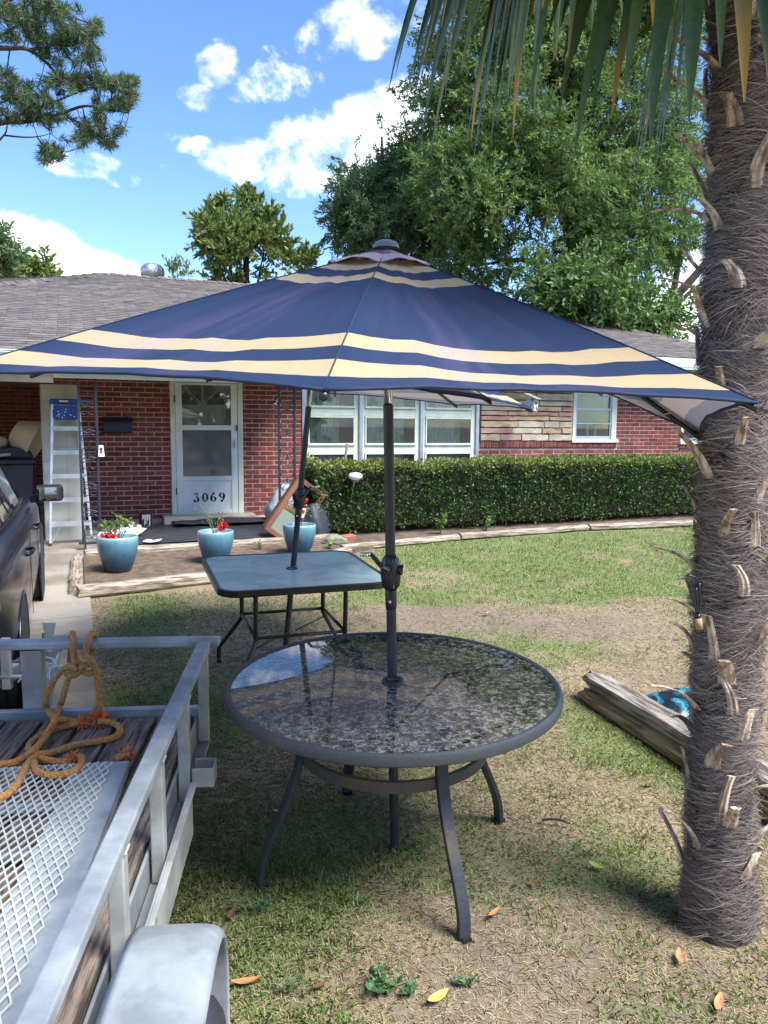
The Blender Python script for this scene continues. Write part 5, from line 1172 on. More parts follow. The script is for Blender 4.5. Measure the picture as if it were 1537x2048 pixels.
link('bolt', MB().tube([(c.x-.10, .61, c.z+.10), (c.x+.13, .61, c.z+.10)], .012, 8).mesh('bolt', galv2, True), br); link('bolt', MB().tube([(c.x-.02, .61, c.z-.07), (c.x+.13, .61, c.z-.07)], .012, 8).mesh('bolt', galv2, True), br)
wirem = M('white_wire', srgb(226, 226, 214), .5)
def px(path, ax, val): return [t_plane(u, v, ax, val+o) for (u, v, *o_) in path for o in [o_[0] if o_ else 0]]
for path in ([(36, 1365), (45, 1352), (51, 1325), (58, 1317), (75, 1315), (95, 1315), (108, 1320), (100, 1328), (80, 1318), (66, 1317)], [(108, 1322), (112, 1330), (104, 1335), (98, 1345), (92, 1360), (80, 1357), (64, 1347)], [(64, 1347), (78, 1345), (92, 1336), (93, 1330)], [(104, 1335), (118, 1332), (122, 1330), (124, 1338)], [(98, 1345), (99, 1365), (94, 1375)]):
    pk_('wire', MB().tube(smooth_path(px(path, 1, .52), 4), .0042, 5), wirem, bev=0, smooth=True)
# expanded metal ramp folded down on the deck
ramp = empty('ramp', (0, 0, 0)); ramp.parent = trailer
A_, B_ = t_plane(258, 1521, 2, HD+.05), t_plane(62, 2040, 2, HD+.05); ang = math.atan2(-(B_.x-A_.x), -(B_.y-A_.y)); ramp.location = (A_.x, A_.y, HD+.030); ramp.rotation_euler = (0, 0, -ang)
RWD, RLN = 1.15, 1.9
link('border_sheet', MB().box2((-.165, -RLN, .012), (0, 0, .018)).mesh('border_sheet', galv2), ramp)
link('border_sheet', MB().box2((-RWD, -.012, .010), (-.166, 0, .019)).mesh('border_sheet', galv2), ramp)
for y in (-.25, -.50, -.78, -1.06, -1.36, -1.7): link('ramp_bar', MB().box2((-RWD, y-.022, .001), (-.02, y+.022, .0095)).mesh('ramp_bar', galv2), ramp)
link('ramp_edge_bar', MB().box2((-.035, -RLN, -.026), (-.003, -.002, .009)).mesh('ramp_edge_bar', galv2), ramp)
mb = MB(); sw, lw = .0262, .058; w_s = .0042
xa, xb, ya, yb = -RWD, -.050, -RLN+.02, -.010
def strand(x0, sgn):
    # zig-zag free straight strand clipped to the frame
    k = sgn*sw/lw; p0, p1 = (x0, ya), (x0+k*(yb-ya), yb)
    (x0_, y0_), (x1_, y1_) = p0, p1
    for lim, lo in ((xa, True), (xb, False)):
        def out(x): return x < lim if lo else x > lim
        if out(x0_) and out(x1_): return
        if out(x0_): y0_ += (lim-x0_)/k; x0_ = lim
        if out(x1_): y1_ += (lim-x1_)/k; x1_ = lim
    if y1_-y0_ > .01: mb.bar((x0_, y0_, .0235+.0008*sgn), (x1_, y1_, .0235+.0008*sgn), w_s, .0042)
i0 = int((yb-ya)*sw/lw/sw)+3
for i in range(-i0, int((xb-xa)/sw)+i0+2):
    strand(xa+i*sw, 1); strand(xa+i*sw, -1)
o = mb.build('mesh_strand', M('light_galvanised_mesh', srgb(206, 206, 196), .5, metal=.3, col2=srgb(180, 182, 178), scale=9), ramp); o['kind'] = 'stuff'
# ---- rope
rope_m = bpy.data.materials.new('braided_rope'); rope_m.use_nodes = True; t = NT(rope_m.node_tree); bs = t.n['Principled BSDF']; ov = t.new('ShaderNodeTexCoord').outputs['Object']
n = t.noise(ov, 7, 4, .6); n2 = t.noise(ov, 150, 2, .5); c = t.mix(t.maprange(n, .40, .62), (.46, .27, .115, 1), (.62, .26, .075, 1)); c = t.mix(1.0, c, t.ramp(n2, [(.3, (.6,)*3), (.7, (1.25,)*3)]), 'MULTIPLY')
t.l.new(c, bs.inputs['Base Color']); bs.inputs['Roughness'].default_value = .85; bs.inputs['Specular IOR Level'].default_value = .2
bn = t.new('ShaderNodeBump'); bn.inputs['Strength'].default_value = .8; bn.inputs['Distance'].default_value = .006; vo = t.new('ShaderNodeTexVoronoi'); t.l.new(ov, vo.inputs['Vector']); vo.inputs['Scale'].default_value = 150; t.l.new(vo.outputs['Distance'], bn.inputs['Height']); t.l.new(bn.outputs[0], bs.inputs['Normal'])
fray_m = M('frayed_orange_fibre', (.75, .20, .045), .8, col2=(.60, .13, .03), scale=20, island=.2)
e = empty('rope', TM @ Vector((-.7, -.1, HD)), 0, label='orange brown braided rope knotted over the trailer rail and coiled on the deck', cat='rope'); RO = e.location.copy()
SC_ = 3.493
def zp(x, y): return (x/SC_, 1230+y/SC_)
def rope(pts, r=.0125):
    W_ = [TM @ p - RO for p in smooth_path(pts, 6)]; link('strand', MB().tube(W_, r, 9).mesh('strand', rope_m, True), e)
FY = -.055
fr_ = lambda pts: [t_plane(*zp(x, y), 1, FY+(o[0] if o else 0)) for x, y, *o in pts]
dk = lambda pts: [t_plane(*zp(x, y), 2, HD+.014+(o[0] if o else 0)) for x, y, *o in pts]
rope([t_plane(*zp(490, 330), 1, .055), t_plane(*zp(497, 230), 1, .052), t_plane(*zp(504, 150), 1, .03), t_plane(*zp(508, 130), 1, -.005)]+fr_([(510, 165, -.005), (514, 250), (522, 330), (520, 385), (480, 408), (460, 400), (500, 372), (548, 372), (555, 400), (520, 420), (480, 440), (440, 580), (415, 650)])+dk([(380, 735, .06), (330, 830, .02), (255, 925, .016), (180, 985), (100, 1030), (0, 1045), (-90, 1060)]))
rope(fr_([(540, 380, -.01), (490, 362, -.01), (420, 400), (345, 510), (318, 600), (335, 670)])+dk([(390, 722, .06), (470, 737, .012), (545, 748, .004), (588, 752)]))
rope(dk([(578, 757, .006), (470, 775), (380, 800), (300, 835, .006), (235, 875, .004), (200, 925), (235, 962), (310, 972), (400, 950), (540, 905), (700, 882), (800, 855), (842, 815), (815, 768), (735, 748, .01), (690, 745, .02)]))
rope([t_plane(*zp(632, 300), 1, .055), t_plane(*zp(650, 240), 1, .055), t_plane(*zp(668, 160), 1, .045), t_plane(*zp(650, 128), 1, .01)]+fr_([(625, 160, -.004), (602, 220), (580, 275), (552, 310), (575, 335), (615, 300, -.02), (598, 290, -.03), (645, 325, -.02), (672, 400), (688, 520), (692, 620), (690, 665)]))
rope(fr_([(560, 290, -.02), (590, 320, -.035), (620, 345, -.02), (575, 360, -.02), (585, 395), (625, 410), (655, 395)]))
rope(dk([(-60, 1310, .05), (0, 1278, .05), (75, 1235, .05), (140, 1150, .05), (185, 1060, .045), (215, 1015, .03), (260, 995, .01), (330, 1015, .004), (420, 1028, .004), (500, 1022, .004)]))
rope(dk([(238, 1030, .04), (250, 1085, .046), (300, 1112, .046), (390, 1122, .046), (480, 1105, .046), (550, 1065, .045), (575, 1015, .03), (560, 990, .012)]))
rope(dk([(800, 1008, .006), (850, 985, .008), (900, 978, .004)]))
def fray(c, n, L, seed, down=0.0):
    r = np.random.default_rng(seed); c = np.array(TM @ c - RO); pos = c+r.normal(size=(n, 3))*.008; d = r.normal(size=(n, 3)); d[:, 2] -= down
    V = leaf_quads(pos, d, r.normal(size=(n, 3)), r.uniform(.5, 1.1, n)*L, np.full(n, .0065)); link('frayed_end', quads_mesh('frayed_end', V, fray_m), e)
fray(t_plane(*zp(690, 690), 1, FY), 260, .055, 1, .9); fray(t_plane(*zp(700, 725), 2, HD+.03), 200, .045, 5, .3); fray(t_plane(*zp(588, 755), 2, HD+.02), 120, .03, 2); fray(t_plane(*zp(512, 1012), 2, HD+.02), 120, .03, 3); fray(t_plane(*zp(870, 982), 2, HD+.016), 120, .035, 4)

# ================================================================== parked car, nose to the carport
paint = M('dark_blue_car_paint', (.008, .010, .020), .22, col2=(.012, .014, .024), scale=3, coat=.15, spec=.35)
car_glass = M('tinted_car_glass', (.020, .028, .032), .04, spec=.8, coat=.6)
CS, CT = -5.70, 5.13; cp = hw(CS, CT, 0)
car = empty('parked_car', (cp.x, cp.y, gz(cp.x, cp.y)), TH, SLOPE*.9, 'dark blue car parked in the driveway beside the trailer', 'car')
# local: x to the right, y towards the house (nose), z up
st = [ # y, half width at sill, at belt, z sill, z shoulder, z top of the lower body
    (-2.30, .62, .66, .42, .78, .86), (-2.22, .78, .80, .30, .88, .98), (-2.0, .86, .87, .26, .93, 1.03), (-1.5, .885, .90, .24, .95, 1.04), (-.6, .89, .905, .22, .93, 1.00), (.3, .89, .905, .22, .91, .975), (.95, .885, .90, .22, .89, .95), (1.45, .87, .885, .24, .84, .90), (1.95, .82, .83, .28, .76, .82), (2.22, .66, .68, .34, .64, .70), (2.30, .5, .5, .42, .58, .62)]
vs = []; m = 12
for (y, a, b, z0, z1, z2) in st:
    half = [(a*.92, z0), (a, z0+.10), (b, (z0+z1)/2), (b, z1-.05), (b*.975, z1+.02), (b*.86, z2)]
    vs += [(x_, y, z) for x_, z in half]+[(-x_, y, z) for x_, z in half[::-1]]
n = len(st); fs = [(i*m+j, i*m+(j+1) % m, (i+1)*m+(j+1) % m, (i+1)*m+j) for i in range(n-1) for j in range(m)]+[tuple(range(m)), tuple((n-1)*m+j for j in range(m))]
body = MB().add(vs, fs).build('body', paint, car, smooth=True, auto=True, fixn=True)
sb = body.modifiers.new('sub', 'SUBSURF'); sb.levels = 2; sb.render_levels = 2
# greenhouse: roof, pillars, glass
gs = [(-2.0, .70, .70, 1.00, 1.02), (-1.55, .76, .60, 1.0, 1.33), (-1.0, .80, .60, .99, 1.45), (-.2, .81, .605, .97, 1.47), (.45, .80, .60, .95, 1.41), (.95, .78, .66, .94, 1.15), (1.28, .74, .72, .93, .95)]
vs = []
for (y, a, b, z0, z1) in gs: vs += [(a, y, z0-.02), (b, y, z1-.03), (b*.8, y, z1), (-b*.8, y, z1), (-b, y, z1-.03), (-a, y, z0-.02)]
n = len(gs); fs = [(i*6+j, i*6+j+1, (i+1)*6+j+1, (i+1)*6+j) for i in range(n-1) for j in range(5)]+[(0, 5, 4, 3, 2, 1), ((n-1)*6, (n-1)*6+1, (n-1)*6+2, (n-1)*6+3, (n-1)*6+4, (n-1)*6+5)]
MB().add(vs, fs).build('cabin', paint, car, smooth=True, auto=True, fixn=True)
def side_pt(y, f, out=.006):
    for i in range(len(gs)-1):
        if gs[i][0] <= y <= gs[i+1][0]:
            q = (y-gs[i][0])/(gs[i+1][0]-gs[i][0]); a, b, z0, z1 = [gs[i][k]+(gs[i+1][k]-gs[i][k])*q for k in (1, 2, 3, 4)]
            return (a+(b-a)*f+out, y, z0-.02+(z1-.01-z0)*f)
for sx in (1, -1):
    for ya, yb, f0, f1 in ((-1.45, -.62, .12, .86), (-.52, .42, .12, .88), (.48, .95, .14, .70)):
        n = 8; vs = []
        for i in range(n+1):
            y = ya+(yb-ya)*i/n; p, q = side_pt(y, f0), side_pt(y, f1); vs += [(p[0]*sx, p[1], p[2]), (q[0]*sx, q[1], q[2])]
        MB().add(vs, [(2*i, 2*i+2, 2*i+3, 2*i+1) for i in range(n)]).build('side_window', car_glass, car, smooth=True)
        # bright moulding under the glass
        MB().tube([(side_pt(ya+(yb-ya)*i/6, f0-.03, .010)[0]*sx, ya+(yb-ya)*i/6, side_pt(ya+(yb-ya)*i/6, f0-.03)[2]) for i in range(7)], .006, 5).build('window_moulding', M('black_trim', (.012, .012, .014), .4), car)
MB().add([(-.62, -1.99, 1.06), (.62, -1.99, 1.06), (.50, -1.52, 1.345), (-.50, -1.52, 1.345)], [(0, 1, 2, 3)]).build('rear_window', car_glass, car)
MB().add([(-.64, 1.27, 1.0), (.64, 1.27, 1.0), (.50, .60, 1.395), (-.50, .60, 1.395)], [(0, 1, 2, 3)]).build('windscreen', car_glass, car)
redl = M('red_tail_lamp', (.35, .008, .010), .15, coat=.8)
for sx in (1, -1):
    MB().box((sx*.74, -2.19, .86), (.22, .14, .19), Matrix.Rotation(sx*.35, 3, 'Z')).build('tail_light', redl, car, bevel=.03)
    mb = MB(); mb.box((sx*1.0, .62, 1.02), (.20, .09, .135)); mr = mb.build('wing_mirror', paint, car, bevel=.03)
    MB().box((sx*1.005, .572, 1.02), (.165, .004, .10)).build('mirror_glass', M('mirror_silver', (.8, .82, .85), .02, metal=1.0), mr)
    MB().bar((sx*.86, .66, .97), (sx*.95, .63, .985), .06, .05, (0, 1, 0)).build('mirror_arm', paint, mr)
    for y in (-.75, .30): MB().tube(smooth_path([(sx*.898, y-.11, .80), (sx*.93, y-.08, .81), (sx*.93, y+.06, .81), (sx*.898, y+.09, .80)], 3), .012, 6).build('door_handle', paint, car, smooth=True)
    for yy in (-1.30, 1.27):
        wheel(car, (sx*.79, yy, .315), .315, .21, rim_mat=silver)
        link('wheel_arch', MB().tube([(sx*.893, yy+.365*math.cos(a), .30+.365*math.sin(a)) for a in [PI*q/16 for q in range(17)]], .010, 6).mesh('wheel_arch', paint, True), car)
        link('arch_liner', MB().lathe([(0, 0), (.345, 0), (.345, -.01)], 30).mesh('arch_liner', dark_room), car, (sx*.899, yy, .31), (0, sx*PI/2, 0))
for y in (-.56, .46): MB().box2((.9045, y-.004, .35), (.9075, y+.004, .93)).build('door_gap', M('dark_gap', (.003, .003, .004), .9), car)
MB().box2((-.26, -2.33, .60), (.26, -2.322, .71)).build('number_plate', tagw, car)
# ================================================================== palm
fibre_m = M('palm_fibre', srgb(166, 153, 143), .9, col2=srgb(100, 91, 85), scale=5, lo=.38, hi=.62, island=.42, spec=.15)
bark_m = M('palm_bark', srgb(84, 72, 67), .95, col2=srgb(52, 45, 42), scale=9, bump=1, bscale=30, stretch=(1, 1, 2.5), grain=.35)
stub_m = M('old_petiole', srgb(216, 198, 170), .8, col2=srgb(128, 108, 90), scale=11, lo=.4, hi=.62, stretch=(3, 3, .6), bump=.5, bscale=40, objvar=.2, grain=.2)
PB = Vector((1.150, 2.455, gz(0, 2.455)))
palm = empty('palm_tree', PB, 0, label='windmill palm with shaggy fibrous trunk at the right edge', cat='palm tree')
def trunk_c(z): return Vector((-.062*min(1, z/2.9), .02*z/3, z))
def trunk_r(z): return .098+.014*math.exp(-z/.10)+.006*math.sin(z*7)+.004*math.sin(z*17+1)
HT = 3.7
mb = MB(); mb.tube([trunk_c(z) for z in np.linspace(-.05, HT, 60)], [trunk_r(z) for z in np.linspace(-.05, HT, 60)], 26); mb.build('trunk', bark_m, palm, smooth=True)
r = np.random.default_rng(5); NF = 42000
z = r.uniform(.02, HT, NF); th = r.uniform(0, 2*PI, NF); tier = np.floor(z/.11)*.11
cxy = np.stack([-.062*np.minimum(1, z/2.9), .02*z/3], 1); rad = .098+.014*np.exp(-z/.10)+.006*np.sin(z*7)+.004*np.sin(z*17+1)
slope = r.normal(size=NF)*.38-.08+(fbm(th*1.6, z*6.5, 77, 3)-.5)*4.2; sgn = np.where(np.sin(th*1.5+tier*41) > 0, 1, -1)*np.where(r.random(NF) < .8, 1, -1)
L = r.uniform(.04, .15, NF)*(.7+.6*fbm(th*2, z*8, 78, 2)); base = r.uniform(-.004, .010, NF); r_curl = 1; curl = np.abs(r.normal(size=NF))*.011; curl = np.where(r.random(NF) < .14, curl*3.4, curl)
segs = 4; wd = r.uniform(.0006, .0016, NF); prev = None; Q = []
for k in range(segs+1):
    q = k/segs; a = th+sgn*L*q/rad*np.cos(slope*.8); zz = z+L*q*np.sin(slope)*.8-.05*q*q*L/.12*.4; rr = rad+base+curl*q*(1.2-.4*q)+.006*np.sin(q*5+th*9)+.014*(fbm(th*2.2, z*9, 79, 2)-.5)
    p = np.stack([cxy[:, 0]+rr*np.cos(a), cxy[:, 1]+rr*np.sin(a), zz], 1); up = np.array([[0, 0, 1.0]])*(wd*(1-.75*q))[:, None]
    cur = (p-up, p+up)
    if prev is not None: Q.append(np.stack([prev[0], cur[0], cur[1], prev[1]], 1))
    prev = cur
V = np.stack(Q, 1)                                            # NF, segs, 4, 3 -> share verts so that one strand is one island
me = bpy.data.meshes.new('fibre'); P_ = np.concatenate([V[:, :, 0], V[:, -1:, 1], V[:, :, 3], V[:, -1:, 2]], 1); n_ = segs+1
me.vertices.add(NF*2*n_); me.vertices.foreach_set('co', P_.reshape(-1).astype(np.float32))
b = (np.arange(NF)*2*n_)[:, None, None]; k = np.arange(segs)[None, :, None]; idx = (b+np.concatenate([k, k+1, k+1+n_, k+n_], 2)).reshape(-1).astype(np.int32)
me.loops.add(len(idx)); me.loops.foreach_set('vertex_index', idx); me.polygons.add(NF*segs); me.polygons.foreach_set('loop_start', np.arange(0, len(idx), 4, dtype=np.int32)); me.polygons.foreach_set('loop_total', np.full(NF*segs, 4, dtype=np.int32))
me.materials.append(fibre_m); me.update(calc_edges=True); o = link('fibre', me, palm); o['kind'] = 'stuff'
rs = random.Random(12)
def stub(zb, a, L, lean, curve, w, droop=0.0):
    d = Vector((math.cos(a), math.sin(a), 0)); s = Vector((-math.sin(a), math.cos(a), 0)); c = trunk_c(zb)+d*(trunk_r(zb)+.006); vs = []; n = 7
    tw = rs.uniform(-.55, .55)
    for i in range(n+1):
        q = i/n; p = c+d*(L*(math.sin(lean)*q+curve*q*q))+Vector((0, 0, L*(math.cos(lean)*q-droop*q*q)))+s*(L*tw*q*q)
        ww = w*(1.25-.55*q)+(.004 if i == n else 0); t_ = .30*ww
        nn = (d*math.cos(lean+curve*q)-Vector((0, 0, 1))*math.sin(lean+curve*q)*.6).normalized()
        vs += [p-s*ww, p-s*ww*.45+nn*t_*1.5, p+nn*t_*.9, p+s*ww*.45+nn*t_*1.5, p+s*ww, p-nn*t_*.6]
    m = 6; fs = [(i*m+j, i*m+(j+1) % m, (i+1)*m+(j+1) % m, (i+1)*m+j) for i in range(n) for j in range(m)]+[tuple(range(m-1, -1, -1)), tuple(n*m+j for j in range(m))]
    link('petiole_stub', MB().add(vs, fs).mesh('petiole_stub', stub_m), palm)
zb = .16; a = 0.3
while zb < 3.3:
    out = abs(math.cos(a)) > .55
    stub(zb, a, rs.uniform(.08, .21), rs.uniform(.12, .45)+(.45 if out and rs.random() < .6 else 0), rs.uniform(-.25, .45), rs.uniform(.012, .023), rs.uniform(0, .35))
    zb += .036; a += 2.39996
for zz, aa, L, ln, cv, w, dr in ((.95, -2.35, .15, .15, .1, .016, 0), (.78, -1.75, .13, .05, .05, .015, 0), (.42, -2.0, .17, .25, -.2, .015, 0), (1.32, -1.25, .11, .05, .05, .019, 0), (2.48, 3.0, .14, .75, .2, .012, .1), (2.68, 2.9, .17, .9, .1, .013, .0), (2.10, 3.05, .13, .9, .3, .010, .2), (1.98, 2.95, .12, 1.1, .1, .010, .2), (1.72, 3.1, .15, 1.1, .2, .010, .5), (2.32, 3.1, .12, .5, .8, .012, .5)):
    stub(zz, aa, L, ln, cv, w, dr)
# fronds
def palm_leaf_mat():
    m = bpy.data.materials.new('palm_leaf'); m.use_nodes = True; t = NT(m.node_tree); bs = t.n['Principled BSDF']; out = t.n['Material Output']
    q = t.new('ShaderNodeAttribute', attribute_name='along').outputs['Fac']; oi = t.new('ShaderNodeObjectInfo').outputs['Random']; ov = t.new('ShaderNodeTexCoord').outputs['Object']
    g = t.mix(oi, (.040, .085, .030, 1), (.105, .155, .045, 1)); st_ = t.noise(ov, 60, 2, .5); g = t.mix(1.0, g, t.ramp(st_, [(.3, (.8,)*3), (.7, (1.2,)*3)]), 'MULTIPLY')
    r2 = t.math('FRACT', t.math('MULTIPLY', oi, 7.77)); start = t.maprange(r2, 0, 1, .74, 1.9, False)
    y = t.maprange(t.math('SUBTRACT', q, start), -.10, .12); c = t.mix(y, g, (.36, .20, .03, 1))
    b = t.maprange(t.math('SUBTRACT', q, t.math('ADD', start, .22)), -.05, .10); c = t.mix(b, c, (.10, .055, .03, 1))
    t.l.new(c, bs.inputs['Base Color']); bs.inputs['Roughness'].default_value = .38; bs.inputs['Specular IOR Level'].default_value = .5
    tr = t.new('ShaderNodeBsdfTranslucent'); t.l.new(c, tr.inputs[0]); mx = t.new('ShaderNodeMixShader'); mx.inputs[0].default_value = .28
    t.l.new(bs.outputs[0], mx.inputs[1]); t.l.new(tr.outputs[0], mx.inputs[2]); t.l.new(mx.outputs[0], out.inputs['Surface']); return m
pleaf = palm_leaf_mat(); petm = M('green_petiole', (.10, .14, .05), .6)
CROWN = trunk_c(HT-.15)
def frond(end, L, nl, spread, drop, seed, dirv=None):
    """end: where the petiole stops (world); leaflets fan out from it and hang"""
    rr = random.Random(seed); c = Vector(end)-PB; d = (c-CROWN); d.z *= .4; d = Vector(dirv).normalized() if dirv else d.normalized()
    s = d.cross(Vector((0, 0, 1))).normalized(); n = s.cross(d).normalized()
    f = link('frond', MB().tube(smooth_path([CROWN, CROWN.lerp(c, .5)+Vector((0, 0, .16)), c], 5), [.016]*10+[.010], 6).mesh('petiole', petm, True), palm)
    for k in range(nl):
        ph = -spread+2*spread*k/(nl-1)+rr.uniform(-.04, .04); dr = (d*math.cos(ph)+s*math.sin(ph)+n*rr.uniform(-.06, .10)).normalized()
        LL = L*(1-.22*abs(ph)/spread)*rr.uniform(.82, 1.08); dp = drop*rr.uniform(.75, 1.25); w = rr.uniform(.022, .033); vs, al = [], []; N_ = 11; kink = rr.uniform(.45, .75); kd = rr.uniform(.0, .35)
        P = []
        for i in range(N_+1):
            q = i/N_; p = c+dr*LL*(q-.30*q*q)+Vector((0, 0, -1))*(dp*LL*q*q+(kd*LL*(q-kink) if q > kink else 0)); P.append(p)
        for i in range(N_+1):
            q = i/N_; tg = (P[min(i+1, N_)]-P[max(i-1, 0)]).normalized(); sd = tg.cross(n)
            sd = sd.normalized() if sd.length > .05 else s; up = sd.cross(tg).normalized()
            ww = w*(min(1, q*5+.25))*(1-max(0, q-.62)/.385)**.75+.0008
            vs += [P[i]-sd*ww+up*ww*.45, P[i], P[i]+sd*ww+up*ww*.45]; al += [q]*3
        fs = [(3*i+j, 3*i+3+j, 3*i+4+j, 3*i+1+j) for i in range(N_) for j in (0, 1)]
        me = MB().add(vs, fs).mesh('leaflet', pleaf, True); set_attr(me, 'along', al); link('leaflet', me, f)
frond((.42, 2.24, 3.36), .72, 28, R(66), .46, 1, (-.80, -.02, -.62))
frond((.52, 2.30, 3.42), .66, 24, R(80), .62, 9, (-.60, .02, -.75))
frond((.66, 2.16, 3.44), .66, 26, R(110), .72, 2, (-.55, -.35, -.5))
frond((.84, 2.20, 3.40), .68, 28, R(120), .72, 3, (-.25, -.35, -.6))
frond((.94, 2.34, 3.33), .64, 28, R(110), .66, 4, (-.35, .1, -.75))
frond((.55, 2.62, 3.58), .72, 26, R(120), .70, 5, (-.6, .2, -.3))
frond((.93, 2.05, 3.44), .62, 26, R(115), .55, 6, (-.1, -.8, -.2))
for k, (x, y, z_) in enumerate(((1.75, 2.3, 3.75), (1.55, 3.0, 3.75), (1.5, 1.85, 3.7), (.95, 3.1, 3.8), (.7, 2.1, 4.05))): frond((x, y, z_), .80, 23, R(125), .5, 20+k)

# hand tool hooked on the trunk
e = empty('hand_fork', atY(1396, 1250, 2.33), 0, label='small garden hand fork with wooden handle stuck in the palm trunk', cat='garden tool')
O_ = e.location; tp = lambda u, v, Y=2.34: atY(u, v, Y)-O_
link('handle', MB().tube([tp(1400, 1258), tp(1397, 1236)], .011, 10).mesh('handle', M('pale_tool_wood', srgb(176, 140, 104), .6), True), e)
link('ferrule', MB().tube([tp(1397, 1236), tp(1396, 1228)], .010, 10).mesh('ferrule', black_tube, True), e)
for path in ([(1396, 1230), (1388, 1200), (1380, 1175), (1381, 1168)], [(1397, 1230), (1395, 1200), (1393, 1176)], [(1398, 1230), (1401, 1205), (1399, 1166)], [(1400, 1166), (1390, 1155), (1376, 1150)]): link('tine', MB().tube(smooth_path([tp(*p) for p in path], 3), .0042, 6).mesh('tine', black_tube, True), e)

# ================================================================== hedge
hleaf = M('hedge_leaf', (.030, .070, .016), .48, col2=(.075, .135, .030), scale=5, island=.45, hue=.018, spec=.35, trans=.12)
hleaf_pale = M('hedge_pale_leaf', (.17, .22, .035), .5, col2=(.27, .29, .07), scale=5, island=.35, hue=.02, trans=.3)
hcore = M('hedge_dark_core', (.020, .018, .012), .95)  # near-black core box: the hedge's inner shade put into the colour
hp = hw(2.6, 1.65, 0); hedge = empty('hedge', (hp.x, hp.y, 0), TH, label='long clipped evergreen hedge in front of the house windows', cat='hedge')
# hedge-local: x along the house, y away from the camera, z up (world heights)
hx0, hx1 = on_wall(630, 1000, 1.95)[0]-2.6, 4.6
def hedge_top(x): return 1.262+.012*(x+3.85)+.012*math.sin(x*3.1)+.010*math.sin(x*7.7+1)
def h_front(x): return -.30-.018*(x+3.85)                    # the row stands a little askew to the wall
N_ = 46000; r = np.random.default_rng(8); xx = r.uniform(hx0, hx1, N_); kind = r.random(N_); yf = -.30-.018*(xx+3.85); tz = 1.262+.012*(xx+3.85)+.012*np.sin(xx*3.1)+.010*np.sin(xx*7.7+1)+ (fbm(xx*4, xx*0+2, 4)-.5)*.10
g0 = GS*(hp.y+xx*math.sin(TH)); bot = g0+.03+.12*fbm(xx*2.3, xx*0, 7)
dep = np.abs(r.normal(size=N_))*.07; u01 = r.random(N_)
front = kind < .62; top_ = (kind >= .62) & (kind < .93)
yy = np.where(front, yf+dep+(fbm(xx*3, u01*4, 5)-.5)*.14, yf+r.random(N_)*.72); zz = np.where(front, bot+(tz-bot)*u01, tz-dep*.8)
end = kind >= .93; xx = np.where(end, hx0+dep, xx); zz = np.where(end, bot+(tz-bot)*u01, zz)
edge = np.maximum(0, 1-(tz-zz)/.10)*np.maximum(0, 1-(yy-yf)/.10); zz = zz-edge*.035
pos = np.stack([xx, yy, zz], 1); out = np.where(front[:, None], np.array([[0, -1, .35]]), np.where(top_[:, None], np.array([[0, -.2, 1]]), np.array([[-1, -.2, .3]])))
d = out*.7+r.normal(size=(N_, 3))*.62; side = r.normal(size=(N_, 3)); Ls = r.uniform(.030, .056, N_); V = leaf_quads(pos, d, side, Ls, Ls*r.uniform(.42, .58, N_))
ispale = ((zz > tz-.16) & (r.random(N_) < .85-4.2*np.maximum(0, tz-zz-.02))) | (r.random(N_) < .012)  # pale young leaves, band deepened so their colour carries the sunlit top
for nm, sel, m_ in (('foliage', ~ispale, hleaf), ('pale_leaf', ispale, hleaf_pale)): o = link(nm, quads_mesh(nm, V[sel], m_), hedge); o['kind'] = 'stuff'
n = 40; vs = []
for i in range(n+1):
    x = hx0+.05+(hx1-hx0-.05)*i/n; f = h_front(x)+.10; g = GS*(hp.y+x*math.sin(TH)); tt = hedge_top(x)-.07; vs += [(x, f, g+.16), (x, f, tt), (x, f+.62, tt), (x, f+.62, g+.12)]
fs = [(4*i+j, 4*i+(j+1) % 4, 4*i+4+(j+1) % 4, 4*i+4+j) for i in range(n) for j in range(4)]+[(0, 1, 2, 3), (4*n+3, 4*n+2, 4*n+1, 4*n)]
link('dark_core', MB().add(vs, fs).mesh('dark_core', hcore), hedge)
mb = MB(); rs2 = random.Random(4)
for i in range(70):
    x = rs2.uniform(hx0+.1, hx1); y = h_front(x)+rs2.uniform(.12, .6); g = GS*(hp.y+x*math.sin(TH)); mb.tube([(x, y, g-.02), (x+rs2.uniform(-.08, .08), y+rs2.uniform(-.05, .05), g+.35)], rs2.uniform(.008, .016), 5)
o = mb.build('stem', M('hedge_stem', srgb(92, 80, 66), .9), hedge); o['kind'] = 'stuff'
# weeds sprouting in and under the hedge
weedm = M('weed_leaf', (.10, .20, .035), .6, col2=(.16, .26, .06), scale=8, island=.3, hue=.02, trans=.25)
def weed(name, P, h, w, n, L, label, cat, seed, wide=.55, mat=None, group=None):
    r = np.random.default_rng(seed); e = empty(name, P, 0, label=label, cat=cat, group=group); ns = max(3, n//9); mb = MB(); pos, d = [], []
    for k in range(ns):
        a = r.uniform(0, 2*PI); t_ = Vector((math.cos(a)*w*r.uniform(.2, 1), math.sin(a)*w*r.uniform(.2, 1), h*r.uniform(.6, 1))); mb.tube(smooth_path([(0, 0, -.02), (t_.x*.4, t_.y*.4, t_.z*.6), t_], 3), .0025, 4)
        for q in range(n//ns):
            f = r.uniform(.35, 1); pos.append((t_.x*f, t_.y*f, t_.z*f)); v = r.normal(size=3); v[2] = abs(v[2])*.3+.15; d.append(v)
    link('stem', mb.mesh('stem', twig_m), e); pos, d = np.array(pos), np.array(d); link('foliage', quads_mesh('foliage', leaf_quads(pos, d, np.cross(d, [0, 0, 1])+r.normal(size=d.shape)*.2, r.uniform(.6, 1.2, len(pos))*L, r.uniform(.8, 1.1, len(pos))*L*wide), mat or weedm), e); return e
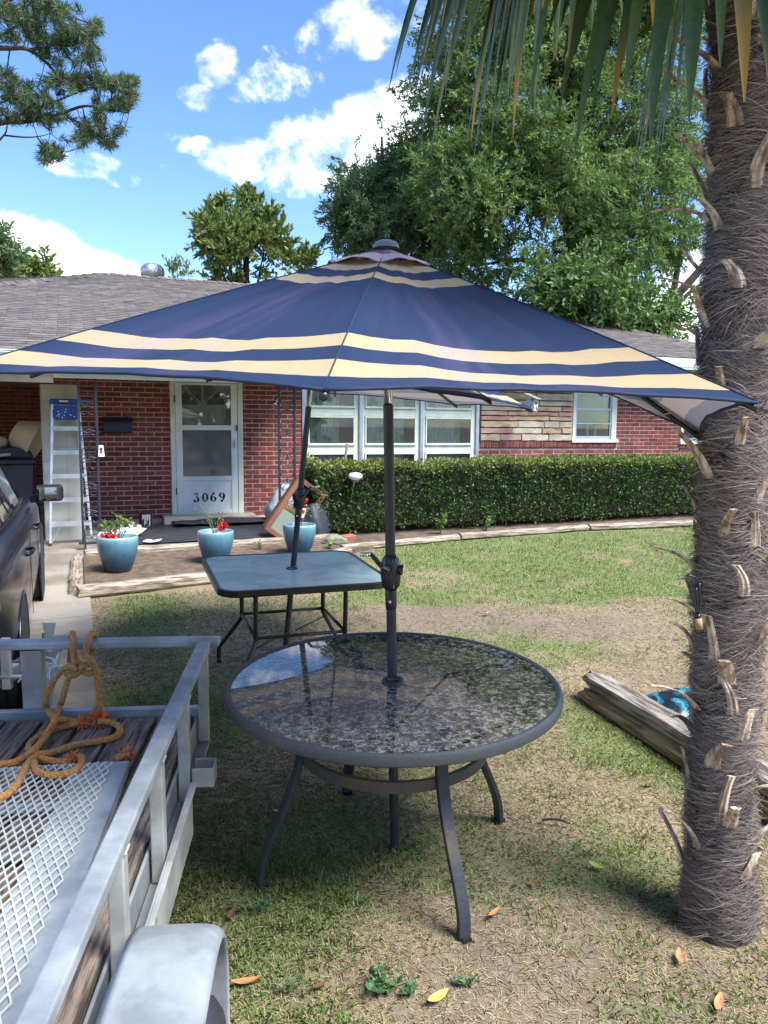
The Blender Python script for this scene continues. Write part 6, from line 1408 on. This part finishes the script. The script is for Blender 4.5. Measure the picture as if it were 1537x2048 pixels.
P = hw(-.05, 2.12, 0); weed('vine_sprout', (P.x, P.y, gz(0, P.y)), .34, .22, 70, .065, 'bright green seedling vine at the foot of the hedge behind the front pole', 'weed', 31)
P = hw(.62, 2.14, 0); weed('shrub_seedling', (P.x, P.y, gz(0, P.y)), .22, .20, 60, .05, 'low pale green seedling under the hedge right of the front pole', 'weed', 32)
P = hw(2.32, 1.6, 1.26); weed('tree_seedling', P, .16, .12, 50, .05, 'yellow green sapling tip rising from the hedge below the stone wall', 'sapling', 33, .4, hleaf_pale)
P = hw(4.9, 1.7, 1.30); weed('hedge_shoot', P, .16, .20, 120, .045, 'leafy tuft standing taller at the right end of the hedge', 'hedge shoot', 34, .55, hleaf)
P = hw(-2.55, 2.55, 0); weed('rosette_weed', (P.x, P.y, gz(0, P.y)+.05), .09, .10, 36, .06, 'dusty green rosette weed in the bed between the middle and right pots', 'weed', 35, .35)
P = hw(-1.80, 2.78, 0); weed('broadleaf_weed', (P.x, P.y, gz(0, P.y)+.05), .09, .09, 30, .06, 'bright broad-leaved weed at the foot of the right pot', 'weed', 36, .5)

# ================================================================== trees
def crown(parent, lobes, mat, L, Wd, n_cl, n_lf, r_cl, seed, droop=.25, up=.0, hole=.42, nm='crown', flat=.8, sub=6, spray=2.4):
    """lobes: (centre, (rx, ry, rz)); uneven sub-lobes carry sprays, leaf-sized faces sit along every spray"""
    r = np.random.default_rng(seed); P, D = [], []; parts = []
    for c, a in lobes:
        c, a = np.array(c), np.array(a); parts.append((c, a*.72, 1.0))
        for _ in range(sub):
            u = unit(r.normal(size=3)); f = r.uniform(.30, .55); parts.append((c+u*a*r.uniform(.55, .85), a*f, .8))
    tot = sum(a[0]*a[2]*w for c, a, w in parts)
    for c, a, w in parts:
        k = max(4, int(n_cl*a[0]*a[2]*w/tot)); u = unit(r.normal(size=(k, 3))); rad = r.uniform(.45, 1.0, k)**.6
        pc = u*a*rad[:, None]; q = c+pc; keep = fbm(q[:, 0]*.9+q[:, 1]*.4+50, q[:, 2]*.9-q[:, 1]*.3+50, seed, 3) > hole; pc = pc[keep]; u = u[keep]
        for p, n in zip(pc, u):
            m = int(n_lf*r.uniform(.5, 1.5)); ax = n*.8+r.normal(size=3)*.55; ax[2] += up-droop*.8; ax /= np.linalg.norm(ax); t = r.random((m, 1)); ln = r_cl*spray*r.uniform(.6, 1.3)
            o = ax*(t*ln)+r.normal(size=(m, 3))*r_cl*.30*(1.15-t)*np.array([1, 1, flat])+np.array([[0, 0, -droop*.35]])*ln*t*t; P.append(c+p+o)
            dd = ax*.7+r.normal(size=(m, 3))*.50; dd[:, 2] += (up-droop)*.6; D.append(dd)
    P = np.concatenate(P); D = np.concatenate(D); n = len(P)
    V = leaf_quads(P, D, r.normal(size=(n, 3)), r.uniform(.6, 1.3, n)*L, r.uniform(.7, 1.2, n)*Wd)
    o = link(nm, quads_mesh(nm, V, mat), parent); return o
def blob(u, v, ru, rv, Y, base, dy=0.0, depth=1.0):
    c = atY(u, v, Y+dy)-Vector(base); k = (Y+dy)/F_PX; return (tuple(c), (ru*k, max(ru, rv)*k*depth, rv*k))
barkm = M('grey_brown_bark', srgb(84, 70, 60), .95, col2=srgb(52, 44, 38), scale=6, stretch=(3, 3, .5), bump=1, bscale=14, grain=.3)
def limb(parent, pts, r0, r1, nm='limb', n=7):
    P = smooth_path(pts, 5); link(nm, MB().tube(P, [r0+(r1-r0)*i/(len(P)-1) for i in range(len(P))], n).mesh(nm, barkm, True), parent)
jun_m = M('juniper_foliage', (.120, .195, .062), .75, col2=(.215, .295, .090), scale=.55, lo=.38, hi=.62, island=.35, hue=.014, trans=.38, spec=.2)
jun_d = M('dark_juniper_foliage', (.090, .155, .066), .75, col2=(.155, .22, .090), scale=.7, lo=.38, hi=.62, island=.35, hue=.014, trans=.32, spec=.2)
shr_m = M('broadleaf_foliage', (.075, .15, .030), .6, col2=(.14, .22, .055), scale=.8, island=.35, hue=.015, trans=.25)
dec_m = M('deciduous_foliage', (.105, .165, .038), .65, col2=(.20, .25, .058), scale=.6, island=.35, hue=.018, trans=.25)
def tree(name, label, u, Y, blobs, mat, L, Wd, n_cl, n_lf, r_cl, seed, trunk_r=.25, vtop=None, lean=0.0, **k):
    z0 = gz(0, Y); x0 = atY(u, 850, Y).x; base = Vector((x0, Y, z0)); e = empty(name, base, label=label, cat='tree')
    lobes = [blob(b[0], b[1], b[2], b[3], Y, base, dy=(b[4] if len(b) > 4 else 0)) for b in blobs]
    crown(e, lobes, mat, L, Wd, n_cl, n_lf, r_cl, seed, **k)
    top = max(l[0][2]+l[1][2]*.4 for l in lobes); cx = sum(l[0][0] for l in lobes)/len(lobes)
    limb(e, [(0, 0, -.3), (lean*.2, 0, top*.35), (cx*.6, 0, top*.7), (cx, 0, top)], trunk_r, trunk_r*.15, 'trunk', 10)
    rr = random.Random(seed)
    for i, l in enumerate(lobes):
        f = rr.uniform(.3, .7); s_ = Vector((cx*f*.7, 0, top*f)); t_ = Vector(l[0]); limb(e, [s_, s_.lerp(t_, .5)+Vector((0, 0, .15*(t_-s_).length)), t_], trunk_r*.38, trunk_r*.06)
    return e
J = [(905, 250, 75, 90), (960, 150, 105, 110, -.5), (1060, 60, 130, 120), (1180, 40, 150, 130, .5), (1300, 90, 110, 120), (900, 350, 85, 90, -1), (1000, 290, 110, 110, -1.4), (1120, 200, 130, 110, -1), (1250, 220, 120, 110, -.6),
     (900, 450, 90, 75, -1), (1020, 420, 120, 85, -1.6), (1150, 360, 120, 100, -1.8), (1280, 360, 110, 95, -1), (1375, 330, 40, 70), (960, 530, 110, 60, -.8), (1110, 500, 130, 75, -1.6), (1240, 480, 110, 75, -1.2), (1330, 470, 60, 65), (1000, -60, 150, 80), (1250, -70, 160, 90)]
tj = tree('juniper_tree', 'tall bright green juniper tree filling the sky behind the parasol', 1180, 20.5, J, jun_m, .14, .040, 7200, 42, .22, 41, .34, hole=.34)
r0 = tj.location
for pts, ra, rb in (([(1290, 700), (1330, 620), (1400, 540), (1440, 480)], .16, .06), ([(1330, 700), (1335, 640), (1352, 560), (1372, 420)], .15, .05), ([(1345, 620), (1380, 585), (1415, 560)], .07, .03), ([(1250, 700), (1240, 560), (1220, 430), (1180, 300)], .2, .08), ([(1352, 540), (1370, 480), (1400, 430)], .06, .02)):
    limb(tj, [atY(u, v, 20.2)-r0 for u, v in pts], ra, rb)
tree('dark_juniper_tree', 'darker juniper tree at the left side of the tall bright one', 770, 22, [(755, 320, 48, 55), (725, 400, 58, 60, -.5), (795, 400, 60, 80, .4), (690, 455, 40, 45), (760, 470, 75, 60, -.7), (835, 330, 50, 80, .8), (840, 470, 60, 70), (700, 380, 25, 30)], jun_d, .14, .040, 1900, 40, .21, 43, .2, hole=.38)
tree('broadleaf_tree', 'light green broad-leaved tree below the junipers at the roof edge', 1200, 17, [(1110, 600, 60, 45), (1180, 600, 70, 55, -.4), (1250, 620, 70, 55, -.6), (1310, 630, 48, 48), (1060, 560, 45, 35), (1140, 560, 50, 40), (1330, 660, 36, 30)], shr_m, .15, .060, 900, 28, .25, 44, .12, droop=.45)
td = tree('deciduous_tree', 'round leafy green tree behind the ridge left of the parasol', 495, 27, [(442, 478, 30, 28), (486, 466, 36, 28), (530, 495, 30, 38), (480, 512, 50, 38, -.6), (432, 508, 22, 22), (538, 535, 34, 28), (470, 548, 46, 22), (572, 545, 12, 18), (500, 562, 46, 18)], dec_m, .20, .085, 1200, 30, .30, 45, .22, droop=.0, up=.35, hole=.40, sub=4)
b_ = td.location; sp = [blob(u, v, 6, h, 27, b_) for u, v, h in ((405, 455, 20), (425, 428, 22), (450, 415, 20), (478, 408, 20), (500, 402, 18), (516, 418, 22), (545, 430, 30), (563, 465, 22), (580, 500, 18))]
crown(td, sp, dec_m, .22, .085, 120, 24, .14, 47, up=.7, droop=0, hole=-1, nm='upright_shoot', flat=2.0, sub=0)
tree('slender_sapling', 'narrow yellow green sapling beside the parasol top', 610, 25, [(608, 530, 13, 22), (612, 515, 8, 14)], dec_m, .20, .08, 40, 24, .16, 48, .05, up=.5, droop=0, hole=-1, sub=1)
tree('sparse_young_tree', 'thin sparse young tree right of the roof turbine', 355, 24, [(345, 545, 12, 12), (370, 540, 10, 18), (352, 556, 18, 8)], dec_m, .15, .055, 26, 14, .16, 49, .04, up=.4, droop=0, hole=-1, sub=1)
tree('distant_tree', 'dark rounded distant tree at the far left above the roof', 20, 40, [(18, 548, 34, 28), (-20, 530, 40, 45), (50, 552, 28, 18)], jun_d, .40, .17, 240, 26, .5, 50, .3, droop=.1)
tree('distant_shrub_tree', 'small rounded distant tree right of the dark one above the roof', 85, 38, [(80, 552, 22, 12), (96, 548, 14, 12)], dec_m, .32, .14, 80, 26, .36, 51, .15, droop=.1)
tree('pointed_conifer', 'dark conifer tip cut by the left edge under the cloud', 2, 36, [(-6, 478, 10, 22), (-4, 500, 14, 20), (-10, 520, 18, 16)], jun_d, .35, .10, 70, 26, .34, 52, .15)
# pine with limbs reaching in from the left
YP = 13.0; needle_m = M('pine_needle', (.065, .115, .045), .6, col2=(.11, .165, .065), scale=1.2, island=.35, trans=.2, hue=.012)
pb = Vector((atY(-210, 800, YP).x, YP, gz(0, YP))); pine = empty('pine_tree', pb, label='tall pine whose needled limbs reach in at the top left', cat='tree')
pp = lambda u, v, dy=0.0: atY(u, v, YP+dy)-pb
limb(pine, [(0, 0, -.3), (.05, 0, 3), (-.05, .1, 7), (.1, 0, 12)], .24, .08, 'trunk', 12)
LIMBS = [([(-205, 200), (-120, 120), (-40, 98), (20, 96), (55, 98), (90, 122), (118, 150), (150, 158)], .055), ([(-205, 330), (-100, 275), (0, 246), (50, 243), (110, 231), (165, 212), (205, 216), (258, 226)], .05), ([(-120, 330), (-30, 300), (8, 270), (14, 250)], .03), ([(8, 270), (50, 274), (80, 272), (105, 265)], .016), ([(75, 275), (90, 292), (112, 305), (120, 322)], .012), ([(110, 231), (150, 240), (185, 262), (220, 290)], .016), ([(50, 243), (85, 215), (130, 195), (190, 172), (240, 168)], .02), ([(55, 98), (100, 92), (150, 72), (190, 50)], .022), ([(-40, 98), (20, 60), (70, 30), (110, 12)], .025), ([(20, 96), (15, 140), (22, 165)], .014), ([(-100, 275), (-20, 215), (20, 200), (50, 190)], .02), ([(-205, 100), (-80, 30), (0, 5), (60, -10)], .04)]
Lp = []
for pts, rad in LIMBS:
    P = [pp(u, v, random.uniform(-.5, .5)*(i > 1)) for i, (u, v) in enumerate(pts)]; limb(pine, P, rad, rad*.22); Lp += smooth_path(P, 4)
Lp = np.array([tuple(p) for p in Lp])
TUF = [(60, 25, 80, 30, 46), (110, 15, 45, 16, 20), (20, 45, 40, 40, 22), (150, 70, 45, 26, 26), (195, 52, 16, 18, 8), (95, 75, 50, 20, 18), (190, 105, 22, 14, 8), (130, 110, 50, 22, 18), (235, 165, 40, 18, 26), (185, 160, 45, 20, 24), (255, 195, 22, 18, 14), (130, 165, 40, 22, 18), (85, 190, 45, 30, 28), (30, 205, 40, 32, 26), (20, 160, 18, 26, 10), (215, 205, 35, 16, 14), (190, 245, 24, 18, 12), (215, 285, 18, 14, 10), (170, 270, 24, 16, 9), (240, 262, 10, 10, 4), (105, 305, 26, 16, 14), (85, 322, 14, 6, 4), (120, 240, 34, 16, 10), (60, 235, 45, 14, 14), (-60, 180, 70, 80, 40), (-80, 40, 80, 60, 40), (150, 285, 22, 14, 6)]
r = np.random.default_rng(77); tc, td_ = [], []; tw = MB()
for (u, v, ru, rv, n) in TUF:
    for k in range(int(n*1.25)):
        a, q = r.uniform(0, 2*PI), math.sqrt(r.random()); c = np.array(pp(u+ru*q*math.cos(a), v+rv*q*math.sin(a), r.normal()*.35))
        j = int(np.argmin(np.linalg.norm(Lp-c, axis=1)+r.random(len(Lp))*.12)); dv = c-Lp[j]; tc.append(c); td_.append(dv/max(np.linalg.norm(dv), .05)); tw.tube([Lp[j], Lp[j]+dv*.5+np.array([0, 0, -.04]), c], .006, 4, caps=False)
o = tw.build('twig', barkm, pine); o['kind'] = 'stuff'
tc, td_ = np.array(tc), np.array(td_); NN = 62; pos = np.repeat(tc, NN, 0)-np.repeat(td_, NN, 0)*r.uniform(0, .16, len(tc)*NN)[:, None]; d = np.repeat(td_, NN, 0)*.75+r.normal(size=pos.shape)*.62; d[:, 2] += .15
V = leaf_quads(pos, d, r.normal(size=pos.shape), r.uniform(.09, .17, len(pos)), np.full(len(pos), .011)); o = link('needles', quads_mesh('needles', V, needle_m), pine); o['kind'] = 'stuff'
# unseen trees added behind the camera to darken reflections in the glass
tl = empty('treeline', (0, -22, 0)); lob = []
r = random.Random(6)
for k in range(9): x = -22+k*5.5; h = r.uniform(3.2, 5.0); lob.append(((x, r.uniform(-3, 3), h), (3.6, 2.5, h*.95)))
o = crown(tl, lob, dec_m, .85, .45, 1300, 12, .8, 3, hole=.2, nm='foliage', sub=3); props(tl, kind='stuff')
mb = MB()
for c, a in lob: mb.tube([(c[0], c[1], -1), (c[0], c[1], c[2])], .3, 6)
mb.build('trunk', barkm, tl)
# ================================================================== on the lawn
log_m = M('silvered_log', srgb(176, 166, 152), .9, col2=srgb(108, 94, 80), scale=8, stretch=(.5, 6, 6), lo=.42, hi=.60, bump=1.0, bscale=36, grain=.3, gscale=60)
tim_y = M('yellowed_timber', srgb(176, 152, 112), .9, col2=srgb(116, 96, 66), scale=8, stretch=(.5, 6, 6), lo=.42, hi=.62, bump=1.0, bscale=36, grain=.3, gscale=60)
La = atG(1160, 1404); Lb = atG(1386, 1552); Ld = (Lb-La).normalized(); Lside = Vector((-Ld.y, Ld.x, 0))
def log(name, off, z, L, h, w, mat, label, seed, crack=True):
    n = 40; vs = []; m = 14; r = random.Random(seed)
    for i in range(n+1):
        y = L*i/n; fade = min(1, i/2+.72)
        for j in range(m):
            a = 2*PI*j/m; rr = 1+.05*math.sin(y*5+j*1.3)+r.uniform(-.05, .05)
            if crack and j in (4, 5) : rr -= .26+.10*math.sin(y*3.3)
            if crack and i < 5 and j in (2, 3): rr -= .25*(5-i)/5
            vs.append((y-(r.uniform(0, .05) if i == 0 else 0), w/2*rr*fade*math.cos(a), h/2+h/2*rr*fade*math.sin(a)))
    fs = [(i*m+j, (i+1)*m+j, (i+1)*m+(j+1) % m, i*m+(j+1) % m) for i in range(n) for j in range(m)]+[tuple(range(m)), tuple(n*m+j for j in range(m-1, -1, -1))]
    o = MB().add(vs, fs).build(name, mat, fixn=True, auto=True); P = La+Lside*off; o.location = (P.x, P.y, gz(P.x, P.y)+z); o.rotation_euler = Euler((0, math.asin(-Ld.z), math.atan2(Ld.y, Ld.x)), 'XYZ'); props(o, label, 'log'); return o
log('yellowed_timber', .055, -.015, 2.7, .105, .125, tim_y, 'yellowed lower timber lying in the grass under the grey log', 2, False)
log('weathered_log', .085, .075, 2.75, .125, .145, log_m, 'silvery cracked log lying on the timber left of the palm', 1)
# printed plastic sack in the grass
def sack_mat():
    m = bpy.data.materials.new('printed_sack'); m.use_nodes = True; t = NT(m.node_tree); bs = t.n['Principled BSDF']; ov = t.new('ShaderNodeTexCoord').outputs['Object']
    n = t.noise(ov, 4.2, 4, .6, .8); n2 = t.noise(ov, 8, 3, .6); c = t.ramp(n, [(.0, (.012, .012, .016)), (.45, (.008, .09, .14)), (.50, (.06, .22, .25)), (.55, (.010, .10, .15)), (.58, (.014, .014, .018))], 'CONSTANT')
    c = t.mix(t.maprange(n2, .66, .68), c, (.62, .42, .03, 1)); c = t.mix(t.maprange(t.noise(ov, 8, 2), .70, .72), c, (.6, .12, .2, 1)); t.l.new(c, bs.inputs['Base Color']); bs.inputs['Roughness'].default_value = .3; return m
mb = MB(); nU, nV = 22, 14; vs = []
for j in range(nV+1):
    for i in range(nU+1):
        x, y = i/nU*2-1, j/nV*2-1; e2 = (1-abs(x)**3)*(1-abs(y)**3); vs.append((x*.25, y*.18, .005+.105*e2**.6*(1+.5*(float(fbm(np.array(x*2.+4), np.array(y*2.), 2, 3))-.5))))
o = mb.add(vs, [(j*(nU+1)+i, j*(nU+1)+i+1, (j+1)*(nU+1)+i+1, (j+1)*(nU+1)+i) for j in range(nV) for i in range(nU)]).build('plastic_sack', sack_mat(), smooth=True)
P = atG(1372, 1418, .05); o.location = (P.x, P.y, gz(P.x, P.y)+.03); o.rotation_euler = (SLOPE, 0, .35); props(o, 'crumpled black and turquoise printed plastic sack in the grass behind the log', 'sack')
# fallen leaves, each an object
lf_cols = {'tan': M('tan_dead_leaf', srgb(196, 140, 92), .7, col2=srgb(150, 100, 62), scale=20), 'yellow': M('yellow_leaf', srgb(226, 184, 92), .6, col2=srgb(206, 158, 70), scale=20), 'green': M('green_fallen_leaf', srgb(150, 170, 70), .6), 'brown': M('brown_dead_leaf', srgb(120, 78, 52), .8, col2=srgb(90, 56, 38), scale=20)}
def leaf(u, v, L, rot, col, label, curl=.3):
    P = atG(u, v, .012); n = 8; vs = []
    for i in range(n+1):
        q = i/n; w = L*.17*math.sin(PI*min(1, q*.92+.06))**.8; zc = curl*L*(q-.5)**2*1.6; vs += [(L*(q-.5), -w, zc+w*.35), (L*(q-.5), 0, zc), (L*(q-.5), w, zc+w*.30)]
    o = MB().add(vs, [(3*i+j, 3*i+3+j, 3*i+4+j, 3*i+1+j) for i in range(n) for j in (0, 1)]).build('fallen_leaf', lf_cols[col], smooth=True); o.location = (P.x, P.y, P.z+.006); o.rotation_euler = (random.uniform(-.2, .2), random.uniform(-.1, .1), rot); props(o, label, 'leaf', 'leaves fallen on the lawn')
for a in ((876, 1999, .085, .75, 'yellow', 'single pale yellow leaf on bare soil near the bottom middle'), (990, 1830, .075, .9, 'tan', 'tan leaf right of the front table leg'), (492, 1968, .085, .25, 'tan', 'long tan leaf on the soil right of the trailer tyre'),
          (462, 1833, .06, 1.4, 'brown', 'small brown leaf in the grass above the mudguard'), (1195, 1736, .065, -.6, 'green', 'folded yellow green leaf between table and palm'), (1438, 2010, .075, 1.0, 'tan', 'orange tan leaf near the bottom right corner'), (1360, 1918, .07, 1.3, 'tan', 'tan leaf below the palm roots'),
          (1300, 1570, .06, .1, 'brown', 'reddish brown leaf beside the lower timber'), (560, 1625, .06, .4, 'tan', 'pale tan leaf between the left and rear table legs'), (1068, 1770, .05, 2.0, 'brown', 'small brown leaf right of the front leg on bare soil'), (1085, 1162, .10, .2, 'brown', 'dark brown leaf out in the middle of the green lawn'), (975, 1228, .09, 1.0, 'tan', 'curled pale leaf at the lawn edge above the round table'), (640, 1975, .05, .6, 'brown', 'tiny brown leaf near the bottom edge left of the weeds')): leaf(*a)
A_ = atG(1085, 1640, .015); B_ = atG(1142, 1648, .02); e = empty('twig', A_, label='short forked brown twig lying on the lawn left of the palm', cat='twig')
link('stick', MB().tube(smooth_path([(0, 0, 0), tuple((B_-A_)*.5+Vector((0, 0, .012))), tuple(B_-A_)], 3), [.005]*6+[.003], 6).mesh('stick', barkm), e); link('fork', MB().tube([tuple((B_-A_)*.6+Vector((0, 0, .012))), tuple((B_-A_)*.92+Vector((-.01, .05, .02)))], .003, 5).mesh('fork', barkm), e)
for (u, v, h, w, n, L, lab, sd) in ((765, 1985, .055, .07, 60, .032, 'dark green clover-like weed at the bottom middle', 61), (818, 1990, .035, .035, 24, .022, 'tiny weed just right of the clover-like one', 62), (940, 1975, .04, .05, 30, .02, 'small blue green weed on the soil left of the yellow leaf patch', 63), (500, 1830, .06, .06, 30, .05, 'dark grass-like weed rosette right of the mudguard', 64), (575, 1990, .045, .05, 34, .028, 'pale green seedling right of the trailer tyre', 65)):
    P = atG(u, v); weed('lawn_weed', P, h, w, n, L, lab, 'weed', sd, .7 if sd < 64 else .2, M('dark_weed', (.035, .095, .03), .5, col2=(.06, .14, .04), scale=10, island=.3), 'weeds growing in the lawn')
# ---- grass: single blades, thick where the lawn is green, sparse straw where it is not
grass_m = bpy.data.materials.new('grass_blades'); grass_m.use_nodes = True; t = NT(grass_m.node_tree); bs = t.n['Principled BSDF']; out = t.n['Material Output']
ca = t.new('ShaderNodeAttribute', attribute_name='tint').outputs['Color']; t.l.new(ca, bs.inputs['Base Color']); bs.inputs['Roughness'].default_value = .7; bs.inputs['Specular IOR Level'].default_value = .25
tr = t.new('ShaderNodeBsdfTranslucent'); t.l.new(ca, tr.inputs[0]); mx = t.new('ShaderNodeMixShader'); mx.inputs[0].default_value = .25; t.l.new(bs.outputs[0], mx.inputs[1]); t.l.new(tr.outputs[0], mx.inputs[2]); t.l.new(mx.outputs[0], out.inputs['Surface'])
r = np.random.default_rng(21); NB = 430000
y = 1.35*np.exp(r.random(NB)*math.log(13.0/1.35)); halfw = .60*y+.25; x = r.uniform(-1, 1, NB)*halfw                # thinner with distance
s_ = x*HA.x+(y-HO.y)*HA.y; t_ = x*HN.x+(y-HO.y)*HN.y
ok = (s_ > -4.40+r.normal(size=NB)*.02) & ~((t_ < 4.05) & (s_ < -2.9)) & ~((t_ < 3.75-(s_+2.9)*.62) & (s_ >= -2.9) & (s_ < -1.55)) & ~((t_ < 2.62) & (s_ >= -1.6))
x, y = x[ok], y[ok]; g, br, _b = ground_cover(x, y); n = len(x); clump = fbm(x*9, y*9, 33, 2)
green = r.random(n) < np.clip(g*.85-.05+(clump-.5)*.42, 0.015, .88); keep = (r.random(n) > br*.75) & (green | (r.random(n) < .92)); x, y, g, green = x[keep], y[keep], g[keep], green[keep]; n = len(x); clump = fbm(x*9, y*9, 33, 2)
z = GS*y+(fbm(x*1.1, y*1.1, 5)-.5)*.022+(fbm(x*6, y*6, 6, 3)-.5)*.014-.004
far = np.clip(y/4.0, 1, 3.0); az = r.uniform(0, 2*PI, n); tall = np.where(clump > .60, 1.5, 1.0)*np.where(r.random(n) < .02, 1.7, 1)
h = np.where(green, r.uniform(.006, .020, n)*tall*(1+.35*(y > 6)), r.uniform(.002, .012, n)); L = np.where(green, r.uniform(.008, .026, n), r.uniform(.022, .070, n)); w = np.where(green, r.uniform(.0011, .0020, n), r.uniform(.0008, .0018, n))*far
dx, dy = np.cos(az), np.sin(az); b0 = np.stack([x, y, z], 1); mid = b0+np.stack([dx*L*.45, dy*L*.45, h*.75], 1); tip = b0+np.stack([dx*L, dy*L, np.where(green, h, h*.5)], 1); sd = np.stack([-dy, dx, np.zeros(n)], 1)*w[:, None]
V = np.stack([b0-sd, b0+sd, mid+sd*.8, tip, mid-sd*.8], 1); me = quads_mesh('grass', V, grass_m, 5)
k = r.random(n)[:, None]; k2 = r.random(n)[:, None]
gcol = np.array([[.125, .205, .050]])*(1-k)+np.array([[.28, .39, .115]])*k; dry = (k2 < .30); gcol = np.where(dry, np.array([[.42, .37, .17]]), gcol); scol = np.array([[.29, .225, .135]])*(1-k)+np.array([[.62, .52, .36]])*k
lit = np.clip((y-5.5)/3, 0, 1)[:, None]; gcol = gcol*(1-lit*.0); col = np.where(green[:, None], gcol, scol); rgba = np.concatenate([col, np.ones((n, 1))], 1)
at = me.color_attributes.new('tint', 'FLOAT_COLOR', 'POINT'); at.data.foreach_set('color', np.repeat(rgba, 5, 0).reshape(-1).astype(np.float32)); o = link('grass', me); props(o, kind='stuff')
print('objects', len(bpy.data.objects), 'tris', sum(len(m.loops)-2*len(m.polygons) for m in bpy.data.meshes))
